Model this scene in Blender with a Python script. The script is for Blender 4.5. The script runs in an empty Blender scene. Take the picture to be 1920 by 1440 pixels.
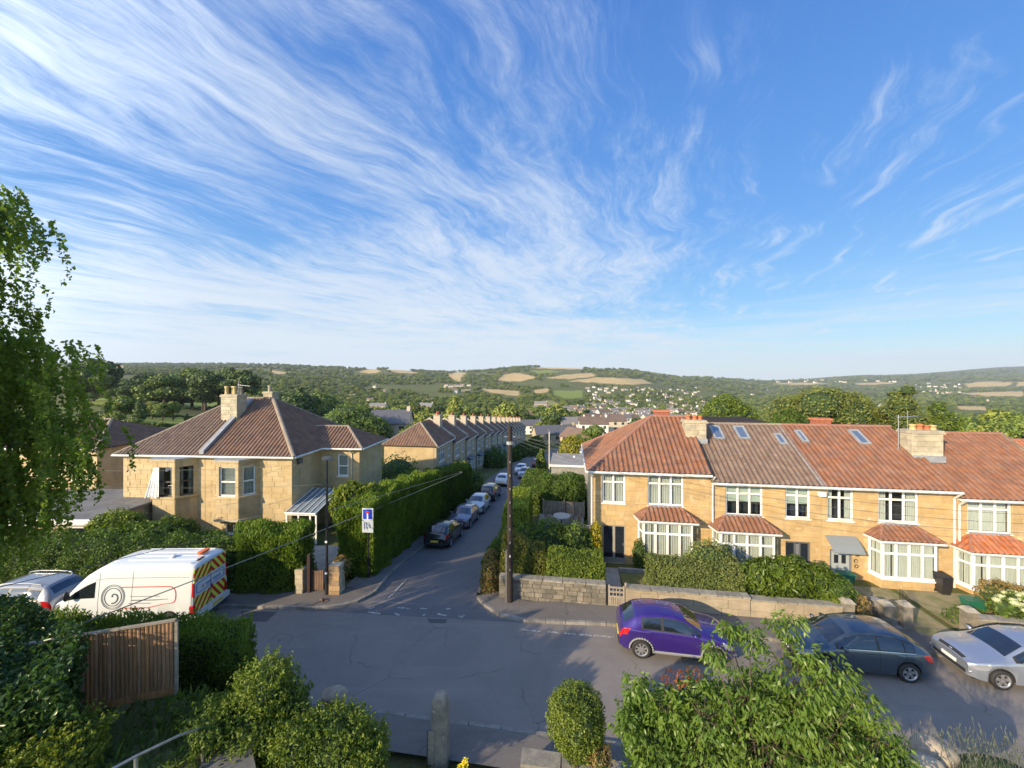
import bpy, math, random
import numpy as np
from mathutils import Vector, Matrix
rnd = random.Random(7); NR = np.random.RandomState(11)
R = math.radians
SC = bpy.context.scene
COL = SC.collection
H = 10.5; F = 730.0; HZ = 708.0          # eye height (m), focal length and horizon in photo pixels
# ---------------------------------------------------------------- camera
cd = bpy.data.cameras.new('camera'); cam = bpy.data.objects.new('camera', cd); COL.objects.link(cam)
cam.location = (0, 0, H); cam.rotation_euler = (R(90), 0, 0)
cd.sensor_width = 36; cd.lens = 36 * F / 1920; cd.shift_y = (HZ - 720) / 1920; cd.clip_start = .2; cd.clip_end = 20000
SC.camera = cam
# ---------------------------------------------------------------- light
SUN_AZ, SUN_EL = 230, 20                    # compass azimuth (from +Y towards +X) of the sun, elevation
ld = bpy.data.lights.new('sun', 'SUN'); ld.energy = 4.5; ld.angle = R(.6); ld.color = (1, .80, .52)
lo = bpy.data.objects.new('sun', ld); COL.objects.link(lo)
sd = Vector((math.sin(R(SUN_AZ)) * math.cos(R(SUN_EL)), math.cos(R(SUN_AZ)) * math.cos(R(SUN_EL)), math.sin(R(SUN_EL))))
lo.rotation_euler = sd.to_track_quat('Z', 'Y').to_euler()
SC.view_settings.view_transform = 'Standard'; SC.view_settings.look = 'None'
SC.view_settings.gamma = 1; SC.view_settings.exposure = 0.75; SC.view_settings.use_curve_mapping = False
# ---------------------------------------------------------------- node helpers
class NT:
    def __init__(s, t): s.t = t; s.n = t.nodes; s.l = t.links
    def new(s, ty, **k):
        n = s.n.new(ty)
        for a, v in k.items():
            if a.startswith('i_'): s.put(n.inputs[int(a[2:])], v)
            else: setattr(n, a, v)
        return n
    def put(s, i, v):
        if isinstance(v, bpy.types.NodeSocket): s.l.new(v, i)
        else: i.default_value = v
    def m(s, op, a, b=0., c=0., clamp=False):
        n = s.n.new('ShaderNodeMath'); n.operation = op; n.use_clamp = clamp
        for i, v in enumerate((a, b, c)): s.put(n.inputs[i], v)
        return n.outputs[0]
    def mix(s, f, a, b, bt='MIX'):
        n = s.n.new('ShaderNodeMix'); n.data_type = 'RGBA'; n.blend_type = bt
        s.put(n.inputs[0], f); s.put(n.inputs[6], a); s.put(n.inputs[7], b); return n.outputs[2]
    def noise(s, vec, scale, det=4, rough=.55, dist=0., dim='3D'):
        n = s.n.new('ShaderNodeTexNoise'); n.noise_dimensions = dim
        if vec is not None: s.l.new(vec, n.inputs['Vector'])
        n.inputs['Scale'].default_value = scale; n.inputs['Detail'].default_value = det
        n.inputs['Roughness'].default_value = rough; n.inputs['Distortion'].default_value = dist
        return n.outputs[0]
    def ss(s, v, a, b, to0=0., to1=1.):
        n = s.n.new('ShaderNodeMapRange'); n.interpolation_type = 'SMOOTHSTEP'
        s.put(n.inputs[0], v); s.put(n.inputs[1], a); s.put(n.inputs[2], b); s.put(n.inputs[3], to0); s.put(n.inputs[4], to1)
        return n.outputs[0]
    def comb(s, x, y, z=0.):
        n = s.n.new('ShaderNodeCombineXYZ')
        for i, v in enumerate((x, y, z)): s.put(n.inputs[i], v)
        return n.outputs[0]
# ---------------------------------------------------------------- world: sky and cirrus
W = bpy.data.worlds.new('World'); SC.world = W; W.use_nodes = True
w = NT(W.node_tree); bg = w.n['Background']; 
sky = w.new('ShaderNodeTexSky', sky_type='NISHITA'); sky.sun_disc = False
sky.sun_elevation = R(SUN_EL); sky.sun_rotation = R(SUN_AZ); sky.altitude = 100; sky.air_density = 1.25; sky.dust_density = .2; sky.ozone_density = 1.9
tc = w.new('ShaderNodeTexCoord'); sx = w.new('ShaderNodeSeparateXYZ'); w.l.new(tc.outputs['Generated'], sx.inputs[0])
X, Y, Z = sx.outputs
zz = w.m('MAXIMUM', Z, .012); zq = w.m('ADD', zz, .035)
th = R(24)
al = w.m('DIVIDE', w.m('ADD', w.m('MULTIPLY', X, math.sin(th)), w.m('MULTIPLY', Y, math.cos(th))), zq)
ac = w.m('DIVIDE', w.m('SUBTRACT', w.m('MULTIPLY', X, math.cos(th)), w.m('MULTIPLY', Y, math.sin(th))), zq)
p0 = w.comb(ac, al)
wn = w.new('ShaderNodeTexNoise'); wn.inputs['Scale'].default_value = .8; wn.inputs['Detail'].default_value = 3; w.l.new(p0, wn.inputs['Vector'])
ws = w.new('ShaderNodeSeparateColor'); w.l.new(wn.outputs[1], ws.inputs[0])
ac2 = w.m('ADD', ac, w.m('MULTIPLY', w.m('SUBTRACT', ws.outputs[0], .5), .9))
al2 = w.m('ADD', al, w.m('MULTIPLY', w.m('SUBTRACT', ws.outputs[1], .5), .55))
st1 = w.noise(w.comb(w.m('MULTIPLY', ac2, 2.1), w.m('MULTIPLY', al2, .55)), 1.5, 10, .72, .06)
st2 = w.noise(w.comb(w.m('MULTIPLY', ac2, 7.), w.m('MULTIPLY', al2, 1.5), 3.), 1.5, 9, .74, .1)
big = w.noise(w.comb(ac, al, 9.), .55, 3, .5)
streak = w.m('ADD', w.m('MULTIPLY', st1, .66), w.m('MULTIPLY', st2, .34))
side = w.ss(ac, .75, -.75, -.10, .105)        # the veil thickens on the left of the streak axis
lowb = w.m('MULTIPLY', w.ss(Z, .36, .12, -.01, .125), w.ss(X, .45, -.1))
thr = w.m('ADD', w.m('ADD', streak, side), w.m('ADD', w.m('MULTIPLY', w.m('SUBTRACT', big, .5), .42), lowb))
cl = w.ss(thr, .46, .80, 0., 1.)
cl = w.m('MULTIPLY', cl, .84)
far = w.ss(Z, .10, .0, 0., .30)            # thin pale layer near the horizon
band = w.m('MULTIPLY', w.ss(w.noise(w.comb(w.m('MULTIPLY', X, 2.), w.m('MULTIPLY', Z, 26.)), 1.6, 5, .6), .42, .62), w.m('MULTIPLY', w.ss(Z, .24, .07), .5))
cl = w.m('MAXIMUM', cl, 0.)
wisp = w.noise(w.comb(w.m('MULTIPLY', ac2, 3.4), w.m('MULTIPLY', al2, .42), 5.), 1.2, 8, .66, .1); wpat = w.noise(w.comb(ac, al, 2.), 1.1, 3, .5)
wisp = w.m('MULTIPLY', w.m('MULTIPLY', w.ss(wisp, .50, .74), w.ss(wpat, .40, .56)), w.m('MULTIPLY', w.ss(Z, .02, .12), .85))
cover = w.m('MINIMUM', w.m('ADD', w.m('ADD', w.m('MAXIMUM', cl, wisp), far), band), .95)
hs = w.new('ShaderNodeHueSaturation'); hs.inputs['Saturation'].default_value = 1.26; hs.inputs['Hue'].default_value = .512; hs.inputs['Value'].default_value = 1.25
w.l.new(sky.outputs[0], hs.inputs['Color'])
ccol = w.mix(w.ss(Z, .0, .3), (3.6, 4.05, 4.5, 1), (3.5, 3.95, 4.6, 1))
gr = w.new('ShaderNodeValToRGB'); w.l.new(Z, gr.inputs[0]); e_ = gr.color_ramp.elements
e_[0].position = 0.; e_[0].color = (2.55, 3.45, 4.15, 1); e_[1].position = .72; e_[1].color = (.28, 1.0, 3.1, 1)
for p_, c_ in ((.07, (1.75, 3.1, 4.35, 1)), (.17, (1.0, 2.35, 4.2, 1)), (.33, (.58, 1.72, 3.95, 1))):
    q_ = e_.new(p_); q_.color = c_
blue = w.mix(w.ss(Y, -.35, .35, .15, .88), hs.outputs[0], gr.outputs[0])
sdot = w.m('MAXIMUM', w.m('ADD', w.m('ADD', w.m('MULTIPLY', X, sd.x), w.m('MULTIPLY', Y, sd.y)), w.m('MULTIPLY', Z, sd.z)), 0.)   # unseen cirrus towards the sun brightened, added to lift the fill in shade
fill_glow = w.m('ADD', 1., w.m('MULTIPLY', w.m('POWER', sdot, 1.6), 3.2)); vm = w.new('ShaderNodeVectorMath', operation='SCALE'); w.l.new(ccol, vm.inputs[0]); w.l.new(fill_glow, vm.inputs[3])
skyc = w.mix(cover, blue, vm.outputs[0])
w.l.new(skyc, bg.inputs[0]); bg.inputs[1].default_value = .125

# ---------------------------------------------------------------- pixels to places
AR = R(8.5); CA, SA = math.cos(AR), math.sin(AR)      # the street grid is turned 8.5 degrees
def P(x, y, z=0.):
    D = F * (H - z) / (y - HZ); return Vector(((x - 960) / F * D, D, z))
def PD(x, y, D): return Vector(((x - 960) / F * D, D, H - (y - HZ) * D / F))
def ST(s, t, z=0.): return Vector((s * CA + t * SA, -s * SA + t * CA, z))
def TS(p): return (p[0] * CA - p[1] * SA, p[0] * SA + p[1] * CA)

# ---------------------------------------------------------------- objects
def thing(name, label, cat, loc=(0, 0, 0), rz=0., group=None):
    o = bpy.data.objects.new(name, None); COL.objects.link(o); o.empty_display_size = .1
    o.location = loc; o.rotation_euler = (0, 0, rz); o['label'] = label; o['category'] = cat
    if group: o['group'] = group
    return o
def tag(o, label, cat, group=None, kind=None):
    if kind: o['kind'] = kind
    if label: o['label'] = label
    if cat: o['category'] = cat
    if group: o['group'] = group
    return o
KIDS = {}
def setpar(o, p):
    o.parent = p; KIDS.setdefault(p.name, []).append(o)
def copy_tree(o, parent=None):
    c = o.copy(); COL.objects.link(c)
    if parent is not None: setpar(c, parent)
    for ch in KIDS.get(o.name, []): copy_tree(ch, c)
    return c
class MB:
    def __init__(s): s.v = []; s.f = []; s.mi = []; s.cur = 0
    def add(s, vs, fs):
        b = len(s.v); s.v += [tuple(q) for q in vs]; s.f += [tuple(b + i for i in f) for f in fs]; s.mi += [s.cur] * len(fs); return s
    def box(s, x0, x1, y0, y1, z0, z1, M=None):
        vs = [(x0, y0, z0), (x1, y0, z0), (x1, y1, z0), (x0, y1, z0), (x0, y0, z1), (x1, y0, z1), (x1, y1, z1), (x0, y1, z1)]
        if M: vs = [M @ Vector(q) for q in vs]
        return s.add(vs, [(0, 3, 2, 1), (4, 5, 6, 7), (0, 1, 5, 4), (1, 2, 6, 5), (2, 3, 7, 6), (3, 0, 4, 7)])
    def prism(s, poly, z0, z1, M=None):          # poly ccw in xy
        n = len(poly); vs = [(p[0], p[1], z0) for p in poly] + [(p[0], p[1], z1) for p in poly]
        if M: vs = [M @ Vector(q) for q in vs]
        return s.add(vs, [tuple(range(n - 1, -1, -1)), tuple(range(n, 2 * n))] + [(i, (i + 1) % n, n + (i + 1) % n, n + i) for i in range(n)])
    def hull2(s, a, b):                           # loft two rings of equal length, capped
        n = len(a); return s.add(list(a) + list(b), [tuple(range(n - 1, -1, -1)), tuple(range(n, 2 * n))] + [(i, (i + 1) % n, n + (i + 1) % n, n + i) for i in range(n)])
    def poly(s, vs): return s.add(vs, [tuple(range(len(vs)))])
    def cyl(s, p, q, r0, r1=None, n=10, caps=True):
        r1 = r0 if r1 is None else r1
        p = Vector(p); q = Vector(q); d = (q - p).normalized(); a = d.orthogonal().normalized(); b = d.cross(a)
        vs = [p + (a * math.cos(6.28319 * i / n) + b * math.sin(6.28319 * i / n)) * r0 for i in range(n)] + [q + (a * math.cos(6.28319 * i / n) + b * math.sin(6.28319 * i / n)) * r1 for i in range(n)]
        fs = [(i, (i + 1) % n, n + (i + 1) % n, n + i) for i in range(n)]
        if caps: fs += [tuple(range(n - 1, -1, -1)), tuple(range(n, 2 * n))]
        return s.add(vs, fs)
    def tube(s, pts, r, n=6):
        for a, b in zip(pts[:-1], pts[1:]): s.cyl(a, b, r, r, n)
        return s
    def lathe(s, prof, axis='Z', n=24, c=(0, 0, 0)):       # prof: (radius, height)
        vs = []
        for (r, h) in prof:
            for i in range(n):
                a = 6.28319 * i / n; ca, sa = r * math.cos(a), r * math.sin(a)
                vs.append((c[0] + ca, c[1] + sa, c[2] + h) if axis == 'Z' else (c[0] + ca, c[1] + h, c[2] + sa))
        fs = [(k * n + i, k * n + (i + 1) % n, (k + 1) * n + (i + 1) % n, (k + 1) * n + i) for k in range(len(prof) - 1) for i in range(n)]
        return s.add(vs, fs)
    def build(s, name, mats, parent=None, smooth=False, kind=None, recalc=False):
        me = bpy.data.meshes.new(name); me.from_pydata(s.v, [], s.f)
        for m_ in (mats if isinstance(mats, (list, tuple)) else [mats]): me.materials.append(m_)
        if any(s.mi): me.polygons.foreach_set('material_index', s.mi)
        if smooth: me.polygons.foreach_set('use_smooth', [True] * len(s.f))
        if recalc:
            import bmesh
            bm = bmesh.new(); bm.from_mesh(me); bmesh.ops.recalc_face_normals(bm, faces=bm.faces); bm.to_mesh(me); bm.free()
        me.update()
        o = bpy.data.objects.new(name, me); COL.objects.link(o)
        if parent is not None: setpar(o, parent)
        if kind: o['kind'] = kind
        return o
def link_copy(me, name, parent, loc, scale=(1, 1, 1), rz=0.):
    o = bpy.data.objects.new(name, me); COL.objects.link(o); o.location = loc; o.scale = scale
    if rz: o.rotation_euler = (0, 0, rz)
    if parent is not None: setpar(o, parent)
    return o
def npmesh(name, v, quads, mats, parent=None, mi=None, smooth=False, attr=None):
    me = bpy.data.meshes.new(name); n = len(v); k = quads.shape[1]; f = len(quads)
    me.vertices.add(n); me.vertices.foreach_set('co', np.asarray(v, np.float32).ravel())
    me.loops.add(f * k); me.loops.foreach_set('vertex_index', quads.astype(np.int32).ravel())
    me.polygons.add(f); me.polygons.foreach_set('loop_start', np.arange(f, dtype=np.int32) * k); me.polygons.foreach_set('loop_total', np.full(f, k, np.int32))
    for m_ in mats: me.materials.append(m_)
    if mi is not None: me.polygons.foreach_set('material_index', np.asarray(mi, np.int32))
    if smooth: me.polygons.foreach_set('use_smooth', np.ones(f, bool))
    if attr is not None:
        for an, av in attr.items():
            a = me.attributes.new(an, 'FLOAT_COLOR', 'POINT'); a.data.foreach_set('color', np.asarray(av, np.float32).ravel())
    me.update(calc_edges=True); me.validate()
    o = bpy.data.objects.new(name, me); COL.objects.link(o)
    if parent is not None: setpar(o, parent)
    return o

# ---------------------------------------------------------------- materials
MATS = {}
def mat(name, c1, c2=None, scale=4., rough=.8, bump=0., bscale=None, *, world=False, tile=False, blotch=None, metal=0., var=0., det=5, spec=.5, coat=0., stain=None, stretch=None, sharp=(.35, .65)):
    if name in MATS: return MATS[name]
    m_ = bpy.data.materials.new(name); m_.use_nodes = True; t = NT(m_.node_tree); b = t.n['Principled BSDF']
    tc = t.new('ShaderNodeTexCoord'); v = tc.outputs['Object']
    if world: v = t.new('ShaderNodeNewGeometry').outputs['Position']
    if stretch:
        mp = t.new('ShaderNodeMapping'); t.l.new(v, mp.inputs[0]); mp.inputs['Scale'].default_value = stretch; v = mp.outputs[0]
    c = (*c1, 1)
    if c2 is not None:
        f = t.ss(t.noise(v, scale, det, .62), sharp[0], sharp[1]); c = t.mix(f, (*c1, 1), (*c2, 1))
    if stain:
        f = t.ss(t.noise(v, stain[1], 6, .7), stain[2], stain[3]); c = t.mix(f, c, (*stain[0], 1))
    if blotch:
        pos = t.new('ShaderNodeNewGeometry').outputs['Position']; mq = t.new('ShaderNodeMapping'); t.l.new(pos, mq.inputs[0]); mq.inputs['Scale'].default_value = (1, 1, .35)
        c = t.mix(t.m('MULTIPLY', t.ss(t.noise(mq.outputs[0], blotch[1], 6, .68), blotch[2], blotch[3]), blotch[4]), c, (*blotch[0], 1))
    if tile:
        at = t.new('ShaderNodeAttribute', attribute_name='tv'); hq = t.new('ShaderNodeHueSaturation'); t.put(hq.inputs['Value'], t.m('ADD', .91, t.m('MULTIPLY', at.outputs['Fac'], .18))); t.put(hq.inputs['Saturation'], t.m('ADD', .9, t.m('MULTIPLY', t.m('FRACT', t.m('MULTIPLY', at.outputs['Fac'], 5.7)), .2))); t.put(hq.inputs['Color'], c); c = hq.outputs[0]
    if var:
        oi = t.new('ShaderNodeObjectInfo'); hv = t.new('ShaderNodeHueSaturation')
        t.put(hv.inputs['Value'], t.m('ADD', 1 - var, t.m('MULTIPLY', oi.outputs['Random'], 2 * var)))
        t.put(hv.inputs['Saturation'], t.m('ADD', 1 - var * .6, t.m('MULTIPLY', t.m('FRACT', t.m('MULTIPLY', oi.outputs['Random'], 7.3)), 1.2 * var)))
        t.put(hv.inputs['Color'], c); c = hv.outputs[0]
    t.put(b.inputs['Base Color'], c); b.inputs['Roughness'].default_value = rough; b.inputs['Metallic'].default_value = metal
    b.inputs['Specular IOR Level'].default_value = spec
    if coat: b.inputs['Coat Weight'].default_value = coat; b.inputs['Coat Roughness'].default_value = .03
    if bump:
        bn = t.new('ShaderNodeBump'); bn.inputs['Strength'].default_value = bump; bn.inputs['Distance'].default_value = .02
        t.put(bn.inputs['Height'], t.noise(v, bscale or scale * 5, 5, .6)); t.l.new(bn.outputs[0], b.inputs['Normal'])
    MATS[name] = m_; return m_
def leafmat(name, ca, cb, cc=None, trans=.35, rough=.55):
    if name in MATS: return MATS[name]
    m_ = bpy.data.materials.new(name); m_.use_nodes = True; t = NT(m_.node_tree); b = t.n['Principled BSDF']; out = t.n['Material Output']
    g = t.new('ShaderNodeNewGeometry'); r = g.outputs['Random Per Island']
    c = t.mix(r, (*ca, 1), (*cb, 1))
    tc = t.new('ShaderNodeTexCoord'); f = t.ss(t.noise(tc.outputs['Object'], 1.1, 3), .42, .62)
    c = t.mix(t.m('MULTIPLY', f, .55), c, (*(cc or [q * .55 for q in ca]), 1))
    t.put(b.inputs['Base Color'], c); b.inputs['Roughness'].default_value = rough; b.inputs['Specular IOR Level'].default_value = .35
    tr = t.new('ShaderNodeBsdfTranslucent'); t.put(tr.inputs[0], t.mix(.5, c, (ca[0] * 1.6, ca[1] * 1.5, ca[2] * .6, 1)))
    mx = t.new('ShaderNodeMixShader'); mx.inputs[0].default_value = trans
    t.l.new(b.outputs[0], mx.inputs[1]); t.l.new(tr.outputs[0], mx.inputs[2]); t.l.new(mx.outputs[0], out.inputs[0])
    MATS[name] = m_; return m_
def glassmat(name, tint=(.75, .8, .8), refl=.35):
    if name in MATS: return MATS[name]
    m_ = bpy.data.materials.new(name); m_.use_nodes = True; t = NT(m_.node_tree); out = t.n['Material Output']; t.n.remove(t.n['Principled BSDF'])
    tr = t.new('ShaderNodeBsdfTransparent'); tr.inputs[0].default_value = (*tint, 1); gl = t.new('ShaderNodeBsdfGlossy'); gl.inputs['Roughness'].default_value = .02
    lw = t.new('ShaderNodeLayerWeight'); lw.inputs[0].default_value = .5; fq = t.m('ADD', refl * .22, t.m('MULTIPLY', t.m('POWER', lw.outputs['Facing'], 4.), .8))
    mx = t.new('ShaderNodeMixShader'); t.l.new(fq, mx.inputs[0]); t.l.new(tr.outputs[0], mx.inputs[1]); t.l.new(gl.outputs[0], mx.inputs[2]); t.l.new(mx.outputs[0], out.inputs[0])
    MATS[name] = m_; return m_
STONE = mat('bath_stone_block', (.50, .345, .165), (.42, .285, .13), 1.3, .85, world=True, bump=.35, bscale=30, var=.09, stain=((.57, .45, .28), 2.3, .56, .72), blotch=((.26, .21, .14), .9, .55, .75, .55))
MORTAR = mat('mortar', (.41, .31, .17), (.33, .25, .15), 6, .95, .3)
STONEL = mat('pale_ashlar', (.50, .39, .225), (.43, .32, .165), 1.0, .85, world=True, bump=.3, bscale=30, var=.05, blotch=((.25, .21, .155), .6, .52, .72, .7))
STONET = mat('terrace_stone', (.46, .38, .26), (.38, .30, .19), 1.2, .85, bump=.3, bscale=20, blotch=((.2, .17, .13), .5, .5, .7, .6))
CHIM = mat('chimney_stone', (.47, .41, .29), (.33, .29, .21), 2.5, .9, world=True, bump=.4, bscale=25, var=.12, stain=((.16, .15, .12), 2.2, .6, .8))
TRED = mat('clay_tile_red', (.245, .11, .06), (.175, .085, .055), 2., .9, tile=True, bump=.4, bscale=30, stain=((.20, .135, .095), .9, .5, .8))
TBRN = mat('clay_tile_brown', (.195, .135, .10), (.15, .10, .075), 2.0, .9, tile=True, bump=.4, bscale=30, stain=((.27, .20, .15), 3.5, .55, .75))
TBR2 = mat('clay_tile_rust', (.20, .115, .075), (.14, .085, .06), 1.6, .9, tile=True, bump=.4, bscale=30, stain=((.25, .19, .14), 3.1, .58, .78))
TORG = mat('clay_tile_orange', (.40, .14, .06), (.30, .11, .055), 2.2, .85, tile=True, bump=.4, bscale=30)
RIDGE = mat('ridge_tile', (.33, .13, .08), (.24, .15, .11), 3, .85, .3, var=.1)
RIDGEB = mat('ridge_tile_stone', (.30, .24, .18), (.2, .16, .12), 3, .9, .3, var=.1)
SLATE = mat('slate', (.08, .085, .10), (.12, .12, .13), 2, .55, .2)
WALLB = mat('buff_wall_slab', (.38, .31, .215), (.29, .24, .17), 2, .95, .4, 14, world=True, var=.07, blotch=((.15, .13, .10), 1.1, .52, .72, .6))
LEAD = mat('lead', (.30, .31, .33), (.22, .23, .25), 5, .6, .1)
WHITE = mat('white_frame', (.80, .80, .80), (.74, .74, .73), 3, .35)
WHITEP = mat('white_plastic', (.78, .78, .76), None, rough=.4)
GUTTER = mat('gutter_white', (.66, .66, .64), (.5, .5, .47), 3, .5)
DARKF = mat('grey_frame', (.10, .105, .11), None, rough=.45)
GLASS = glassmat('window_glass', (.74, .8, .8), .42)
DGLASS = mat('dark_glass', (.015, .02, .03), None, rough=.03, spec=1.0)
CURT = mat('net_curtain', (.66, .65, .60), (.5, .49, .45), 3, .9, stretch=(14, 14, .5))
BLIND = mat('roller_blind', (.55, .60, .52), None, rough=.8)
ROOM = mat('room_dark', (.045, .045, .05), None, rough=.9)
KERB = mat('kerb_stone', (.25, .235, .21), (.17, .16, .145), 3, .9, world=True, bump=.3, var=.15)
WALLST = mat('garden_wall_stone', (.23, .20, .155), (.13, .12, .10), 3, .95, world=True, bump=.6, bscale=18, var=.22, stain=((.10, .10, .085), 2.5, .55, .75))
COPE = mat('coping_stone', (.30, .27, .22), (.20, .19, .16), 4, .95, world=True, bump=.4, var=.12, stain=((.10, .10, .085), 2.5, .55, .75))
WOODD = mat('fence_board', (.36, .20, .095), (.24, .13, .065), 2., .85, .4, 30, var=.2, stretch=(8, 8, .8))
WOODP = mat('pale_timber', (.34, .29, .22), (.24, .2, .15), 3, .85, .3, var=.1, stretch=(1, 8, 8))
POLEW = mat('pole_timber', (.026, .017, .013), (.018, .013, .011), 3, .8, .3, stretch=(8, 8, .6))
BLACKM = mat('black_metal', (.02, .02, .022), None, rough=.45)
GALV = mat('galvanised', (.45, .46, .47), (.36, .37, .38), 6, .4, metal=.7)
RUBBER = mat('tyre', (.02, .02, .02), None, rough=.8)
ALLOY = mat('alloy', (.55, .55, .56), None, rough=.3, metal=.8)
PLAST = mat('black_plastic', (.025, .025, .027), None, rough=.5)
TERRA = mat('terracotta', (.50, .17, .07), (.38, .13, .06), 5, .8, .2)
POTY = mat('buff_pot', (.55, .42, .18), (.42, .31, .14), 5, .8, .2)
CONC = mat('concrete', (.30, .29, .27), (.22, .21, .20), 2.5, .9, .3, 25)
FELT = mat('roof_felt', (.17, .17, .165), (.12, .12, .12), 1.2, .85, .3)
BARK = mat('bark', (.12, .09, .06), (.07, .05, .035), 6, .95, .8, stretch=(4, 4, 1))
EARTH = mat('soil', (.10, .075, .05), (.06, .05, .035), 4, 1, .8)
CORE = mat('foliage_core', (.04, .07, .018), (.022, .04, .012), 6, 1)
# ---------------------------------------------------------------- terrain
TX = [-500, 100, 200, 450, 700, 850, 1000, 1150, 1300, 1450, 1650, 1920, 2500]
TD = [100, 150, 200, 300, 450, 700, 1000, 1500, 2200, 3000, 4500, 6500]
TROW = [  # photo row of the ground at each distance, per column
 [800, 775, 760, 742, 725, 712, 703, 694, 688, 684, 686, 690],
 [800, 775, 760, 742, 725, 712, 703, 694, 688, 684, 686, 690],
 [802, 777, 762, 744, 727, 713, 703, 694, 688, 684, 686, 690],
 [815, 795, 782, 762, 744, 727, 711, 698, 690, 686, 688, 692],
 [852, 828, 812, 790, 770, 750, 732, 713, 700, 693, 694, 696],
 [856, 832, 816, 796, 775, 754, 737, 718, 706, 700, 699, 700],
 [856, 832, 817, 797, 778, 757, 743, 724, 703, 688, 692, 697],
 [852, 832, 818, 800, 785, 770, 755, 733, 707, 694, 696, 699],
 [850, 832, 818, 803, 790, 777, 764, 746, 729, 714, 709, 709],
 [850, 832, 820, 806, 793, 780, 770, 757, 742, 730, 717, 713],
 [850, 834, 822, 808, 796, 784, 773, 759, 744, 729, 712, 703],
 [850, 836, 824, 812, 802, 791, 777, 761, 745, 728, 702, 687],
 [850, 836, 824, 812, 802, 791, 777, 761, 745, 728, 700, 680]]
TZ = np.array([[H - (r - HZ) * d / F for r, d in zip(row, TD)] for row in TROW]); LTD = np.log(TD)
def smooth(a, b, x): t_ = np.clip((x - a) / (b - a), 0, 1); return t_ * t_ * (3 - 2 * t_)
RT = [-50, 17.5, 19, 25, 31, 37, 43, 50, 60, 70, 110, 140, 200]; RZ = [0, 0, -.12, -.88, -1.7, -2.35, -2.9, -3.5, -4.5, -5.5, -9.6, -13., -19]
def street_z(t): return np.interp(t, RT, RZ)
_gn = [(NR.uniform(0, 6.28), NR.uniform(0, 6.28), .004 * 1.8 ** k, NR.uniform(0, 6.28)) for k in range(6)]
def ground_z(X, Y):
    X = np.asarray(X, float); Y = np.asarray(Y, float)
    s = X * CA - Y * SA; t = X * SA + Y * CA
    sz = street_z(t)
    right = np.where(t < 31, -.05 * np.maximum(t - 24, 0), -.35 - .12 * (t - 31)); right = np.maximum(right, sz)
    left = np.interp(t, [17, 22, 32, 45, 60, 110, 140], [0, -.45, -.6, -1.8, -4.3, -9.6, -13])
    lf2 = np.interp(Y, [17, 22, 35, 100], [0, -.45, -.9, -3])
    left = left + (np.maximum(lf2, left) - left) * smooth(-24, -40, s)
    z = np.where(s > -6.6, right, left)
    instreet = smooth(-12.2, -11.2, s) * (1 - smooth(-4.4, -3.8, s)); z = z + (sz - z) * instreet
    # front gardens of the near side
    g = np.interp(X, [-30, -6.5, -4.2, -1.2, .6, 2.5, 9, 12], [2.9, 2.7, 1.5, .25, .9, 1.2, 1.5, .6])
    nk = 11.35 - X * .149
    z = z + g * smooth(0., 1., (nk - 1.5 - Y) / 1.6)
    z = z - .08
    D = np.maximum(Y, 1.); x = np.clip(960 + F * X / D, -500, 2500)
    ci = np.interp(x, TX, np.arange(len(TX))); i0 = np.minimum(ci.astype(int), len(TX) - 2); fr = ci - i0; fr = fr * fr * (3 - 2 * fr)
    di = np.interp(np.log(np.maximum(D, 100)), LTD, np.arange(len(TD))); j0 = np.minimum(di.astype(int), len(TD) - 2); fd = di - j0
    zf = (TZ[i0, j0] * (1 - fd) + TZ[i0, j0 + 1] * fd) * (1 - fr) + (TZ[i0 + 1, j0] * (1 - fd) + TZ[i0 + 1, j0 + 1] * fd) * fr
    rough = 0
    for (a, ph, fq, p2) in _gn: rough = rough + np.sin((X * math.cos(a) + Y * math.sin(a)) * fq + ph) / (fq / .004) ** 1.1
    zf = zf + rough * np.clip(D - 250, 0, 3000) * .0016
    bl = smooth(75, 120, D)
    return z * (1 - bl) + zf * bl
def gz(x, y): return float(ground_z(np.array([x]), np.array([y]))[0])
_DS = np.exp(np.linspace(math.log(60), math.log(6400), 1200))
def onland(x, row, dmin=60):          # where the sight line through a photo pixel meets the land
    Xs = (x - 960) / F * _DS; zs = ground_z(Xs, _DS); rs = HZ + (H - zs) / _DS * F
    ok = (rs <= row) & (_DS > dmin)
    k = int(np.argmax(ok)) if ok.any() else len(_DS) - 60
    return Vector((float(Xs[k]), float(_DS[k]), float(zs[k])))

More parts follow.
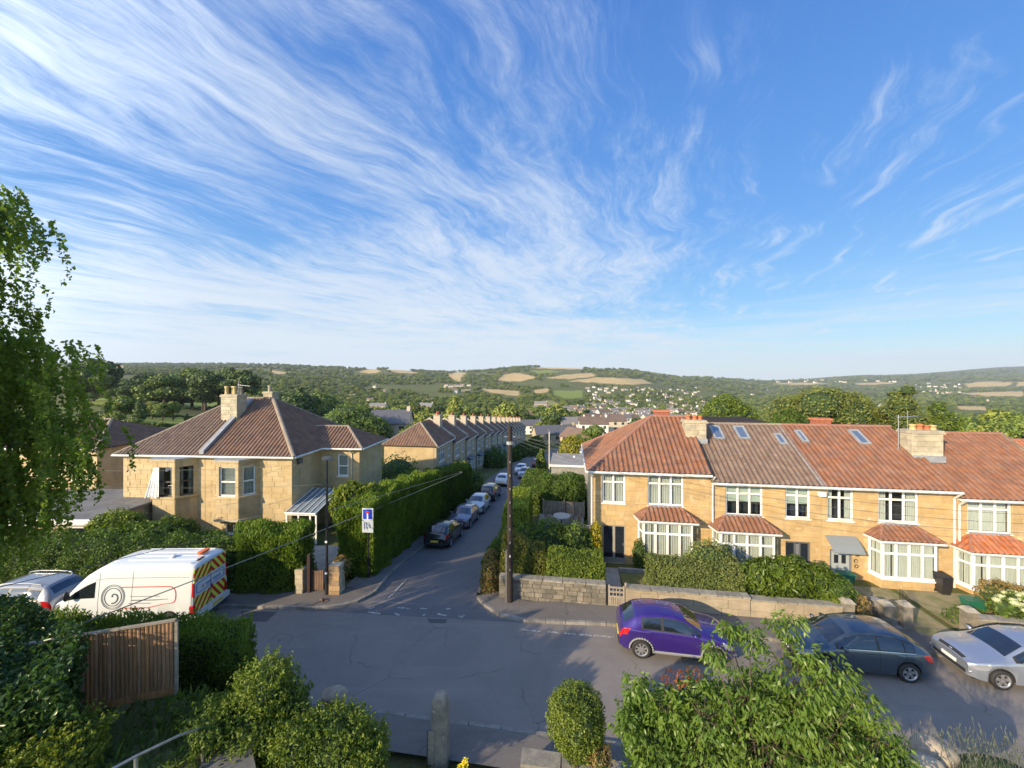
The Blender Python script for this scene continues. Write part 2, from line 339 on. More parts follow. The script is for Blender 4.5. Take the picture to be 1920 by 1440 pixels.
# fields: polygons in photo pixels, resolved on the land; kind 0 wheat, 1 pasture, 2 olive
FIELDS = [
 ([(838, 703), (858, 698), (876, 699), (868, 704), (864, 716), (850, 712)], 0),
 ([(930, 714), (945, 702), (975, 699), (1008, 708), (975, 716)], 0),
 ([(1020, 709), (1060, 702), (1110, 699), (1116, 706), (1070, 711)], 0),
 ([(1060, 715), (1120, 707), (1205, 711), (1225, 719), (1180, 722), (1100, 717)], 0),
 ([(1000, 690), (1040, 686), (1095, 690), (1090, 693), (1030, 692)], 0),
 ([(900, 728), (940, 731), (975, 733), (973, 744), (935, 739), (905, 733)], 0),
 ([(1035, 732), (1095, 732), (1092, 746), (1060, 748), (1036, 740)], 1),
 ([(1000, 730), (1030, 728), (1030, 736), (1002, 738)], 0),
 ([(990, 695), (1030, 694), (1060, 697), (1010, 700)], 1),
 ([(1005, 752), (1035, 750), (1060, 762), (1030, 764)], 2),
 ([(672, 696), (700, 691), (712, 694), (712, 699), (690, 701)], 0),
 ([(720, 691), (752, 690), (785, 700), (750, 700)], 0),
 ([(505, 694), (530, 696), (548, 700), (515, 702)], 0),
 ([(202, 686), (230, 685), (235, 690), (205, 692)], 0),
 ([(158, 745), (208, 747), (200, 764), (160, 760)], 1),
 ([(150, 786), (200, 796), (230, 806), (150, 806)], 1),
 ([(262, 782), (370, 784), (340, 803), (250, 800)], 1),
 ([(340, 755), (420, 752), (400, 766), (345, 768)], 1),
 ([(545, 768), (600, 772), (610, 782), (560, 790)], 2),
 ([(580, 760), (640, 764), (630, 772), (590, 770)], 2),
 ([(1810, 719), (1850, 715), (1902, 717), (1890, 724), (1815, 726)], 0),
 ([(1795, 737), (1920, 733), (1920, 743), (1850, 743)], 0),
 ([(1790, 761), (1850, 762), (1850, 770), (1800, 768)], 0),
 ([(1905, 716), (1990, 716), (1990, 724), (1905, 724)], 0),
 ([(1440, 719), (1520, 717), (1560, 719), (1500, 722)], 0),
 ([(1600, 719), (1660, 716), (1680, 719), (1620, 722)], 0),
]
def inpoly(px, py, poly):
    c = np.zeros(px.shape, bool); n = len(poly); j = n - 1
    for i in range(n):
        xi, yi = poly[i]; xj, yj = poly[j]
        if yi != yj: c ^= ((yi > py) != (yj > py)) & (px < (xj - xi) * (py - yi) / (yj - yi) + xi)
        j = i
    return c
def row_of(X, Y, z): return 960 + F * X / Y, HZ + (H - z) / Y * F
r_ = np.linspace(-2.5, 2.5, 800); d_ = np.concatenate([np.linspace(.5, 12, 36)[:-1], np.exp(np.linspace(math.log(12), math.log(6500), 420))])
RR, DD = np.meshgrid(r_, d_); XX = RR * np.maximum(DD, 12.); YY = DD
back = np.linspace(-60, .2, 20)
XXb, YYb = np.meshgrid(r_ * 12, back); XX = np.vstack([XXb, XX]); YY = np.vstack([YYb, YY])
ZZ = ground_z(XX, YY)
px, py = row_of(XX, np.maximum(YY, 1), ZZ)
fc = np.zeros(XX.shape + (4,), np.float32); fc[..., 3] = 1
jx = px + 1.2 * np.sin(px * .35 + YY * .01); jy = py + .5 * np.sin(px * .21)
for poly, k in FIELDS:
    msk = inpoly(jx, jy, poly) & (YY > 90); fc[msk] = [(1, 0, 0, 1), (0, 1, 0, 1), (0, 0, 1, 1)][k]
nr, nc = XX.shape; idx = np.arange(nr * nc).reshape(nr, nc)
q = np.stack([idx[:-1, :-1], idx[:-1, 1:], idx[1:, 1:], idx[1:, :-1]], -1).reshape(-1, 4)
mland = bpy.data.materials.new('land'); mland.use_nodes = True; t = NT(mland.node_tree); b = t.n['Principled BSDF']
at = t.new('ShaderNodeAttribute', attribute_name='field'); sp = t.new('ShaderNodeSeparateColor'); t.l.new(at.outputs[0], sp.inputs[0])
tc = t.new('ShaderNodeTexCoord'); ov = tc.outputs['Object']
n1 = t.ss(t.noise(ov, .9, 6, .65), .35, .65); n2 = t.ss(t.noise(ov, .02, 6, .6), .4, .6); n3 = t.ss(t.noise(ov, .25, 4, .6), .4, .65)
c = t.mix(n1, (.11, .13, .04, 1), (.15, .14, .06, 1)); c = t.mix(n2, c, (.15, .18, .05, 1)); c = t.mix(t.m('MULTIPLY', n3, .6), c, (.11, .10, .05, 1))
wheat = t.mix(n2, (.62, .44, .20, 1), (.50, .37, .17, 1)); past = t.mix(n3, (.27, .31, .07, 1), (.21, .26, .06, 1)); ol = t.mix(n3, (.36, .31, .12, 1), (.28, .25, .1, 1))
c = t.mix(sp.outputs[0], c, wheat); c = t.mix(sp.outputs[1], c, past); c = t.mix(sp.outputs[2], c, ol)
t.put(b.inputs['Base Color'], c); b.inputs['Roughness'].default_value = 1; b.inputs['Specular IOR Level'].default_value = .1
bn = t.new('ShaderNodeBump'); bn.inputs['Strength'].default_value = .8; bn.inputs['Distance'].default_value = .1; t.put(bn.inputs['Height'], t.noise(ov, 6, 5, .7)); t.l.new(bn.outputs[0], b.inputs['Normal'])
land = npmesh('ground', np.stack([XX, YY, ZZ], -1).reshape(-1, 3), q, [mland], smooth=True, attr={'field': fc.reshape(-1, 4)}); land['kind'] = 'structure'

# ---------------------------------------------------------------- roads and pavements
def asphalt(name, c1, c2, c3, crack=True):
    m_ = bpy.data.materials.new(name); m_.use_nodes = True; t = NT(m_.node_tree); b = t.n['Principled BSDF']
    tc = t.new('ShaderNodeTexCoord'); v = tc.outputs['Object']
    c = t.mix(t.ss(t.noise(v, .35, 6, .65, .6), .4, .62), (*c1, 1), (*c2, 1))
    mp = t.new('ShaderNodeMapping'); t.l.new(v, mp.inputs[0]); mp.inputs['Scale'].default_value = (.35, 2.2, 1); mp.inputs['Rotation'].default_value = (0, 0, AR)
    c = t.mix(t.m('MULTIPLY', t.ss(t.noise(mp.outputs[0], .8, 5, .7), .5, .7), .6), c, (*c3, 1))
    c = t.mix(t.m('MULTIPLY', t.ss(t.noise(v, 45, 3, .7), .35, .75), .55), c, (c2[0] * 2.1, c2[1] * 2.1, c2[2] * 2.1, 1))
    c = t.mix(t.ss(t.noise(v, 9, 3, .8), .70, .78), c, (.16, .155, .15, 1))
    wv = t.new('ShaderNodeTexNoise'); wv.inputs['Scale'].default_value = 1.7; wv.inputs['Detail'].default_value = 4; t.l.new(v, wv.inputs[0])
    va = t.new('ShaderNodeVectorMath', operation='MULTIPLY_ADD'); t.l.new(wv.outputs[1], va.inputs[0]); va.inputs[1].default_value = (.5, .5, .5); t.l.new(v, va.inputs[2])
    vo = t.new('ShaderNodeTexVoronoi', feature='DISTANCE_TO_EDGE'); vo.inputs['Scale'].default_value = .42; t.l.new(va.outputs[0], vo.inputs['Vector'])
    ck = t.m('MULTIPLY', t.ss(vo.outputs['Distance'], .009, .002), t.ss(t.noise(v, .5, 2), .46, .58))
    if crack: c = t.mix(t.m('MULTIPLY', ck, .3), c, (.02, .02, .02, 1))
    t.put(b.inputs['Base Color'], c); t.put(b.inputs['Roughness'], t.ss(t.noise(v, 3, 3), 0, 1, .75, .95)); b.inputs['Specular IOR Level'].default_value = .35
    bn = t.new('ShaderNodeBump'); bn.inputs['Strength'].default_value = .6; bn.inputs['Distance'].default_value = .01
    t.put(bn.inputs['Height'], t.m('SUBTRACT', t.noise(v, 70, 3, .7), t.m('MULTIPLY', ck, 2.))); t.l.new(bn.outputs[0], b.inputs['Normal'])
    return m_
ASPH = asphalt('asphalt', (.19, .17, .155), (.155, .14, .13), (.225, .205, .185)); ASPP = asphalt('pavement_tarmac', (.14, .128, .118), (.112, .103, .096), (.165, .152, .138)); ASPS = asphalt('asphalt_side', (.125, .12, .122), (.105, .102, .105), (.15, .145, .145))
# far kerb of the main road, world xy
def sxy(s, t): p = ST(s, t); return (p.x, p.y)
def arc(c, r, a0, a1, n=10): return [(c[0] + r * math.cos(R(a0 + (a1 - a0) * i / n)), c[1] + r * math.sin(R(a0 + (a1 - a0) * i / n))) for i in range(n + 1)]
# corner kerbs from the photo (pixel traces at road level)
LK = [(-70, 1141), (200, 1141), (445, 1141), (520, 1143), (590, 1145), (640, 1140), (672, 1131), (690, 1122), (705, 1112)]
LKp = [tuple(P(x, y)[:2]) for x, y in LK]
RKp = [sxy(45, 16.85), sxy(24, 16.85), sxy(8, 16.85), sxy(1.5, 16.85)] + [tuple(P(x, y)[:2]) for x, y in [(985, 1168), (935, 1157), (905, 1137), (893, 1120), (895, 1106)]]
SL0, SR0 = -9.7, -4.6                           # kerbs of the side street
ts = list(np.arange(20.5, 142, 2.0))
def bend(t): return .0022 * max(t - 55, 0) ** 2
LS = [ST(SL0 + bend(t), t)[:2] for t in ts]; RS = [ST(SR0 + bend(t), t)[:2] for t in ts]
LS = [tuple(p) for p in LS]; RS = [tuple(p) for p in RS]
def rz(p): return float(street_z(TS(p)[1])) if TS(p)[1] > 17.5 and -13 < TS(p)[0] - bend(TS(p)[1]) < -3 else 0.
def sheet(name, ptsA, ptsB, zf, m_, n=1):       # ruled strip between two polylines of equal length
    mb = MB()
    for i in range(len(ptsA) - 1):
        a, b_, c_, d = ptsA[i], ptsA[i + 1], ptsB[i + 1], ptsB[i]
        mb.add([(*a, zf(a)), (*b_, zf(b_)), (*c_, zf(c_)), (*d, zf(d))], [(0, 1, 2, 3)])
    o = mb.build(name, m_, recalc=False); o['kind'] = 'structure'; return o
def nearkerb(s): return sxy(s, 11.45)
# main road slab
far_line = LKp[:5] + [tuple(P(640, 1140)[:2])] + RKp[::-1][0:0]
mr_far = [LKp[0], LKp[1], LKp[2], LKp[4]] + [sxy(SL0 + .9, 17.25), sxy(SR0 - .2, 17.25)] + [tuple(P(985, 1168)[:2]), sxy(1.5, 16.85), sxy(8, 16.85), sxy(24, 16.85), sxy(45, 16.85)]
mr_near = [nearkerb(TS(p)[0]) for p in mr_far]
road = sheet('road', mr_near, mr_far, lambda p: 0., ASPH)
# side street surface incl. the flared mouth
A_ = [LKp[4]] + LKp[5:] + LS; Aend = LKp[5:]
Lm = [LKp[4], LKp[5], LKp[6], LKp[7], LKp[8]] + LS
Rm = [tuple(P(985, 1168)[:2]), tuple(P(935, 1157)[:2]), tuple(P(905, 1137)[:2]), tuple(P(893, 1120)[:2]), tuple(P(895, 1106)[:2])] + RS
sideroad = sheet('side_road', Lm, Rm, lambda p: rz(p) + .004, ASPS)
# pavements as raised slabs with kerb stones
def offset(pts, d):
    out = []
    for i, p in enumerate(pts):
        a = Vector(pts[max(i - 1, 0)]); b_ = Vector(pts[min(i + 1, len(pts) - 1)]); e = (b_ - a).normalized(); n_ = Vector((-e.y, e.x)); out.append((p[0] + n_.x * d, p[1] + n_.y * d))
    return out
def resample(pts, step):
    out = [pts[0]]
    for a, b_ in zip(pts[:-1], pts[1:]):
        a = Vector(a); b_ = Vector(b_); n = max(1, int(round((b_ - a).length / step)))
        out += [tuple(a.lerp(b_, k / n)) for k in range(1, n + 1)]
    return out
kerb_me = None
def unit_block(bev=.06, name='block'):
    mb = MB(); e = bev
    mb.hull2([(e, 0, e), (1 - e, 0, e), (1 - e, 0, 1 - e), (e, 0, 1 - e)], [(0, 1, 0), (1, 1, 0), (1, 1, 1), (0, 1, 1)])
    mb.v = [(x, y, z) for x, y, z in mb.v]; mb.f = [tuple(reversed(f)) for f in mb.f]
    return mb
def pavement(name, kerbline, width, side, zf, nstones=True, limit=120):
    kl = resample(kerbline, .9); inner = offset(kl, .15 * side); outer = offset(kl, width * side)
    o = sheet(name, inner, outer, lambda p: zf(p) + .12, ASPP)
    if side < 0:
        o.data.flip_normals()
    k = 0
    me = None
    for a, b_ in zip(kl[:-1], kl[1:]):
        A = Vector((*a, zf(a))); B = Vector((*b_, zf(b_))); L_ = (B - A).length
        if L_ < .05: continue
        if k >= limit: break
        if me is None:
            mb = MB(); mb.hull2([(0, 0, 0), (1, 0, 0), (1, 1, 0), (0, 1, 0)], [(0, .14, 1), (1, .14, 1), (1, 1, 1), (0, 1, 1)]); ob = mb.build('kerb_stone', KERB, o); me = ob.data
        else: ob = link_copy(me, 'kerb_stone', o, (0, 0, 0))
        ob.location = A + Vector((0, 0, -.05)); ob.scale = (L_ * .975, .15 * side, .172 + rnd.uniform(-.006, .006)); d = B - A; ob.rotation_euler = (0, -math.asin(d.z / L_), math.atan2(d.y, d.x)); k += 1
    return o
zfl = lambda p: rz(p)
leftpts = LKp + LS
pavement('pavement', leftpts, 1.7, 1, zfl, limit=90)
rp = RKp + RS
pavement('pavement', rp[:8], 1.45, -1, zfl)
pavement('pavement', rp[8:], .35, -1, zfl, limit=40)
near = [nearkerb(s) for s in (-28, -12, -6, -3, 0, 3, 8, 16, 30)]
pavement('pavement', near, 1.25, -1, lambda p: 0., limit=60)
# white paint, worn
PAINT = mat('worn_road_paint', (.50, .50, .48), (.17, .165, .16), 14, .8, sharp=(.42, .55))
def dash(x0, y0, x1, y1, wd=.10, name='road_marking'):
    a = P(x0, y0); b_ = P(x1, y1); z = .012 + max(rz(a[:2]), rz(b_[:2])) if True else 0
    if TS(a)[1] > 17.4: a = PD(x0, y0, a.y); 
    d = (b_ - a).normalized(); n_ = Vector((-d.y, d.x, 0)) * wd / 2
    mb = MB(); pts = [a - n_, b_ - n_ * rnd.uniform(.6, 1.2), b_ + n_ * rnd.uniform(.5, 1.2), a + n_]
    mb.poly([(p.x, p.y, rz((p.x, p.y)) + .012) for p in pts]); o = mb.build('road_marking', PAINT); o['kind'] = 'structure'; return o
for d in [(692, 1142, 702, 1139), (690, 1148, 713, 1151), (739, 1150, 749, 1154), (745, 1140, 760, 1140), (793, 1155, 797, 1152), (820, 1151, 838, 1155), (860, 1156, 869, 1157), (762, 1142, 768, 1141), (788, 1141, 800, 1142), (836, 1142, 844, 1142),
          (973, 1180, 1014, 1184), (1024, 1185, 1050, 1187), (1058, 1188, 1080, 1190), (1086, 1190, 1110, 1192), (1113, 1192, 1152, 1195), (728, 1122, 740, 1109), (741, 1107, 756, 1088), (757, 1086, 762, 1081), (866, 1156, 871, 1153)]:
    dash(*d)

PATCH = asphalt('asphalt_patch', (.085, .084, .086), (.072, .072, .075), (.10, .1, .1), False)
for pts_ in ([(452, 1146), (520, 1147), (500, 1166), (452, 1164)], [(800, 1160), (838, 1161), (836, 1169), (806, 1168)], [(1290, 1300), (1420, 1312), (1400, 1340), (1280, 1330)]):
    mb = MB(); mb.poly([(*P(x, y)[:2], .004) for x, y in pts_][::-1]); o = mb.build('asphalt_patch', PATCH); o['kind'] = 'structure'
# ---------------------------------------------------------------- building kit
def frame(loc, rz): return Matrix.Translation(Vector(loc)) @ Matrix.Rotation(rz, 4, 'Z')
def hit(M, x, y, ax='y', val=0.):                 # where a photo pixel's sight line meets a plane of a local frame
    Mi = M.inverted(); o = Mi @ Vector((0, 0, H)); d = Mi.to_3x3() @ Vector(((x - 960) / F, 1, -(y - HZ) / F)); k = 'xyz'.index(ax)
    return o + d * ((val - o[k]) / d[k])
I4 = Matrix.Identity(4)
PMORT = mat('pale_mortar', (.42, .33, .19), (.34, .27, .15), 6, .95, .3)
UB = None
def block(parent, M, x0, x1, z0, z1, m_, d=.03, g=.012, name='stone_block'):
    global UB
    key = 'ub_' + m_.name
    me = MATS.get(key)
    T = M @ Matrix.Translation((x0 + g / 2, -d, z0 + g / 2)) @ Matrix.Diagonal((x1 - x0 - g, d, z1 - z0 - g, 1))
    if me is None:
        mb = MB(); e = .014; mb.hull2([(e, 0, e), (1 - e, 0, e), (1 - e, 0, 1 - e), (e, 0, 1 - e)], [(0, 1, 0), (1, 1, 0), (1, 1, 1), (0, 1, 1)])
        ob = mb.build(name, m_, parent); MATS[key] = ob.data
    else:
        ob = bpy.data.objects.new(name, me); COL.objects.link(ob); setpar(ob, parent)
    ob.matrix_basis = T; return ob
def holes_free(a, b, cuts):
    segs = [(a, b)]
    for c0, c1 in cuts:
        n = []
        for s0, s1 in segs:
            if c1 <= s0 or c0 >= s1: n.append((s0, s1))
            else:
                if c0 > s0: n.append((s0, c0))
                if c1 < s1: n.append((c1, s1))
        segs = n
    return segs
def wall(parent, M, x0, x1, z0, z1, ops=(), th=.3, m_=None, bm=None, bw=.6, bh=.28, name='wall', jitter=.22, d=.013, d0=0.):
    if bm is not None and bm is STONEL and m_ is None: m_ = PMORT
    mb = MB(); xs = sorted({x0, x1} | {min(max(v, x0), x1) for o in ops for v in o[:2]})
    for a, b in zip(xs[:-1], xs[1:]):
        if b - a < 1e-4: continue
        for s0, s1 in holes_free(z0, z1, [(o[2], o[3]) for o in ops if o[0] < b - 1e-5 and o[1] > a + 1e-5]):
            mb.box(a, b, d0, th, s0, s1, M)
    w_ = mb.build(name, m_ or MORTAR, parent)
    if bm:
        k = 0; z = z0
        while z < z1 - .05:
            ze = min(z + bh, z1)
            if z1 - ze < .08: ze = z1
            zs = sorted({z, ze} | {v for o in ops for v in o[2:4] if z + .05 < v < ze - .05})
            for za, zb in zip(zs[:-1], zs[1:]):
                cuts = [(o[0], o[1]) for o in ops if o[2] < zb - .03 and o[3] > za + .03]
                for a, b in holes_free(x0, x1, cuts):
                    x = a; first = bw * (.5 if k % 2 else 1)
                    while x < b - 1e-3:
                        L_ = (first if x == a else bw) * rnd.uniform(1 - jitter, 1 + jitter); e = x + L_
                        if b - e < .22: e = b
                        if e - x > .05: block(parent, M, x, e, za, zb, bm, d=d + rnd.uniform(0, .003))
                        x = e
            z = ze; k += 1
    return w_
def window(parent, M, x0, x1, z0, z1, n=2, tr=.27, cur='net', y=.06, fr=.05, m_=None, glass=None, sill=True, name='window', sash=False, bars=True, mull=.045):
    """frame with n lights, a transom, panes and whatever hangs behind them"""
    m_ = m_ or WHITE; mb = MB(); dp = .07
    def bx(a, b, c, d, y0=y, y1=y + dp): mb.box(a, b, y0, y1, c, d, M)
    bx(x0, x0 + fr, z0, z1); bx(x1 - fr, x1, z0, z1); bx(x0 + fr, x1 - fr, z0, z0 + fr); bx(x0 + fr, x1 - fr, z1 - fr, z1)
    wi = (x1 - x0 - 2 * fr - (n - 1) * mull) / n; zt = z1 - fr - (z1 - z0) * tr if tr else None
    cells = []
    for i in range(n):
        a = x0 + fr + i * (wi + mull)
        if i: bx(a - mull, a, z0 + fr, z1 - fr, y - .004, y + dp)
        if zt:
            bx(a, a + wi, zt - mull * .9, zt, y - .002, y + dp - .002); cells += [(a, a + wi, z0 + fr, zt - mull * .9), (a, a + wi, zt, z1 - fr)]
        else: cells.append((a, a + wi, z0 + fr, z1 - fr))
    # casement rims
    for (a, b, c, d) in cells:
        e = .028
        if bars:
            bx(a, a + e, c, d, y + .012, y + dp - .01); bx(b - e, b, c, d, y + .012, y + dp - .01); bx(a + e, b - e, c, c + e, y + .012, y + dp - .01); bx(a + e, b - e, d - e, d, y + .012, y + dp - .01)
    if sill: mb.box(x0 - .05, x1 + .05, -.05, y + .02, z0 - .06, z0 - .002, M)
    f = mb.build(name, m_, parent)
    for (a, b, c, d) in cells:
        p = MB(); p.poly([M @ Vector(v) for v in ((a, y + .04, c), (b, y + .04, c), (b, y + .04, d), (a, y + .04, d))]); p.build('pane', glass or GLASS, f)
    if cur in ('net', 'side'):
        mb = MB(); spans = [(x0 + fr, x1 - fr)] if cur == 'net' else [(x0 + fr, x0 + fr + (x1 - x0) * .22), (x1 - fr - (x1 - x0) * .22, x1 - fr)]
        for a, b in spans:
            nn = max(6, int((b - a) / .045)); pts = [(a + (b - a) * i / nn, y + .15 + .022 * (1 if i % 2 else -1)) for i in range(nn + 1)]
            vs = [M @ Vector((px_, py_, z0 + .05)) for px_, py_ in pts] + [M @ Vector((px_, py_, z1 - .05)) for px_, py_ in pts]
            mb.add(vs, [(i, i + 1, nn + 2 + i, nn + 1 + i) for i in range(nn)])
        mb.build('curtain', CURT, f)
    elif cur == 'blind':
        mb = MB(); zm = z0 + (z1 - z0) * .42
        for i in range(n):
            a = x0 + fr + i * (wi + mull); mb.poly([M @ Vector(v) for v in ((a, y + .09, zm), (a + wi, y + .09, zm), (a + wi, y + .09, z1 - fr), (a, y + .09, z1 - fr))])
        mb.build('blind', BLIND, f)
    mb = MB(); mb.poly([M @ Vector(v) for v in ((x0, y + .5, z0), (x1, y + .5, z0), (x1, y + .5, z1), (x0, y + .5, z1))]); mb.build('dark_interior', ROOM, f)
    return f
def tiles(parent, A, B, C_, poly_uv, m_, pitch=.27, course=.36, amp=.062, name='roof_tiles', sub=6):
    """tiled slope: A eave origin, B eave direction point, C_ point up the slope; convex poly in (u,v) metres"""
    A = Vector(A); U = (Vector(B) - A).normalized(); Vv = (Vector(C_) - A); Vv = (Vv - U * Vv.dot(U)).normalized(); N = U.cross(Vv)
    if N.z < 0: N = -N
    us = [p[0] for p in poly_uv]; u0, u1 = min(us), max(us); n = max(2, int((u1 - u0) / (pitch / sub)))
    def rng(u):
        lo, hi = None, None; vs = []
        for i in range(len(poly_uv)):
            a, b = poly_uv[i], poly_uv[(i + 1) % len(poly_uv)]
            if abs(b[0] - a[0]) < 1e-9:
                if abs(u - a[0]) < 1e-6: vs += [a[1], b[1]]
                continue
            k = (u - a[0]) / (b[0] - a[0])
            if -1e-6 <= k <= 1 + 1e-6: vs.append(a[1] + (b[1] - a[1]) * k)
        return (min(vs), max(vs)) if vs else (0, 0)
    vmax = max(p[1] for p in poly_uv); rows = int(vmax / course) + 2
    grid = []; V = []
    for i in range(n + 1):
        u = u0 + (u1 - u0) * i / n; lo, hi = rng(min(max(u, u0 + 1e-5), u1 - 1e-5))
        ph = (u / pitch) % 1; h = amp * (math.sin(math.pi * min(ph / .62, 1)) ** .8 if ph < .62 else -.15 * math.sin(math.pi * (ph - .62) / .38))
        j = .004 * math.sin(u * 3.1)
        col = []
        for k in range(rows):
            for e, hh in ((0, .011), (1, .0)):
                v = min(max((k + e) * course - (0 if e == 0 else .001), lo), hi)
                V.append(A + U * u + Vv * v + N * (h + hh + .012 + j + .005 * math.sin(k * 12.9 + int(u / pitch) * 78.2))); col.append((len(V) - 1, v))
        grid.append(col)
    Fs = []; tv = []
    for i in range(n):
        a, b = grid[i], grid[i + 1]
        for k in range(len(a) - 1):
            if (a[k + 1][1] - a[k][1]) > 1e-4 or (b[k + 1][1] - b[k][1]) > 1e-4 or (0 < k < len(a) - 1 and k % 2 == 1 and a[k][1] > rng(u0 + (u1 - u0) * i / n)[0] + .01 and a[k][1] < rng(u0 + (u1 - u0) * i / n)[1] - .01):
                Fs.append((a[k][0], b[k][0], b[k + 1][0], a[k + 1][0])); tv.append((math.sin(int((u0 + (u1 - u0) * (i + .5) / n) / pitch + 500) * 12.9898 + (k // 2) * 78.233) * 43758.5453) % 1)
    mb = MB(); mb.add(V, Fs); o = mb.build(name, m_, parent, kind='stuff'); at_ = o.data.attributes.new('tv', 'FLOAT', 'FACE'); at_.data.foreach_set('value', tv); return o
def plane_uv(A, B, C_, pts):
    A = Vector(A); U = (Vector(B) - A).normalized(); Vv = Vector(C_) - A; Vv = (Vv - U * Vv.dot(U)).normalized()
    return [((Vector(p) - A).dot(U), (Vector(p) - A).dot(Vv)) for p in pts]
def slope(parent, pts, m_, **k):
    """pts: eave left, eave right, then the rest ccw (local)"""
    uv = plane_uv(pts[0], pts[1], pts[2] if len(pts) == 3 else pts[-1] if False else (Vector(pts[2])), pts)
    mb = MB(); c = [Vector(p) - Vector((0, 0, .03)) for p in pts]; mb.poly(c); mb.build('roof_lining', EARTH, parent)
    return tiles(parent, pts[0], pts[1], pts[2], uv, m_, **k)
RT_ME = {}
def ridge(parent, a, b, m_, r=.12, step=.42, name='ridge_tile'):
    a = Vector(a); b = Vector(b); L_ = (b - a).length; n = max(1, int(L_ / step)); d = (b - a).normalized()
    sidev = d.cross(Vector((0, 0, 1))).normalized(); up = sidev.cross(d)
    Mx = Matrix((( *d, 0), (*sidev, 0), (*up, 0), (0, 0, 0, 1))).transposed()
    key = m_.name
    for i in range(n):
        if key not in RT_ME:
            mb = MB(); k = 6; vs = []
            for x, rr in ((0, 1.0), (.93, 1.06), (1, 1.1)):
                vs += [(x, rr * math.cos(math.pi * j / k), rr * math.sin(math.pi * j / k) - .25) for j in range(k + 1)]
            fs = [(s * (k + 1) + j, s * (k + 1) + j + 1, (s + 1) * (k + 1) + j + 1, (s + 1) * (k + 1) + j) for s in range(2) for j in range(k)]
            mb.add(vs, fs); o = mb.build(name, m_, parent, smooth=False); RT_ME[key] = o.data
        else:
            o = bpy.data.objects.new(name, RT_ME[key]); COL.objects.link(o); setpar(o, parent)
        o.matrix_basis = Matrix.Translation(a + d * (L_ * i / n)) @ Mx @ Matrix.Diagonal((L_ / n, r, r, 1))
def gutter(parent, a, b, m_=None, r=.07, name='gutter'):
    mb = MB(); mb.cyl(a, b, r, r, 8); return mb.build(name, m_ or GUTTER, parent)
def downpipe(parent, pts, m_=None, r=.045): 
    mb = MB(); mb.tube(pts, r, 8); return mb.build('downpipe', m_ or GUTTER, parent)
def chimney(parent, x0, x1, y0, y1, z0, z1, pots, m_=CHIM, bh=.28):
    mb = MB(); mb.box(x0 + .02, x1 - .02, y0 + .02, y1 - .02, z0, z1); c = mb.build('chimney', MORTAR, parent)
    for M, a, b in ((frame((x0, y0, 0), 0), 0, x1 - x0), (frame((x0, y1, 0), -R(90)), 0, y1 - y0), (frame((x1, y0, 0), R(90)), 0, y1 - y0)):
        z = z0; k = 0
        while z < z1 - .1:
            x = a; e = b * (.5 if k % 2 else .62)
            for s0, s1 in ((a, e), (e, b)): block(c, M @ Matrix.Translation((0, .02, 0)), s0, s1, z, min(z + bh, z1), m_, d=.022, name='chimney_block')
            z += bh; k += 1
    mb = MB(); mb.box(x0 - .07, x1 + .07, y0 - .07, y1 + .07, z1, z1 + .10); mb.box(x0 - .03, x1 + .03, y0 - .03, y1 + .03, z1 + .102, z1 + .18); mb.build('chimney_cap', CHIM, c)
    for (px_, py_, hh, rr, pm) in pots:
        mb = MB(); mb.lathe([(rr * .98, 0), (rr * .85, hh * .15), (rr * .8, hh * .75), (rr, hh * .8), (rr * 1.02, hh), (rr * .75, hh), (rr * .7, hh * .5)], n=12, c=(px_, py_, z1 + .17)); mb.build('chimney_pot', pm, c, smooth=True)
    return c
def skylight(parent, Mr, quad_px, zoff=.05, open_=0.):
    pass

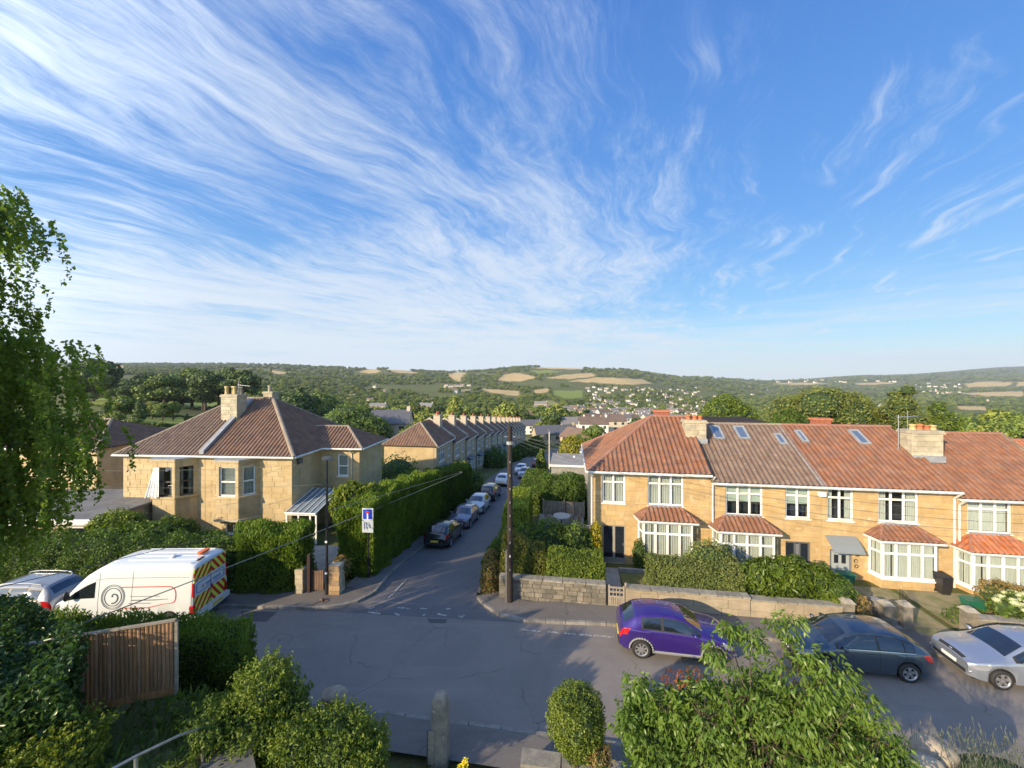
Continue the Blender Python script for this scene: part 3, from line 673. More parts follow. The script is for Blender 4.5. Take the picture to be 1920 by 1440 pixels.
# ---------------------------------------------------------------- the stone terrace on the right
FACE_T = 22.8
def terrace_house(s0, s1, label, ze, zr, roofm, hipL=0., zb=-.12, hipR=0., ridgem=None, gz0=None):
    M = frame(ST(s0, FACE_T), -AR)
    t = thing('terraced_house', label, 'house', M.to_translation(), -AR, 'terraced stone houses across the road')
    return t, M
def rect(M, x0, y0, x1, y1, yl=0.):
    a = hit(M, x0, (y0 + y1) / 2, 'y', yl); b = hit(M, x1, (y0 + y1) / 2, 'y', yl); xm = (x0 + x1) / 2
    return (a.x, b.x, hit(M, xm, y1, 'y', yl).z, hit(M, xm, y0, 'y', yl).z)
def bay(t, M, wx0, wx1, wy0, wy1, ytop, ridge_px, zb, n=4, tilem=TRED, dep=.72, splay=.16, eave_px=None, cur='net', tr=.26):
    """box bay with raked sides; photo pixels give the front window, its sill row and the roof's top row"""
    a = hit(M, wx0, wy1, 'y', -dep); b = hit(M, wx1, wy1, 'y', -dep); xm = (wx0 + wx1) / 2
    zs = hit(M, xm, wy1, 'y', -dep).z; zt = hit(M, xm, wy0, 'y', -dep).z; x0, x1 = a.x, b.x; zr = hit(M, xm, ytop, 'y', 0).z
    F0 = frame((0, -dep, 0), 0)
    # base
    wall(t, frame((x0 - .03, -dep + .02, 0), 0), 0, x1 - x0 + .06, zb, zs - .07, (), th=.2, bm=STONE, name='bay_base')
    L_ = math.hypot(splay, dep); an = math.atan2(dep, splay)
    ML = frame((x0 - splay - .03, 0, 0), -(math.pi - (math.pi - an)) * 1) ; ML = frame((x0 - splay - .03, .0, 0), -an)
    MRr = frame((x1 + .03, -dep, 0), an)
    for Mw in (ML, MRr):
        wall(t, Mw, 0, L_, zb, zs - .07, (), th=.15, bm=STONE, name='bay_base')
        window(t, Mw, .0, L_, zs, zt, 1, tr, cur, y=.0, sill=False, fr=.08)
    window(t, F0, x0 - .03, x1 + .03, zs, zt, n, tr, cur, y=0., sill=False, fr=.07, mull=.06)
    mb = MB(); e = .07; mb.prism([(x0 - .03 - e, -dep - e), (x1 + .03 + e, -dep - e), (x1 + splay + .03 + e, -.03), (x0 - splay - .03 - e, -.03)], zs - .068, zs - .004); mb.build('bay_sill', WHITE, t)
    o = .22; ez = zt + .02
    mb = MB(); P_ = [(x0 - .03 - o, -dep - o), (x1 + .03 + o, -dep - o), (x1 + splay + .03 + o, -.03), (x0 - splay - .03 - o, -.03)]; mb.prism(P_, ez, ez + .09); mb.build('bay_fascia', WHITE, t)
    E = [(p[0], p[1], ez + .11) for p in P_]; tl = (x0 + .42, -.03, zr); tr_ = (x1 - .42, -.03, zr)
    slope(t, [E[0], E[1], tr_, tl], tilem, pitch=.24, course=.33); slope(t, [E[1], E[2], tr_], tilem, pitch=.24, course=.33); slope(t, [E[3], E[0], tl], tilem, pitch=.24, course=.33)
    ridge(t, E[0], tl, RIDGE, r=.07, step=.36); ridge(t, E[1], tr_, RIDGE, r=.07, step=.36)
    mb = MB(); mb.box(tl[0] - .05, tr_[0] + .05, -.07, -.032, zr - .02, zr + .10); mb.build('lead_flashing', LEAD, t)
    mb = MB(); 
    for p, q in zip([P_[3], P_[0], P_[1]], [P_[0], P_[1], P_[2]]): mb.cyl((*p, ez + .06), (*q, ez + .06), .055, .055, 8)
    mb.build('bay_gutter', GUTTER, t)
    return (x0, x1, zs, zt)
def roof_front(t, x0, x1, ze, zr, roofm, hipL=0., hipR=0., dep=8., ov=.38, ridgem=RIDGE, ovl=0., ovr=0.):
    a = (x0 - ovl, -ov, ze); b = (x1 + ovr, -ov, ze); ym = dep / 2; c = (x1 + ovr - hipR, ym, zr); d = (x0 - ovl + hipL, ym, zr)
    e = (x0 - ovl, dep + ov, ze); f = (x1 + ovr, dep + ov, ze)
    slope(t, [a, b, c, d], roofm); slope(t, [f, e, d, c], roofm, sub=4, course=.6)
    if hipL: slope(t, [e, a, d], roofm); ridge(t, a, d, ridgem); ridge(t, e, d, ridgem)
    if hipR: slope(t, [b, f, c], roofm); ridge(t, b, c, ridgem); ridge(t, f, c, ridgem)
    ridge(t, d, c, ridgem)
    mb = MB(); mb.box(x0 - ovl + .04, x1 + ovr - .04, -ov + .05, -.02, ze - .12, ze - .03); mb.box(x0 - ovl, x1 + ovr, -ov, -ov + .045, ze - .14, ze - .02); mb.build('fascia', WHITE, t)
    if hipL: mb = MB(); mb.box(x0 - ovl, x0 - ovl + .045, -ov + .05, dep + ov, ze - .14, ze - .02); mb.build('fascia', WHITE, t); gutter(t, (x0 - ovl - .05, -ov, ze - .04), (x0 - ovl - .05, dep + ov, ze - .04))
    gutter(t, (x0 - ovl, -ov - .06, ze - .05), (x1 + ovr, -ov - .06, ze - .05))
    # party or gable triangles closing the loft
    for x, hp in ((x0, hipL), (x1, hipR)):
        if not hp:
            mb = MB(); mb.hull2([(x - .02, -ov + .1, ze - .05), (x - .02, dep + ov, ze - .05), (x - .02, ym, zr - .06)], [(x + .02, -ov + .1, ze - .05), (x + .02, dep + ov, ze - .05), (x + .02, ym, zr - .06)]); mb.build('party_wall', MORTAR, t)
def shell(t, x0, x1, dep, z0, z1, m_=STONET, left=True, right=True):
    mb = MB()
    if left: mb.box(x0, x0 + .3, .302, dep, z0, z1)
    if right: mb.box(x1 - .3, x1, .302, dep, z0, z1)
    mb.box(x0 + .3, x1 - .3, dep - .3, dep, z0, z1); mb.box(x0 + .3, x1 - .3, .302, dep - .3, z1 - .1, z1 - .01); mb.box(x0 + .3, x1 - .3, .302, dep - .3, 2.5, 2.6)
    mb.build('rear_wall', m_, t)
def roof_pt(M, x, y, ov, ze, dep, zr):                # sight line onto the front slope (local)
    Mi = M.inverted(); o = Mi @ Vector((0, 0, H)); d = Mi.to_3x3() @ Vector(((x - 960) / F, 1, -(y - HZ) / F))
    n_ = Vector((0, -(zr - ze), dep / 2 + ov)).normalized(); a = Vector((0, -ov, ze)); k = (a - o).dot(n_) / d.dot(n_); return o + d * k
def rooflight(t, M, x0, y0, x1, y1, ze, zr, dep=8., ov=.38, wd=None, frm=None, name='roof_window'):
    """x0,y0 top-left; x1,y1 bottom-right of the glass"""
    a = roof_pt(M, x0, y0, ov, ze, dep, zr); b = roof_pt(M, x1, y1, ov, ze, dep, zr)
    V_ = Vector((0, dep / 2 + ov, zr - ze)).normalized(); N_ = Vector((0, -V_.z, V_.y)); v0 = (b - a).dot(V_); xa, xb = min(a.x, b.x), max(a.x, b.x)
    Lh = abs((b.y - a.y) / V_.y); Mx = Matrix(((1, 0, 0, 0), (0, V_.y, -V_.z, 0), (0, V_.z, V_.y, 0), (0, 0, 0, 1)))
    base = Vector((xa, b.y, b.z)); T = Matrix.Translation(base) @ Mx; w_ = xb - xa; h_ = Lh
    mb = MB(); f = .08
    for q in ((-f, 0, -f, h_ + f), (w_, w_ + f, -f, h_ + f), (0, w_, -f, 0), (0, w_, h_, h_ + f)): mb.box(q[0], q[1], q[2], q[3], 0.0, .12, T)
    o = mb.build(name, frm or LEAD, t)
    mb = MB(); g = .035
    for q in ((0, g, 0, h_), (w_ - g, w_, 0, h_), (g, w_ - g, 0, g), (g, w_ - g, h_ - g, h_)): mb.box(q[0], q[1], q[2], q[3], 0.04, .11, T)
    mb.build('sash', mat('sash_grey', (.30, .31, .32), None, rough=.5), o)
    mb = MB(); mb.poly([T @ Vector(v) for v in ((g, g, .09), (w_ - g, g, .09), (w_ - g, h_ - g, .09), (g, h_ - g, .09))]); mb.build('pane', mat('sky_glass', (.34, .40, .44), None, rough=.08, metal=.75), o)
    return o

# house one: end of terrace, hipped
S = [1.3, 7.6, 13.15, 19.25, 25.0, 31.0]
t, M = terrace_house(S[0], S[1], 'end of terrace house with hipped red roof and dark double doors, beside the wooden pole', 0, 0, None); H1, M1 = t, M
W_ = S[1] - S[0]
w1 = rect(M, 1129, 886, 1172, 943); w2 = rect(M, 1215, 889, 1281, 948); dr = rect(M, 1130, 985, 1173, 1056)
by = (hit(M, 1205, 0 + 1000, 'y', 0).x, hit(M, 1300, 1000, 'y', 0).x)
bayo = (by[0] + .25, by[1] - .35, .9, 2.4)
wall(t, I4, 0, W_, -.15, 5.2, [w1, w2, dr, bayo], bm=STONE)
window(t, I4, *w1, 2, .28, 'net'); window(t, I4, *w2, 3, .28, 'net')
shell(t, 0, W_, 8.1, -.6, 5.2); roof_front(t, 0, W_, 5.22, 7.95, TRED, hipL=4.4, ovl=.35, dep=8.1)
bay(t, M, 1207, 1298, 981, 1048, 951, None, -.1)
# dark double doors
mb = MB(); a, b_, c_, d_ = dr; md = (a + b_) / 2
for q in ((a, a + .07, c_, d_), (b_ - .07, b_, c_, d_), (md - .07, md + .07, c_, d_ - .08), (a + .07, b_ - .07, d_ - .08, d_)): mb.box(q[0], q[1], .08, .16, q[2], q[3])
for q in ((a + .07, md - .07), (md + .07, b_ - .07)): mb.box(q[0], q[1], .10, .15, c_, c_ + .28)
dobj = mb.build('door', mat('putty_frame', (.27, .26, .22), None, rough=.5), t)
for q in ((a + .07, md - .07), (md + .07, b_ - .07)):
    mb = MB(); mb.box(q[0], q[1], .125, .135, c_ + .28, d_ - .08); mb.build('pane', DGLASS, dobj)
mb = MB(); mb.cyl((b_ - .13, .06, c_ + 1.0), (b_ - .13, .06, c_ + 1.15), .015); mb.build('handle', GALV, dobj)
mb = MB(); mb.box(a - .1, b_ + .1, -.4, .0, -.12, c_ - .01); mb.box(a - .15, b_ + .15, -.75, -.402, -.12, c_ - .16); mb.build('door_step', CONC, t)
chimney(t, W_ - .62, W_ + .56, 2.25, 3.15, 5.9, 7.72, [(W_ - .35, 2.7, .30, .15, TERRA), (W_ + .02, 2.7, .26, .16, TERRA), (W_ + .34, 2.7, .24, .14, TERRA)])
mb = MB(); mb.box(W_ - .66, W_ + .6, 2.17, 2.245, 6.5, 6.8); mb.build('lead_flashing', LEAD, t)
downpipe(t, [(W_ + .1, -.44, 5.12), (W_ + .12, -.1, 4.85), (W_ + .12, -.1, .0)])
downpipe(t, [(-.06, -.44, 5.12), (-.08, -.06, 4.8), (-.08, -.06, .0)])
# second
t, M = terrace_house(S[1], S[2], 'terraced stone house with a brown tiled roof, three roof windows and dark porch', 0, 0, None); H2, M2 = t, M
W_ = S[2] - S[1]
w1 = rect(M, 1361, 907, 1430, 967); w2 = rect(M, 1473, 910, 1519, 972); dr = rect(M, 1473, 1016, 1520, 1062)
by = (hit(M, 1352, 1020, 'y', 0).x, hit(M, 1455, 1020, 'y', 0).x)
wall(t, I4, 0.003, W_, -.2, 4.8, [w1, w2, (dr[0], dr[1], -.1, dr[3]), (by[0] + .25, by[1] - .35, .8, 2.2)], bm=STONE)
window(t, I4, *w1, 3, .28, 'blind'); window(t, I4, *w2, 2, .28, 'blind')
shell(t, 0.003, W_, 8.1, -.8, 4.8, left=False); roof_front(t, 0, W_, 4.82, 7.52, TBRN, dep=8.1, ridgem=RIDGEB)
bay(t, M, 1352, 1452, 1001, 1069, 968, None, -.2)
a, b_, c_, d_ = dr[0], dr[1], -.1, dr[3]
mb = MB()
for q in ((a, a + .08, c_, d_), (b_ - .08, b_, c_, d_), (a + .08, b_ - .08, d_ - .1, d_), (a + .45, a + .52, c_, d_ - .1), (b_ - .52, b_ - .45, c_, d_ - .1)): mb.box(q[0], q[1], .08, .16, q[2], q[3])
do = mb.build('porch_door', DARKF, t)
mb = MB(); mb.box(a + .52, b_ - .52, .13, .15, c_ + .9, d_ - .15); mb.box(a + .08, a + .45, .12, .135, c_, d_ - .1); mb.box(b_ - .45, b_ - .08, .12, .135, c_, d_ - .1); mb.build('pane', DGLASS, do)
mb = MB(); mb.box(a + .52, b_ - .52, .11, .128, c_, d_ - .15); mb.build('door_leaf', mat('grey_door', (.16, .17, .19), None, rough=.4), do)
rooflight(t, M, 1331, 801, 1357, 823, 4.82, 7.52, dep=8.1); rooflight(t, M, 1376, 802, 1404, 823, 4.82, 7.52, dep=8.1); rooflight(t, M, 1452, 816, 1474, 833, 4.82, 7.52, dep=8.1)
mb = MB(); mb.box(.02, .16, -.2, 4.0, 5.0, 5.05, Matrix(((1, 0, 0, 0), (0, 1, 0, 0), (0, .617, 1, -.01), (0, 0, 0, 1)))); mb.build('gap_shade_strip', BLACKM, t)  # black strip painted in for the shadowed gap at the roof step
mb = MB(); mb.box(W_ - .17, W_ + .13, -.33, 4.1, 4.99, 5.09, Matrix(((1, 0, 0, 0), (0, 1, 0, 0), (0, .603, 1, .02), (0, 0, 0, 1)))); mb.build('lead_verge', LEAD, t)
mb = MB(); mb.box(.9, 4.9, 4.5, 7.5, 6.5, 7.66); mb.build('dormer', mat('dormer_felt', (.05, .042, .04), None, rough=1., spec=.1), t)
# third
t, M = terrace_house(S[2], S[3], 'terraced stone house with red roof, two roof windows and grey canopy over its door', 0, 0, None); H3, M3 = t, M
W_ = S[3] - S[2]
w1 = rect(M, 1551, 914, 1600, 976); w2 = rect(M, 1647, 918, 1722, 980); dr = rect(M, 1556, 1031, 1598, 1098)
by = (hit(M, 1655, 1020, 'y', 0).x, hit(M, 1755, 1020, 'y', 0).x)
wall(t, I4, 0.003, W_, -.35, 4.8, [w1, w2, (dr[0], dr[1], -.1, dr[3]), (by[0] + .25, by[1] - .35, .8, 2.2)], bm=STONE)
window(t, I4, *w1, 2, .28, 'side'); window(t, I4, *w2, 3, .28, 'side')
shell(t, 0.003, W_, 8.1, -.8, 4.8, left=False); roof_front(t, 0, W_, 4.82, 7.52, TRED, dep=8.1)
bay(t, M, 1656, 1756, 1019, 1087, 986, None, -.5)
a, b_, c_, d_ = dr[0], dr[1], -.1, dr[3]
mb = MB()
for q in ((a, a + .09, c_, d_), (b_ - .09, b_, c_, d_), (a + .09, b_ - .09, d_ - .1, d_)): mb.box(q[0], q[1], .06, .14, q[2], q[3])
do = mb.build('door', mat('grey_door', (.16, .17, .19)), t)
mb = MB(); mb.box(a + .09, b_ - .09, .10, .14, c_, d_ - .1); mb.build('door_leaf', mat('pale_door', (.32, .36, .38), None, rough=.4), do)
mb = MB(); mb.box(a + .25, a + .45, .085, .098, c_ + .8, d_ - .3); mb.box(b_ - .45, b_ - .25, .085, .098, c_ + .8, d_ - .3); mb.build('pane', DGLASS, do)
ca, cb = hit(M, 1549, 1005, 'y', -.1).x, hit(M, 1607, 1005, 'y', -.1).x; cz = hit(M, 1578, 1004, 'y', 0).z; mb = MB()
prof = [(0, cz), (-.25, cz - .16), (-.5, cz - .36), (-.72, cz - .62)]
for (ya, za), (yb, zb_) in zip(prof[:-1], prof[1:]): mb.hull2([(ca, ya, za), (cb, ya, za), (cb, ya, za - .05), (ca, ya, za - .05)][::-1], [(ca, yb, zb_), (cb, yb, zb_), (cb, yb, zb_ - .05), (ca, yb, zb_ - .05)][::-1])
mb.build('door_canopy', mat('canopy_grey', (.20, .22, .23), None, rough=.5), t, recalc=True)
rooflight(t, M, 1492, 810, 1514, 829, 4.82, 7.52, dep=8.1); rooflight(t, M, 1592, 809, 1630, 833, 4.82, 7.52, dep=8.1)
chimney(t, W_ - .55, W_ + .95, 1.75, 2.7, 5.3, 7.4, [(W_ - .2, 2.2, .3, .17, POTY), (W_ + .15, 2.2, .32, .18, TERRA), (W_ + .5, 2.2, .26, .16, TERRA), (W_ + .8, 2.2, .27, .17, POTY)])
mb = MB(); mb.box(W_ - .6, W_ + 1.0, 1.66, 1.745, 5.85, 6.2); mb.build('lead_flashing', LEAD, t)
downpipe(t, [(W_ - .1, -.44, 4.72), (W_ - .1, -.1, 4.4), (W_ - .1, -.1, -.2)], r=.055)
mb = MB(); e = hit(M, 1541, 926, 'y', -.1); mb.box(e.x - .16, e.x + .16, -.2, -.03, e.z - .12, e.z + .12); mb.build('alarm_box', WHITEP, t)
for k_ in range(7):                              # wrought letters beside the door
    pass
for zz_, px0 in ((1040, 1608), (1052, 1605), (1062, 1606)):
    e = hit(M, px0, zz_, 'y', -.03); mb = MB(); mb.lathe([(.07, 0), (.10, .015), (.10, .03), (.07, .03)], 'Y', 12, (e.x, -.045, e.z)); mb.build('house_number', BLACKM, t)
# fourth
t, M = terrace_house(S[3], S[4], 'terraced stone house at the right edge with an orange bay roof and hydrangeas in front', 0, 0, None); H4, M4 = t, M
W_ = S[4] - S[3]
w1 = rect(M, 1814, 935, 1897, 1000)
wall(t, I4, 0.003, W_, -.7, 4.45, [w1, (2.2, 4.0, .4, 1.9)], bm=STONE)
window(t, I4, *w1, 3, .28, 'net')
shell(t, 0.003, W_, 8.1, -1., 4.45, left=False); roof_front(t, 0, W_, 4.47, 7.2, TRED, dep=8.1)
bay(t, M, 1826, 1940, 1042, 1108, 1004, None, -.8, n=4, tilem=TORG)
downpipe(t, [(.15, -.44, 4.4), (.12, -.1, 4.1), (.12, -.1, -.4)], r=.05)
mb = MB(); mb.box(W_ - .12, W_ + .12, -.33, 4.1, 4.66, 4.76, Matrix(((1, 0, 0, 0), (0, 1, 0, 0), (0, .61, 1, .02), (0, 0, 0, 1)))); mb.build('lead_verge', RIDGEB, t)
t, M = terrace_house(S[4], S[5], 'terraced house whose orange roof just shows at the right edge of the picture', 0, 0, None)
wall(t, I4, .003, 6, -.8, 4.1, [], bm=None, m_=STONE); shell(t, .003, 6, 8.1, -1, 4.1, left=False); roof_front(t, 0, 6, 4.12, 6.85, TORG, dep=8.1)
# stack on the back slope and aerial
a_ = thing('tv_aerial', 'thin grey television aerial beside the yellow and red chimney pots', 'aerial', ST(18.35, 25.0, 6.3), -AR)
mb = MB(); mb.cyl((0, 0, 0), (0, 0, 2.1), .022); mb.cyl((.5, .05, .4), (.5, .05, 2.3), .015); mb.build('mast', GALV, a_)
mb = MB(); mb.cyl((-.1, 0, 1.95), (1.0, 0, 2.05), .014); [mb.cyl((x_, -.25, 1.96 + x_ * .09), (x_, .25, 1.96 + x_ * .09), .007) for x_ in (0, .15, .3, .45, .6, .75, .9)]; mb.build('antenna', GALV, a_)
for sx_, dx, lab in ((6.2, 0, 'red brick stack on the rear slope of the hipped end house'), (16.1, 0, 'red brick stack on the rear slope behind the largest roof window')):
    a_ = thing('chimney_stack', lab, 'chimney', ST(sx_, 28.0, 6.4), -AR); mb = MB(); mb.box(-.45, .45, -.3, .3, 0, 1.75 if sx_ < 10 else 1.35); mb.build('stack', mat('red_brick', (.36, .12, .07), (.27, .09, .06), 6, .9), a_)
    mb = MB(); mb.box(-.52, .52, -.37, .37, 1.75 if sx_ < 10 else 1.35, (1.75 if sx_ < 10 else 1.35) + .12); mb.build('cap', TERRA, a_)

# ---------------------------------------------------------------- the pair of villas on the left
ML_ = frame(PD(548, HZ, 26.35) - Vector((0, 0, H)), -R(4)); LR = -R(4)
def villa(name, label, x0, x1, tilem, hipL, hipR, own):
    return None
V1 = thing('villa', 'left half of the stone villa pair, grey brown roof, white sheet at its bay', 'house', ML_.to_translation(), LR, None)
V2 = thing('villa', 'right half of the stone villa pair, rust roof, tall chimney and side porch', 'house', ML_.to_translation(), LR, None)
xl = hit(ML_, 232, 858, 'y', 0).x; xp = hit(ML_, 385, 856, 'y', 0).x; ZE = 5.18; ZR = 8.85; DP = 9.4
b1 = [hit(ML_, x_, 900, 'y', -.95).x for x_ in (286, 328)]; b2 = [hit(ML_, x_, 900, 'y', -.95).x for x_ in (405, 447)]
for (V, xa, xb, bb, low) in ((V1, xl, xp, b1, 0), (V2, xp + .003, 0, b2, 1)):
    op = (bb[0] + .1, bb[1] - .1, 1.3 if not low else 2.6, 4.6)
    wall(V, I4, xa, xb, -.9, ZE, [op], bm=STONEL, bw=.85, bh=.36, d=.012)
    # canted bay
    zt, zs = ZE - .28, hit(ML_, (bb[0] + bb[1]) / 2 * 0 + (306 if V is V1 else 428), 931, 'y', -.95).z; zh = hit(ML_, 306 if V is V1 else 428, 876, 'y', -.95).z
    sp_ = .75; dep = .95; L_ = math.hypot(sp_, dep); an = math.atan2(dep, sp_); zb = -.9 if not low else 1.15
    for Mw, wd in ((frame((bb[0], -dep, 0), 0), bb[1] - bb[0]), (frame((bb[0] - sp_, 0, 0), -an), L_), (frame((bb[1], -dep, 0), an), L_)):
        e = .22 if wd > 1.3 else .24
        wall(V, Mw, 0, wd, zb, zt, [(e, wd - e, zs, zh)], th=.2, bm=STONEL, bw=.7, bh=.36, name='bay_wall', d=.012)
        window(V, Mw, e, wd - e, zs, zh, 1, .48, 'net' if V is V2 else 'side', y=.08, fr=.05, name='sash_window', m_=WHITE if V is V2 else mat('brown_frame', (.09, .07, .05), None))
    poly = [(bb[0] - .08, -dep - .1), (bb[1] + .08, -dep - .1), (bb[1] + sp_ + .12, -.02), (bb[0] - sp_ - .12, -.02)]
    mb = MB(); mb.prism(poly, zt, zt + .12); mb.build('bay_cornice', STONEL, V)
    mb = MB(); mb.prism([(x_ * 1, y_ * .98) for x_, y_ in poly], zt + .122, zt + .17); mb.build('bay_roof', LEAD, V)
    mb = MB(); mb.prism([(p[0], p[1]) for p in poly], zs - .16, zs - .02); mb.build('bay_sill', STONEL, V)
    if low: mb = MB(); mb.prism(poly, zb - .14, zb); mb.prism([(bb[0] + .05, -dep * .7), (bb[1] - .05, -dep * .7), (bb[1] + sp_ * .7, -.02), (bb[0] - sp_ * .7, -.02)], zb - .4, zb - .142); mb.build('bay_corbel', CHIM, V)
# white sheet thrown out of the left bay window
sh = thing('white_sheet', 'white sheet draped over the open window of the left bay', 'sheet', ML_.to_translation(), LR)
mb = MB(); zt_ = hit(ML_, 306, 877, 'y', -1.05).z; zb_ = hit(ML_, 300, 932, 'y', -1.05).z; nn = 18; rows_ = 8; vs = []
for j in range(rows_ + 1):
    f = j / rows_; wa = .30 + .55 * f
    for i in range(nn + 1): vs.append((b1[0] + .45 - wa * .95 + (i / nn) * (wa * 1.25), -1.02 - .14 * f - .045 * math.sin(i * 1.5) * (.3 + f), zt_ + (zb_ - zt_) * f - .05 * math.cos(i * .5) * f))
mb.add(vs, [(j * (nn + 1) + i, j * (nn + 1) + i + 1, (j + 1) * (nn + 1) + i + 1, (j + 1) * (nn + 1) + i) for j in range(rows_) for i in range(nn)]); o = mb.build('cloth', mat('white_cloth', (.78, .78, .78), None, rough=.9), sh, smooth=True)
# ground floor windows under the right bay
for px0, px1, py0, py1 in ((425, 440, 974, 1000), (452, 474, 969, 993)):
    r = rect(ML_, px0, py0, px1, py1, -.06); window(V2, frame((0, -.12, 0), 0), *r, 1 if px0 < 450 else 2, 0, 'side', y=0, name='window')
# roofs
ov = .38; ym = DP / 2
ridL = xl - ov + ym + ov; ridR = ov - (ym + ov)
A = (xl - ov, -ov, ZE); B = (ov, -ov, ZE); C = (ridR, ym, ZR); Dp = (ridL, ym, ZR); Pm = (xp, -ov, ZE); Pt = (xp, ym, ZR); E = (xl - ov, DP + ov, ZE); Fp = (ov, DP + ov, ZE)
if ridL > xp: ridL = xp - .3; Dp = (ridL, ym, ZR)
slope(V1, [A, Pm, Pt, Dp], TBRN); slope(V1, [E, A, Dp], TBRN, sub=4); slope(V2, [Pm, B, C, Pt], TBR2); slope(V2, [B, Fp, C], TBR2)
slope(V1, [(xp, DP + ov, ZE), E, Dp, Pt], TBRN, sub=4, course=.6); slope(V2, [Fp, (xp, DP + ov, ZE), Pt, C], TBR2, sub=4, course=.6)
ridge(V1, A, Dp, RIDGEB); ridge(V1, Dp, Pt, RIDGEB); ridge(V2, B, C, RIDGEB, r=.15); ridge(V2, Pt, C, RIDGEB); ridge(V2, Fp, C, RIDGEB)
mb = MB(); zs_ = (ZR - ZE) / (ym + ov); mb.box(xp - .16, xp + .16, -ov + .05, ym - .4, ZE + .08, ZE + .32, Matrix(((1, 0, 0, 0), (0, 1, 0, 0), (0, zs_, 1, zs_ * ov), (0, 0, 0, 1)))); mb.build('parapet_coping', LEAD, V1)
for V, xa, xb in ((V1, xl - ov, xp), (V2, xp, ov)):
    mb = MB(); mb.box(xa, xb, -ov, -.03, ZE - .12, ZE - .03); mb.build('soffit', WHITE if V is V2 else WOODP, V); gutter(V, (xa, -ov - .06, ZE - .03), (xb, -ov - .06, ZE - .03))
gutter(V2, (ov + .05, -ov, ZE - .03), (ov + .05, 3.0, ZE - .03))
mb = MB(); mb.box(.02, ov, -ov + .05, 3.2, ZE - .12, ZE - .03); mb.build('soffit', WHITE, V2)
# side walls
YW = 3.35; xw = 3.12; YW2 = YW + 4.1
wall(V2, frame((.0, 0, 0), R(90)), .3, YW, -.9, ZE, [], th=.3, bm=STONEL, bw=.85, bh=.36, d=.012, name='side_wall')
wr_ = rect(ML_ @ frame((0, YW, 0), 0), 633, 852, 653, 893)
MW = frame((0, YW, 0), 0)
wall(V2, MW, .0, xw, -1.2, ZE, [wr_], bm=STONEL, bw=.85, bh=.36, d=.012, name='wing_wall')
window(V2, MW, *wr_, 1, .48, 'net', y=.07, fr=.07, name='sash_window', sill=True)
wall(V2, frame((xw, YW, 0), R(90)), 0.3, 4.1, -1.4, ZE, [], bm=STONEL, bw=.85, bh=.36, d=.012, name='wing_wall')
for Mq, x_q, col_ in ((frame((0, 0, 0), R(90)), 0, 0), (frame((0, 0, 0), 0), -.5, 0), (frame((xw, YW, 0), R(90)), 0, 0), (MW, xw - .5, 0)):
    for k in range(13):
        w_ = .5 if k % 2 else .34
        xs_ = (x_q, x_q + w_) if x_q >= 0 and Mq is not MW else ((x_q + .5 - w_, x_q + .5))
        block(V2, Mq, xs_[0], xs_[1], .4 + k * .36, .4 + (k + 1) * .36, STONEL, d=.035, name='quoin')
mb = MB(); mb.box(xl, xl + .3, .3, DP, -.9, ZE); mb.box(xl + .3, 0, DP - .3, DP, -.9, ZE); mb.build('rear_wall', STONEL, V1)
mb = MB(); mb.box(.0, xw, YW2 - .3, YW2, -1.4, ZE); mb.build('rear_wall', STONEL, V2)
for k in range(13):
    w_ = .5 if k % 2 else .34; block(V1, I4, xl, xl + w_, .4 + k * .36, .4 + (k + 1) * .36, STONEL, d=.035, name='quoin')
# wing roof
zw = 6.55; ymw = YW + 2.05; wp = [(-.6, YW - ov, ZE), (xw + ov, YW - ov, ZE), (xw + ov - 2.3, ymw, zw), (-1.6, ymw, zw)]
slope(V2, wp, TBR2); slope(V2, [(xw + ov, YW - ov, ZE), (xw + ov, YW2 + ov, ZE), wp[2]], TBR2); slope(V2, [(xw + ov, YW2 + ov, ZE), (-.6, YW2 + ov, ZE), (-1.6, ymw, zw), wp[2]], TBR2, sub=4)
ridge(V2, wp[1], wp[2], RIDGEB); ridge(V2, wp[3], wp[2], RIDGEB)
gutter(V2, (.35, YW - ov - .06, ZE - .03), (xw + ov, YW - ov - .06, ZE - .03)); gutter(V2, (xw + ov + .05, YW - ov, ZE - .03), (xw + ov + .05, YW2 + ov, ZE - .03))
pp = hit(ML_, 659, 850, 'y', YW - .1).x; downpipe(V2, [(pp, YW - ov - .06, ZE - .08), (pp, YW - .07, ZE - .4), (pp, YW - .07, -1)])
cx = hit(ML_, 441, 800, 'y', 3.0).x
chimney(V2, cx - .72, cx + .55, 2.5, 3.5, 6.9, 9.05, [(cx - .55, 2.85, .62, .15, POTY), (cx - .25, 3.1, .62, .15, POTY), (cx + .05, 2.9, .62, .14, POTY), (cx + .32, 3.15, .58, .14, CHIM)], m_=CHIM)
mb = MB(); mb.cyl((cx + .3, 2.9, 9.1), (cx + .35, 2.9, 10.3), .02); mb.cyl((cx + .3, 2.9, 9.95), (cx + 1.3, 2.85, 9.85), .014); [mb.cyl((cx + .5 + k * .14, 2.7, 9.93 - k * .014), (cx + .5 + k * .14, 3.1, 9.93 - k * .014), .006) for k in range(6)]
ae = thing('tv_aerial', 'small television aerial standing on the villa chimney', 'aerial', ML_.to_translation(), LR); mb.build('antenna', GALV, ae)
cx2 = hit(ML_, 508, 740, 'y', 6.3).x
chimney(V2, cx2 - .4, cx2 + .4, 5.9, 6.7, 7.0, 9.15, [(cx2 - .1, 6.3, .5, .16, CHIM)], m_=CHIM)
lt = rect(ML_ @ frame((0, 0, 0), 0), 552, 862, 559, 874)
mb = MB(); mb.box(.03, .22, .45, .85, 4.55, 4.9); mb.build('floodlight', DARKF, V2)
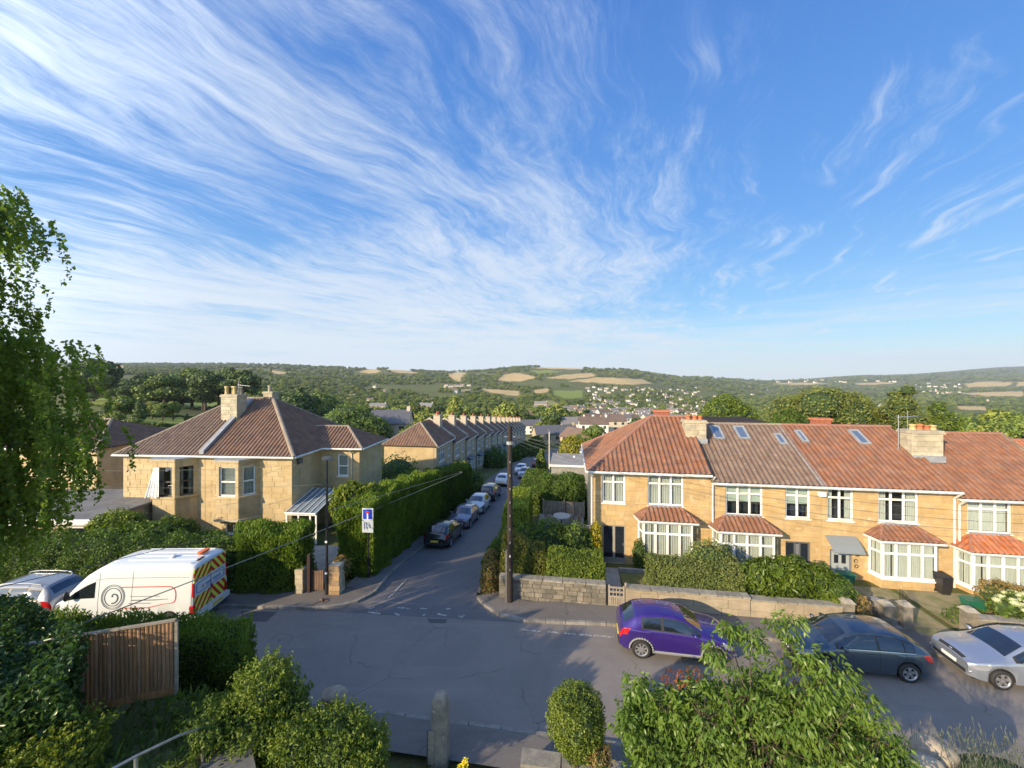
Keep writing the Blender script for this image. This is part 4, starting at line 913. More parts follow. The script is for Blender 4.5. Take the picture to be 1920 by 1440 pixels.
# lean-to porch at the side
pz = thing('lean_to_porch', 'white framed lean-to porch with a grey ribbed glass roof against the villa side wall', 'porch', ML_.to_translation(), LR)
x0, x1, y0, y1 = .05, 2.15, -.75, 2.4; zl, zh = 1.62, 2.35
mb = MB()
for k in range(6):
    xx = x0 + (x1 - x0) * k / 5; mb.cyl((xx, y0 - .1, zl + .03), (xx, y1, zh + .03), .035, n=6)
mb.cyl((x0, y0 - .1, zl), (x1, y0 - .1, zl), .06, n=6); mb.build('roof_bar', WHITEP, pz)
for k in range(5):
    xa, xb = x0 + (x1 - x0) * k / 5 + .03, x0 + (x1 - x0) * (k + 1) / 5 - .03; mb = MB(); mb.hull2([(xa, y0 - .05, zl - .01), (xb, y0 - .05, zl - .01), (xb, y0 - .05, zl + .01), (xa, y0 - .05, zl + .01)], [(xa, y1, zh - .01), (xb, y1, zh - .01), (xb, y1, zh + .01), (xa, y1, zh + .01)]); mb.build('roof_panel', mat('polycarbonate', (.16, .20, .22), (.22, .26, .28), 2, .12, stretch=(6, 1, 1)), pz)
mb = MB()
for xx in (x0 + .05, .9, 1.7, x1 - .05): mb.box(xx - .05, xx + .05, y0, y0 + .08, -.4, zl - .05)
mb.box(x0, x1, y0 - .02, y0 + .1, zl - .16, zl - .06); mb.box(x0 + .1, x1 - .1, y0 + .01, y0 + .07, .35, .43); mb.box(x0 + .1, x1 - .1, y0 + .02, y0 + .06, -.4, .35); mb.build('porch_frame', WHITEP, pz)
mb = MB(); mb.box(x0 + .1, x1 - .1, y0 + .03, y0 + .045, .43, zl - .16); mb.build('pane', GLASS, pz)
# neighbour far left and its flat roofed garage
NL = frame(PD(183, HZ, 31.5) - Vector((0, 0, H)), -R(4)); nb = thing('villa', 'far left stone house with a low hipped roof behind the hanging tree', 'house', NL.to_translation(), -R(4))
r = rect(NL, 136, 856, 153, 900)
wall(nb, I4, -9, 0, -.9, 4.75, [r], bm=STONEL, bw=.9, bh=.36, d=.012); window(nb, I4, *r, 1, .48, None, y=.06, m_=WHITE, sill=True)
wall(nb, frame((0, 0, 0), R(90)), .3, 8, -.9, 4.75, [], bm=STONEL, bw=.9, bh=.36, d=.012, name='side_wall'); mb = MB(); mb.box(-9, -8.7, .3, 8, -.9, 4.75); mb.box(-8.7, 0, 7.7, 8, -.9, 4.75); mb.build('rear_wall', STONEL, nb)
q1, q2, q3, q4 = (-9.3, -.35, 4.75), (.35, -.35, 4.75), (-3.4, 3.9, 6.7), (-5.6, 3.9, 6.7); q5, q6 = (.35, 8.3, 4.75), (-9.3, 8.3, 4.75)
slope(nb, [q1, q2, q3, q4], TBR2); slope(nb, [q2, q5, q3], TBR2); slope(nb, [q6, q1, q4], TBR2, sub=4); ridge(nb, q2, q3, RIDGEB, r=.15); ridge(nb, q4, q3, RIDGEB); gutter(nb, (-9.3, -.4, 4.7), (.35, -.4, 4.7)); 
for k in range(12):
    w_ = .5 if k % 2 else .34; block(nb, I4, -w_, 0, .4 + k * .36, .76 + k * .36, STONEL, d=.035, name='quoin'); block(nb, frame((0, 0, 0), R(90)), 0, w_, .4 + k * .36, .76 + k * .36, STONEL, d=.035, name='quoin')
ga = thing('flat_roofed_garage', 'low flat roofed garage with a grey felt roof and white edge at far left', 'garage', (-29.5, 23, 0), 0)
mb = MB(); mb.box(-5, 5, 0, 6, -.9, 2.0); mb.build('wall', STONET, ga); mb = MB(); mb.box(-5.2, 5.2, -.2, 6.2, 2.0, 2.16); mb.build('roof', FELT, ga); mb = MB(); mb.box(-5.25, 5.25, -.26, -.202, 1.86, 2.2); mb.build('fascia', WHITE, ga)
mb = MB(); mb.box(3.3, 4.4, -.03, .02, .7, 1.7); wf = mb.build('window', WHITE, ga); mb = MB(); mb.box(3.38, 4.32, -.04, -.031, .78, 1.62); mb.build('pane', DGLASS, wf)

# ---------------------------------------------------------------- the long terrace down the side street
TW = 6.4; TSX = -15.3
def small_terrace(loc, rz, hip, label):
    t = thing('terraced_house', label, 'house', loc, rz, 'stone terrace going down the side street')
    D_ = 6.4; ze = 5.3; zr = 7.7
    ops = [(1.0, 3.1, 3.2, 4.75), (4.3, 5.3, 3.25, 4.7), (4.35, 5.3, -.2, 2.15), (1.1, 3.0, .7, 2.2)]
    wall(t, I4, 0.01, TW - .01, -1.2, ze, ops, bm=None, m_=STONET)
    mb = MB(); mb.box(.01, .3, .3, D_, -1.2, ze); mb.box(.3, TW - .01, D_ - .3, D_, -1.2, ze); mb.build('rear_wall', STONET if not hip else STONEL, t)
    window(t, I4, *ops[0], 3, .3, 'net', sill=True); window(t, I4, *ops[1], 2, .3, 'net', sill=True)
    # bay below
    for Mw, wd, nn in ((frame((1.1, -.6, 0), 0), 1.9, 3), (frame((.75, 0, 0), -math.atan2(.6, .35)), math.hypot(.6, .35), 1), (frame((3.0, -.6, 0), math.atan2(.6, .35)), math.hypot(.6, .35), 1)):
        wall(t, Mw, 0, wd, -1.2, .65, [], th=.15, m_=STONET, name='bay_base'); window(t, Mw, 0, wd, .66, 2.2, nn, .28, 'net', y=0., sill=False)
    mb = MB(); mb.hull2([(.6, -.02, 2.7), (3.5, -.02, 2.7), (3.2, -.02, 2.75), (.9, -.02, 2.75)], [(.9, -.8, 2.25), (3.2, -.8, 2.25), (3.15, -.78, 2.3), (.95, -.78, 2.3)]); mb.build('bay_roof', SLATE, t, recalc=True)
    mb = MB(); mb.box(4.43, 5.22, .08, .13, -.2, 2.1); mb.build('door', mat('terrace_door', (.05, .09, .10), None, rough=.4), t)
    mb = MB(); mb.box(4.1, 5.5, -.35, -.01, 2.3, 2.4); mb.build('door_hood', STONET, t)
    ov = .3; ym = D_ / 2; x0 = 0 if not hip else -.3
    A = (x0, -ov, ze); B = (TW, -ov, ze); C = (TW, ym, zr); Dq = (x0 + (ym + ov if hip else 0), ym, zr); E = (x0, D_ + ov, ze); G = (TW, D_ + ov, ze)
    kw = dict(sub=3, course=.6, pitch=.33)
    slope(t, [A, B, C, Dq], TBR2, **kw); slope(t, [G, E, Dq, C], TBR2, **kw)
    if hip: slope(t, [E, A, Dq], TBR2, **kw); ridge(t, A, Dq, RIDGEB, r=.14); ridge(t, E, Dq, RIDGEB, r=.14)
    zs_ = (zr - ze) / (ym + ov); Sh = Matrix(((1, 0, 0, 0), (0, 1, 0, 0), (0, zs_, 1, zs_ * ov), (0, 0, 0, 1))); Sh2 = Matrix(((1, 0, 0, 0), (0, -1, 0, D_), (0, zs_, 1, zs_ * ov), (0, 0, 0, 1)))
    mb = MB(); mb.box(TW - .12, TW + .12, -ov - .05, ym, ze + .05, ze + .28, Sh); mb.box(TW - .12, TW + .12, -ov - .05, ym, ze + .05, ze + .28, Sh2)
    mb.build('parapet_coping', mat('pale_coping', (.50, .46, .38), (.4, .36, .3), 3), t, recalc=True)
    mb = MB(); mb.box(TW - .5, TW + .5, ym - 1.6, ym - .7, 6.6, 8.25); ch = mb.build('chimney', mat('pale_chimney', (.50, .43, .33), (.40, .34, .26), 3), t)
    mb = MB(); mb.box(TW - .56, TW + .56, ym - 1.66, ym - .64, 8.25, 8.36); mb.build('chimney_cap', CHIM, ch)
    for k in range(3): mb = MB(); mb.lathe([(.14, 0), (.11, .08), (.11, .4), (.13, .45), (.08, .45)], n=8, c=(TW - .32 + k * .32, ym - 1.15, 8.36)); mb.build('chimney_pot', TERRA, ch)
    gutter(t, (x0, -ov - .05, ze - .05), (TW, -ov - .05, ze - .05), r=.06); downpipe(t, [(TW - .05, -ov - .05, ze - .1), (TW - .05, -.06, ze - .5), (TW - .05, -.06, -1)], m_=BLACKM)
    mb = MB(); mb.box(0, TW, -ov, -.02, ze - .1, ze - .04); mb.build('soffit', WHITE, t)
    return t
def tz(t): return float(street_z(t + 3))
RTZ = R(90) - AR
ORD = ['first', 'second', 'third', 'fourth', 'fifth', 'sixth', 'seventh', 'eighth', 'ninth', 'tenth', 'eleventh', 'twelfth', 'thirteenth', 'fourteenth']
z_h = lambda t_: 2.55 - 5.3 - .107 * (t_ - 43.2)
th0 = small_terrace(ST(TSX, 43.2, z_h(43.2)), RTZ, True, 'first house of the side street terrace, hipped roof and broad end wall')
th1 = small_terrace(ST(TSX, 43.2 + TW, z_h(43.2 + TW)), RTZ, False, 'second house of the terrace going down the side street')
for k in range(2, 14):
    c = copy_tree(th1); tt = 43.2 + TW * k; c.location = ST(TSX, tt, z_h(tt)); c['label'] = ORD[k] + ' house of the terrace going down the side street, counted from the near end'
mb = MB()
# a sealed end wall and left chimney for the first house
mb.box(-.02, 0.008, .3, 6.4, -1.2, 5.3); mb.build('end_wall', STONEL, th0)
# ---------------------------------------------------------------- vehicles
def carpaint(name, c, metal=.0, rough=.28): 
    return mat('paint_' + name, c, None, rough=rough, metal=metal, coat=1.0)
CGL = mat('car_glass', (.012, .016, .022), None, rough=.02, spec=1., coat=1.)
CLIGHT = mat('headlight', (.50, .52, .55), None, rough=.06, metal=.6, coat=1.); TAIL = mat('tail_light', (.45, .012, .015), None, rough=.15, coat=1.)
PLATEW = mat('number_plate_white', (.7, .7, .68), None, rough=.4); PLATEY = mat('number_plate_yellow', (.68, .5, .06), None, rough=.4); SEAM = mat('panel_seam', (.015, .015, .017), None, rough=.7)
GREYP = mat('grey_plastic', (.22, .22, .23), None, rough=.5)
def crv(pts):
    xs = np.array([p[0] for p in pts], float); ys = np.array([p[1] for p in pts], float)
    g = np.arange(-.6, xs[-1] + .6, .01); v = np.interp(g, xs, ys); k = np.hanning(17); k /= k.sum(); v2 = np.convolve(np.pad(v, 8, 'edge'), k, 'valid')
    return lambda x: np.interp(x, g, v2)
class Body:
    def __init__(s, L, Wd, ztop, belt, wid, wheels, rw=.32, zb=.24, tum=.38, crown=.05, arch=.06, tb=.05, inset=.08):
        s.L, s.W, s.zt, s.bl, s.wd, s.wh, s.rw, s.zb, s.tum, s.cr, s.ar, s.tb, s.inset = L, Wd, crv(ztop), crv(belt), crv(wid), wheels, rw, zb, tum, crown, arch, tb, inset
    def zlow(s, x):
        z = s.zb + .10 * max(0, 1 - x / .35) + .06 * max(0, 1 - (s.L - x) / .4)
        for c in s.wh:
            R_ = s.rw + s.ar
            if abs(x - c) < R_: z = max(z, s.rw + math.sqrt(R_ * R_ - (x - c) ** 2) * 1.0)
        return z
    def pt(s, x, v, side=1):
        zt = float(s.zt(x)); bl = min(float(s.bl(x)), zt - .03); w = float(s.wd(x)) * s.W / 2; zl = min(s.zlow(x), bl - .03)
        wb = w * (1 - s.tb); h = zt - bl; wr = max(.05, wb - s.inset - s.tum * h); ze = zt - s.cr * (wr / .6) ** 2
        if ze < bl + .005: ze = bl + .005
        if v <= 1:
            y = w * (1 - .05 * (1 - v) ** 2 - s.tb * max(0, (v - .55) / .45) ** 2.2 + .0 * v); z = zl + (bl - zl) * v
        elif v <= 2:
            k = v - 1; y = wb + (wr - wb) * (k ** 1.15 * .9 + .1 * k); z = bl + (ze - bl) * (1 - (1 - k) ** 1.12)
        else:
            k = v - 2; y = wr * (1 - k); z = zt - s.cr * (y / .6) ** 2
        return Vector((x, y * side, z))
    def nrm(s, x, v, side=1):
        e = .02; x0, x1 = max(x - e, 0.001), min(x + e, s.L - .001); v0, v1 = max(v - .03, 0), min(v + .03, 3)
        n = (s.pt(x1, v, side) - s.pt(x0, v, side)).cross(s.pt(x, v1, side) - s.pt(x, v0, side)) * -side
        n.normalize(); return n
    def body(s, paint, t, nst=110):
        xs = np.unique(np.concatenate([np.linspace(0, .12, 6), np.linspace(.12, s.L - .12, nst), np.linspace(s.L - .12, s.L, 6)] + [c + (s.rw + s.ar) * np.cos(np.linspace(0, math.pi, 22)) for c in s.wh]))
        vv = list(np.linspace(0, 1, 7)) + list(np.linspace(1, 2, 6))[1:] + list(np.linspace(2, 3, 6))[1:]
        ring = [(v, 1) for v in vv] + [(v, -1) for v in reversed(vv[:-1])]
        mb = MB(); V = [s.pt(x, v, sd) for x in xs for v, sd in ring]; n = len(ring)
        Fs = [(i * n + j, (i + 1) * n + j, (i + 1) * n + j + 1, i * n + j + 1) for i in range(len(xs) - 1) for j in range(n - 1)]
        Fs += [tuple(range(n - 1, -1, -1)), tuple((len(xs) - 1) * n + j for j in range(n))]
        mb.add(V, Fs); o = mb.build('body', paint, t, smooth=True, recalc=True)
        for p in o.data.polygons:
            if len(p.vertices) > 4: p.use_smooth = False
        # inner arches and floor
        mb = MB(); wmin = s.W / 2 - .22; mb.box(.15, s.L - .15, -wmin, wmin, s.zb - .04, s.rw * 2 + .08)
        mb.build('underbody', PLAST, t); return o
    def patch(s, x0, x1, v0, v1, off, nx=8, nv=4, sides=(1, -1), shape=None):
        """surface patch lifted off the body; shape(fx, fv)->(x,v) may bend it"""
        mb = MB()
        for sd in sides:
            V = []
            for i in range(nx + 1):
                for j in range(nv + 1):
                    fx, fv = i / nx, j / nv; x, v = (x0 + (x1 - x0) * fx, v0 + (v1 - v0) * fv) if shape is None else shape(fx, fv)
                    V.append(s.pt(x, v, sd) + s.nrm(x, v, sd) * off)
            Fs = [(i * (nv + 1) + j, (i + 1) * (nv + 1) + j, (i + 1) * (nv + 1) + j + 1, i * (nv + 1) + j + 1) for i in range(nx) for j in range(nv)]
            if sd < 0: Fs = [f[::-1] for f in Fs]
            mb.add(V, Fs)
        return mb
    def bandx(s, x0, x1, w, off, n=10, v=None, vend=3.0):
        """windscreen-like band across the car: x from x0 to x1, half width fraction w of roof"""
        mb = MB(); V = []; ny = 10
        for i in range(n + 1):
            x = x0 + (x1 - x0) * i / n
            for j in range(ny + 1):
                q = (j / ny) * 2 - 1; v_ = 3 - abs(q) * w; sd = 1 if q >= 0 else -1
                V.append(s.pt(x, v_, sd) + s.nrm(x, min(v_, 2.97), sd) * off)
        mb.add(V, [(i * (ny + 1) + j, (i + 1) * (ny + 1) + j, (i + 1) * (ny + 1) + j + 1, i * (ny + 1) + j + 1) for i in range(n) for j in range(ny)]); return mb
def wheel(t, x, y, r, side, wd=.21, spokes=5, rimr=.64):
    mb = MB(); s_ = side; prof = [(r * .66, -wd / 2), (r * .94, -wd / 2), (r, -wd / 2 + .03), (r, wd / 2 - .03), (r * .94, wd / 2), (r * .68, wd / 2), (r * .64, wd / 2 - .03)]
    mb.lathe([(a, b * s_) for a, b in prof], 'Y', 26, (0, 0, 0)); mb.lathe([(r * .64, (wd / 2 - .06) * s_), (0.001, (wd / 2 - .07) * s_)], 'Y', 20)
    o = mb.build('wheel', RUBBER, t, smooth=True, recalc=True); o.location = (x, y, r)
    mb = MB(); mb.lathe([(r * .69, (wd / 2 + .002) * s_), (r * .64, (wd / 2 - .0) * s_), (r * .58, (wd / 2 - .03) * s_)], 'Y', 26)
    mb.lathe([(.001, (wd / 2 - .005) * s_), (r * .15, (wd / 2 - .01) * s_), (r * .17, (wd / 2 - .05) * s_)], 'Y', 12)
    for k in range(spokes):
        a = 6.28319 * k / spokes + .3
        for da in ((-.13, .13) if spokes <= 5 else (0,)):
            c, s2 = math.cos(a + da), math.sin(a + da); px_, pz_ = -s2, c; q = .028 * r / .32
            c2, s3 = math.cos(a + da * .35), math.sin(a + da * .35)
            i0 = Vector((c2 * r * .12, 0, s3 * r * .12)); i1 = Vector((c * r * .63, 0, s2 * r * .63)); w_ = Vector((px_, 0, pz_)) * q; yy = wd / 2 - .012
            mb.hull2([i0 - w_ + Vector((0, (yy - .03) * s_, 0)), i0 + w_ + Vector((0, (yy - .03) * s_, 0)), i0 + w_ + Vector((0, yy * s_, 0)), i0 - w_ + Vector((0, yy * s_, 0))],
                     [i1 - w_ + Vector((0, (yy - .03) * s_, 0)), i1 + w_ + Vector((0, (yy - .03) * s_, 0)), i1 + w_ + Vector((0, yy * s_, 0)), i1 - w_ + Vector((0, yy * s_, 0))])
    mb.build('rim', ALLOY, o, recalc=True)
def ell(c, r, n=10, m=7):
    mb = MB(); V = []
    for i in range(m + 1):
        ph = math.pi * i / m
        for j in range(n): V.append((c[0] + r[0] * math.sin(ph) * math.cos(6.283 * j / n), c[1] + r[1] * math.sin(ph) * math.sin(6.283 * j / n), c[2] + r[2] * math.cos(ph)))
    mb.add(V, [(i * n + j, i * n + (j + 1) % n, (i + 1) * n + (j + 1) % n, (i + 1) * n + j) for i in range(m) for j in range(n)]); return mb
TYPES = {
 'hatch': dict(L=4.35, Wd=1.80, rw=.325, wheels=(.85, 3.50), zb=.22, ztop=[(-.3, .55), (0, .62), (.03, .80), (.08, 1.0), (.25, 1.10), (.72, 1.38), (1.1, 1.46), (1.7, 1.50), (2.3, 1.47), (2.65, 1.38), (3.30, 1.04), (3.6, .98), (4.0, .90), (4.2, .83), (4.32, .74), (4.5, .70)],
    belt=[(-.3, .5), (0, .58), (.05, .8), (.15, .93), (.6, .97), (3.2, .92), (3.9, .83), (4.25, .74), (4.5, .66)], wid=[(-.4, .76), (0, .82), (.08, .88), (.3, .96), (.9, 1), (3.5, 1), (3.95, .97), (4.2, .90), (4.33, .78), (4.5, .74)],
    ws=(2.62, 3.30), rg=(.20, .72), side=[(.98, 1.72), (1.80, 2.72)], quarter=(.62, .93)),
 'crossover': dict(L=4.13, Wd=1.77, rw=.345, wheels=(.78, 3.31), zb=.27, ztop=[(-.3, .6), (0, .70), (.03, .9), (.08, 1.08), (.22, 1.17), (.62, 1.44), (.95, 1.53), (1.5, 1.575), (2.05, 1.55), (2.4, 1.46), (3.0, 1.15), (3.3, 1.08), (3.75, 1.0), (3.98, .88), (4.1, .7), (4.2, .55)],
    belt=[(-.3, .5), (0, .66), (.05, .9), (.15, 1.03), (.6, 1.07), (2.9, 1.0), (3.6, .93), (3.95, .78), (4.15, .6)], wid=[(-.4, .72), (0, .80), (.08, .88), (.3, .96), (.8, 1), (3.3, 1), (3.75, .95), (4.0, .84), (4.12, .70), (4.3, .6)],
    ws=(2.38, 3.02), rg=(.16, .60), side=[(.86, 1.50), (1.60, 2.50)], quarter=None),
 'suv': dict(L=4.6, Wd=1.85, rw=.36, wheels=(.95, 3.65), zb=.30, ztop=[(-.3, .7), (0, .75), (.03, 1.0), (.1, 1.2), (.3, 1.45), (.5, 1.60), (1.2, 1.68), (2.2, 1.68), (2.7, 1.58), (3.35, 1.18), (3.7, 1.10), (4.3, 1.0), (4.5, .85), (4.6, .65), (4.7, .6)],
    belt=[(-.3, .6), (0, .7), (.05, .95), (.15, 1.05), (.6, 1.08), (3.2, 1.05), (4.1, .95), (4.45, .8), (4.7, .6)], wid=[(-.4, .8), (0, .86), (.08, .92), (.3, .97), (.9, 1), (3.6, 1), (4.1, .95), (4.45, .84), (4.6, .68), (4.7, .6)],
    ws=(2.66, 3.36), rg=(.12, .42), side=[(1.15, 1.85), (1.95, 2.85)], quarter=(.55, 1.05)),
}
def make_car(label, ty, paint, loc, rz, group=None, roofrails=False, plate='rear', cat='car', spokes=5, rooftint=None, archtrim=False, lod=False, chromeline=False):
    d = TYPES[ty]; B = Body(d['L'], d['Wd'], d['ztop'], d['belt'], d['wid'], d['wheels'], d['rw'], d['zb'])
    t = thing('parked_car', label, cat, loc, rz, group); L_ = d['L']; off = -L_ / 2
    B.body(paint, t)
    # glazing
    def pane(nm, mb, m_): return mb.build(nm, m_, t, smooth=True)
    def both(nm, a, m_, **k):
        for sd in (1, -1): pane(nm, B.patch(*a, sides=(sd,), **k), m_)
    w0, w1 = d['ws']; pane('windscreen', B.bandx(w0 + .02, w1 - .05, .90, .006), CGL); r0, r1 = d['rg']; pane('rear_window', B.bandx(r0 + .05, r1 - .02, .84, .006), CGL)
    xs0 = d['side'][0][0]; xs1 = d['side'][-1][1]
    both('window_surround', (xs0 - .05 if not d['quarter'] else d['quarter'][0], xs1 + .38, 1.06, 1.84, .003, 24, 4), PLAST)
    for a, b in d['side']:
        last = (a, b) == d['side'][-1]
        both('side_window', (a, b + (.30 if last else 0), 1.12, 1.78, .007, 10, 4), CGL)
    if d['quarter']: both('side_window', (d['quarter'][0] + .03, d['quarter'][1], 1.14, 1.72, .007, 6, 4), CGL)
    for a in (d['side'][0][0] - .02, (d['side'][0][1] + d['side'][1][0]) / 2, xs1 + .12):
        both('door_seam', (a - .006, a + .006, .12, 1.05, .002, 1, 10), SEAM)
    both('sill_seam', (d['side'][0][0] - .02, xs1 + .12, .115, .13, .002, 14, 1), SEAM)
    if chromeline: both('window_trim', (xs0 - .35, xs1 + .2, 1.03, 1.07, .009, 20, 1), ALLOY)
    for a in (d['side'][0][0] + .12, d['side'][1][0] + .14):
        for sd in (1, -1):
            p = B.pt(a + .1, .86, sd) + B.nrm(a + .1, .86, sd) * .025; mb = ell(p, (.10, .018, .018), 8, 5); pane('door_handle', mb, paint)
    for sd in (1, -1):
        p = B.pt(xs1 + .18, 1.08, sd); mb = ell(p + Vector((-.02, .13 * sd, .07)), (.07, .11, .075)); mb.cyl(p, p + Vector((-.01, .08 * sd, .03)), .025, n=6); pane('wing_mirror', mb, paint)
    # lights
    def hl(fx, fv): return (L_ - .52 + .46 * fx, .66 + .30 * fv - .05 * fx)
    both('headlight', (0, 0, 0, 0, .006, 8, 4), CLIGHT, shape=hl)
    def tl(fx, fv): return (.02 + .40 * fx * (.6 + .4 * fv), .72 + .34 * fv)
    both('tail_light', (0, 0, 0, 0, .007, 8, 4), TAIL, shape=tl)
    # faces
    zf = float(B.zt(L_ - .01)); wf = float(B.wd(L_)) * B.W / 2
    mb = MB(); mb.box(L_ - .01, L_ + .012, -wf * .86, wf * .86, .32, .44); mb.build('grille', PLAST, t)
    for sd in (1, -1): mb = MB(); mb.box(L_ - .14, L_ - .01, sd * wf * .98 - .09, sd * wf * .98 + .05, .38, .44); mb.build('fog_light', ALLOY, t)
    mb = MB(); mb.box(L_ - .02, L_ + .02, -wf * .9, wf * .9, .30, .318); mb.build('bumper_strip', ALLOY, t)
    mb = MB(); mb.box(L_ - .01, L_ + .02, -.26, .26, .45, .56); mb.build('number_plate', PLATEW, t)
    mb = MB(); mb.box(-.014, .01, -wf * .9, wf * .9, .30, .42); mb.build('bumper_trim', PLAST, t)
    mb = MB(); mb.box(-.02, .01, -.26, .26, .46, .57); mb.build('number_plate', PLATEY, t)
    g1, g2 = L_ - .06, L_ - .02
    pane('upper_grille', B.patch(L_ - .13, L_ - .03, 2.25, 3., .006, 3, 6), PLAST)
    mb = ell((L_ - .06, 0, float(B.zt(L_ - .06)) + .02), (.03, .06, .03)); mb.build('badge', ALLOY, t)
    for x in d['wheels']:
        for sd in (1, -1): wheel(t, x, sd * (d['Wd'] / 2 - .115), d['rw'], sd, spokes=spokes)
    if archtrim:
        mb = MB()
        for x in d['wheels']:
            for sd in (1, -1):
                R0 = d['rw'] + .06; pr = None
                for k in range(15):
                    a = math.pi * k / 14; xx = x + (R0 + .02) * math.cos(a); zz = d['rw'] + (R0 + .02) * math.sin(a); y = (d['Wd'] / 2 * float(B.wd(xx)) - .004) * sd
                    if pr: mb.cyl(pr, (xx, y, zz), .035, n=6)
                    pr = (xx, y, zz)
        mb.build('arch_trim', GREYP, t, smooth=True)
        mb = MB(); 
        for sd in (1, -1): mb = MB(); mb.cyl((d['wheels'][0] + .4, sd * (d['Wd'] / 2 - .03), B.zb + .05), (d['wheels'][1] - .4, sd * (d['Wd'] / 2 - .03), B.zb + .05), .05, n=6); mb.build('sill_trim', GREYP, t)
    if roofrails:
        mb = MB()
        for sd in (1, -1):
            a = [B.pt(x, 2.02, sd) + Vector((0, 0, .07)) for x in np.linspace(.7, 2.6, 8)]; mb.tube(a, .022, 6); mb.cyl(a[0], a[0] - Vector((0.05, 0, .08)), .02); mb.cyl(a[-1], a[-1] - Vector((-.05, 0, .08)), .02)
        mb.build('roof_rail', ALLOY, t, recalc=True)
    if ty != 'suv': mb = MB(); mb.cyl(B.pt(.9, 3), B.pt(.9, 3) + Vector((-.18, 0, .22)), .006, n=5); mb.build('aerial', BLACKM, t)
    for ch in KIDS[t.name]: ch.location.x += off
    return t
def rot_of(dx, dy): return math.atan2(dy, dx)
RU = -AR                       # facing right along the main road
purple = make_car('shiny purple crossover parked facing right outside the garden gate', 'crossover', carpaint('purple', (.045, .02, .20), .4, .3), ST(3.93, 15.92), RU - .02, 'cars parked along the main road', spokes=8, archtrim=True, chromeline=False)
grey = make_car('slate grey hatchback parked facing left behind the drooping bush', 'hatch', carpaint('slate', (.07, .10, .135), .6, .3), ST(10.22, 16.12), RU + math.pi, 'cars parked along the main road', chromeline=True)
silver = make_car('silver hatchback parked nose left at the right edge of the picture', 'hatch', carpaint('silver', (.42, .46, .52), .7, .3), ST(15.68, 16.22), RU + math.pi, 'cars parked along the main road')
suvp = P(60, 1175); suv = make_car('silver grey estate with roof bars parked behind the hedge at far left', 'suv', carpaint('grey', (.28, .28, .29), .6, .3), (-21.7, 17.2, 0), math.pi, 'cars parked along the main road', roofrails=True)
# side street cars: rear or front towards the viewer
def street_car(label, ty, paint, s, t_, face, g='cars parked down the side street', **k):
    z0, z1 = float(street_z(t_ - 1.3)), float(street_z(t_ + 1.3)); p = ST(s + bend(t_), t_, (z0 + z1) / 2 + .006)
    c = make_car(label, ty, paint, p, 0, g, **k); pitch = math.atan2(z1 - z0, 2.6)
    yaw = math.pi / 2 - AR + (0 if face == 'away' else math.pi)
    c.rotation_euler = Matrix.Rotation(yaw, 4, 'Z').to_euler(); c.rotation_euler = (Matrix.Rotation(yaw, 4, 'Z') @ Matrix.Rotation(-pitch if face == 'away' else pitch, 4, 'Y')).to_euler(); return c
street_car('black hatchback nearest the junction with its rear to the viewer', 'hatch', carpaint('black', (.012, .013, .016), .1, .25), -8.85, 26.7, 'away')
street_car('mauve grey hatchback facing up the hill right behind the black hatchback', 'hatch', carpaint('mauve', (.20, .19, .24), .5, .3), -8.85, 31.9, 'up')
street_car('white hatchback facing up the hill behind the mauve grey one', 'hatch', carpaint('white', (.62, .64, .66), 0, .3), -8.85, 36.9, 'up')
street_car('dark red black four by four parked with its tail to the viewer', 'suv', carpaint('maroon', (.03, .012, .016), .2, .25), -8.8, 42.4, 'away')
street_car('white saloon half way down the street beside the wooden pole', 'hatch', carpaint('white', (.62, .64, .66), 0, .3), -8.7, 50.8, 'away')
street_car('second white car further down the street, right of the wooden pole', 'hatch', carpaint('white', (.62, .64, .66), 0, .3), -7.7, 61.0, 'up')
street_car('pale lilac car just short of the second white car', 'hatch', carpaint('lilac', (.35, .33, .40), .3, .3), -6.6, 57.0, 'up')
street_car('dull red car parked furthest down the side street', 'hatch', carpaint('red', (.16, .03, .035), .2, .35), -6.3, 70.0, 'away')
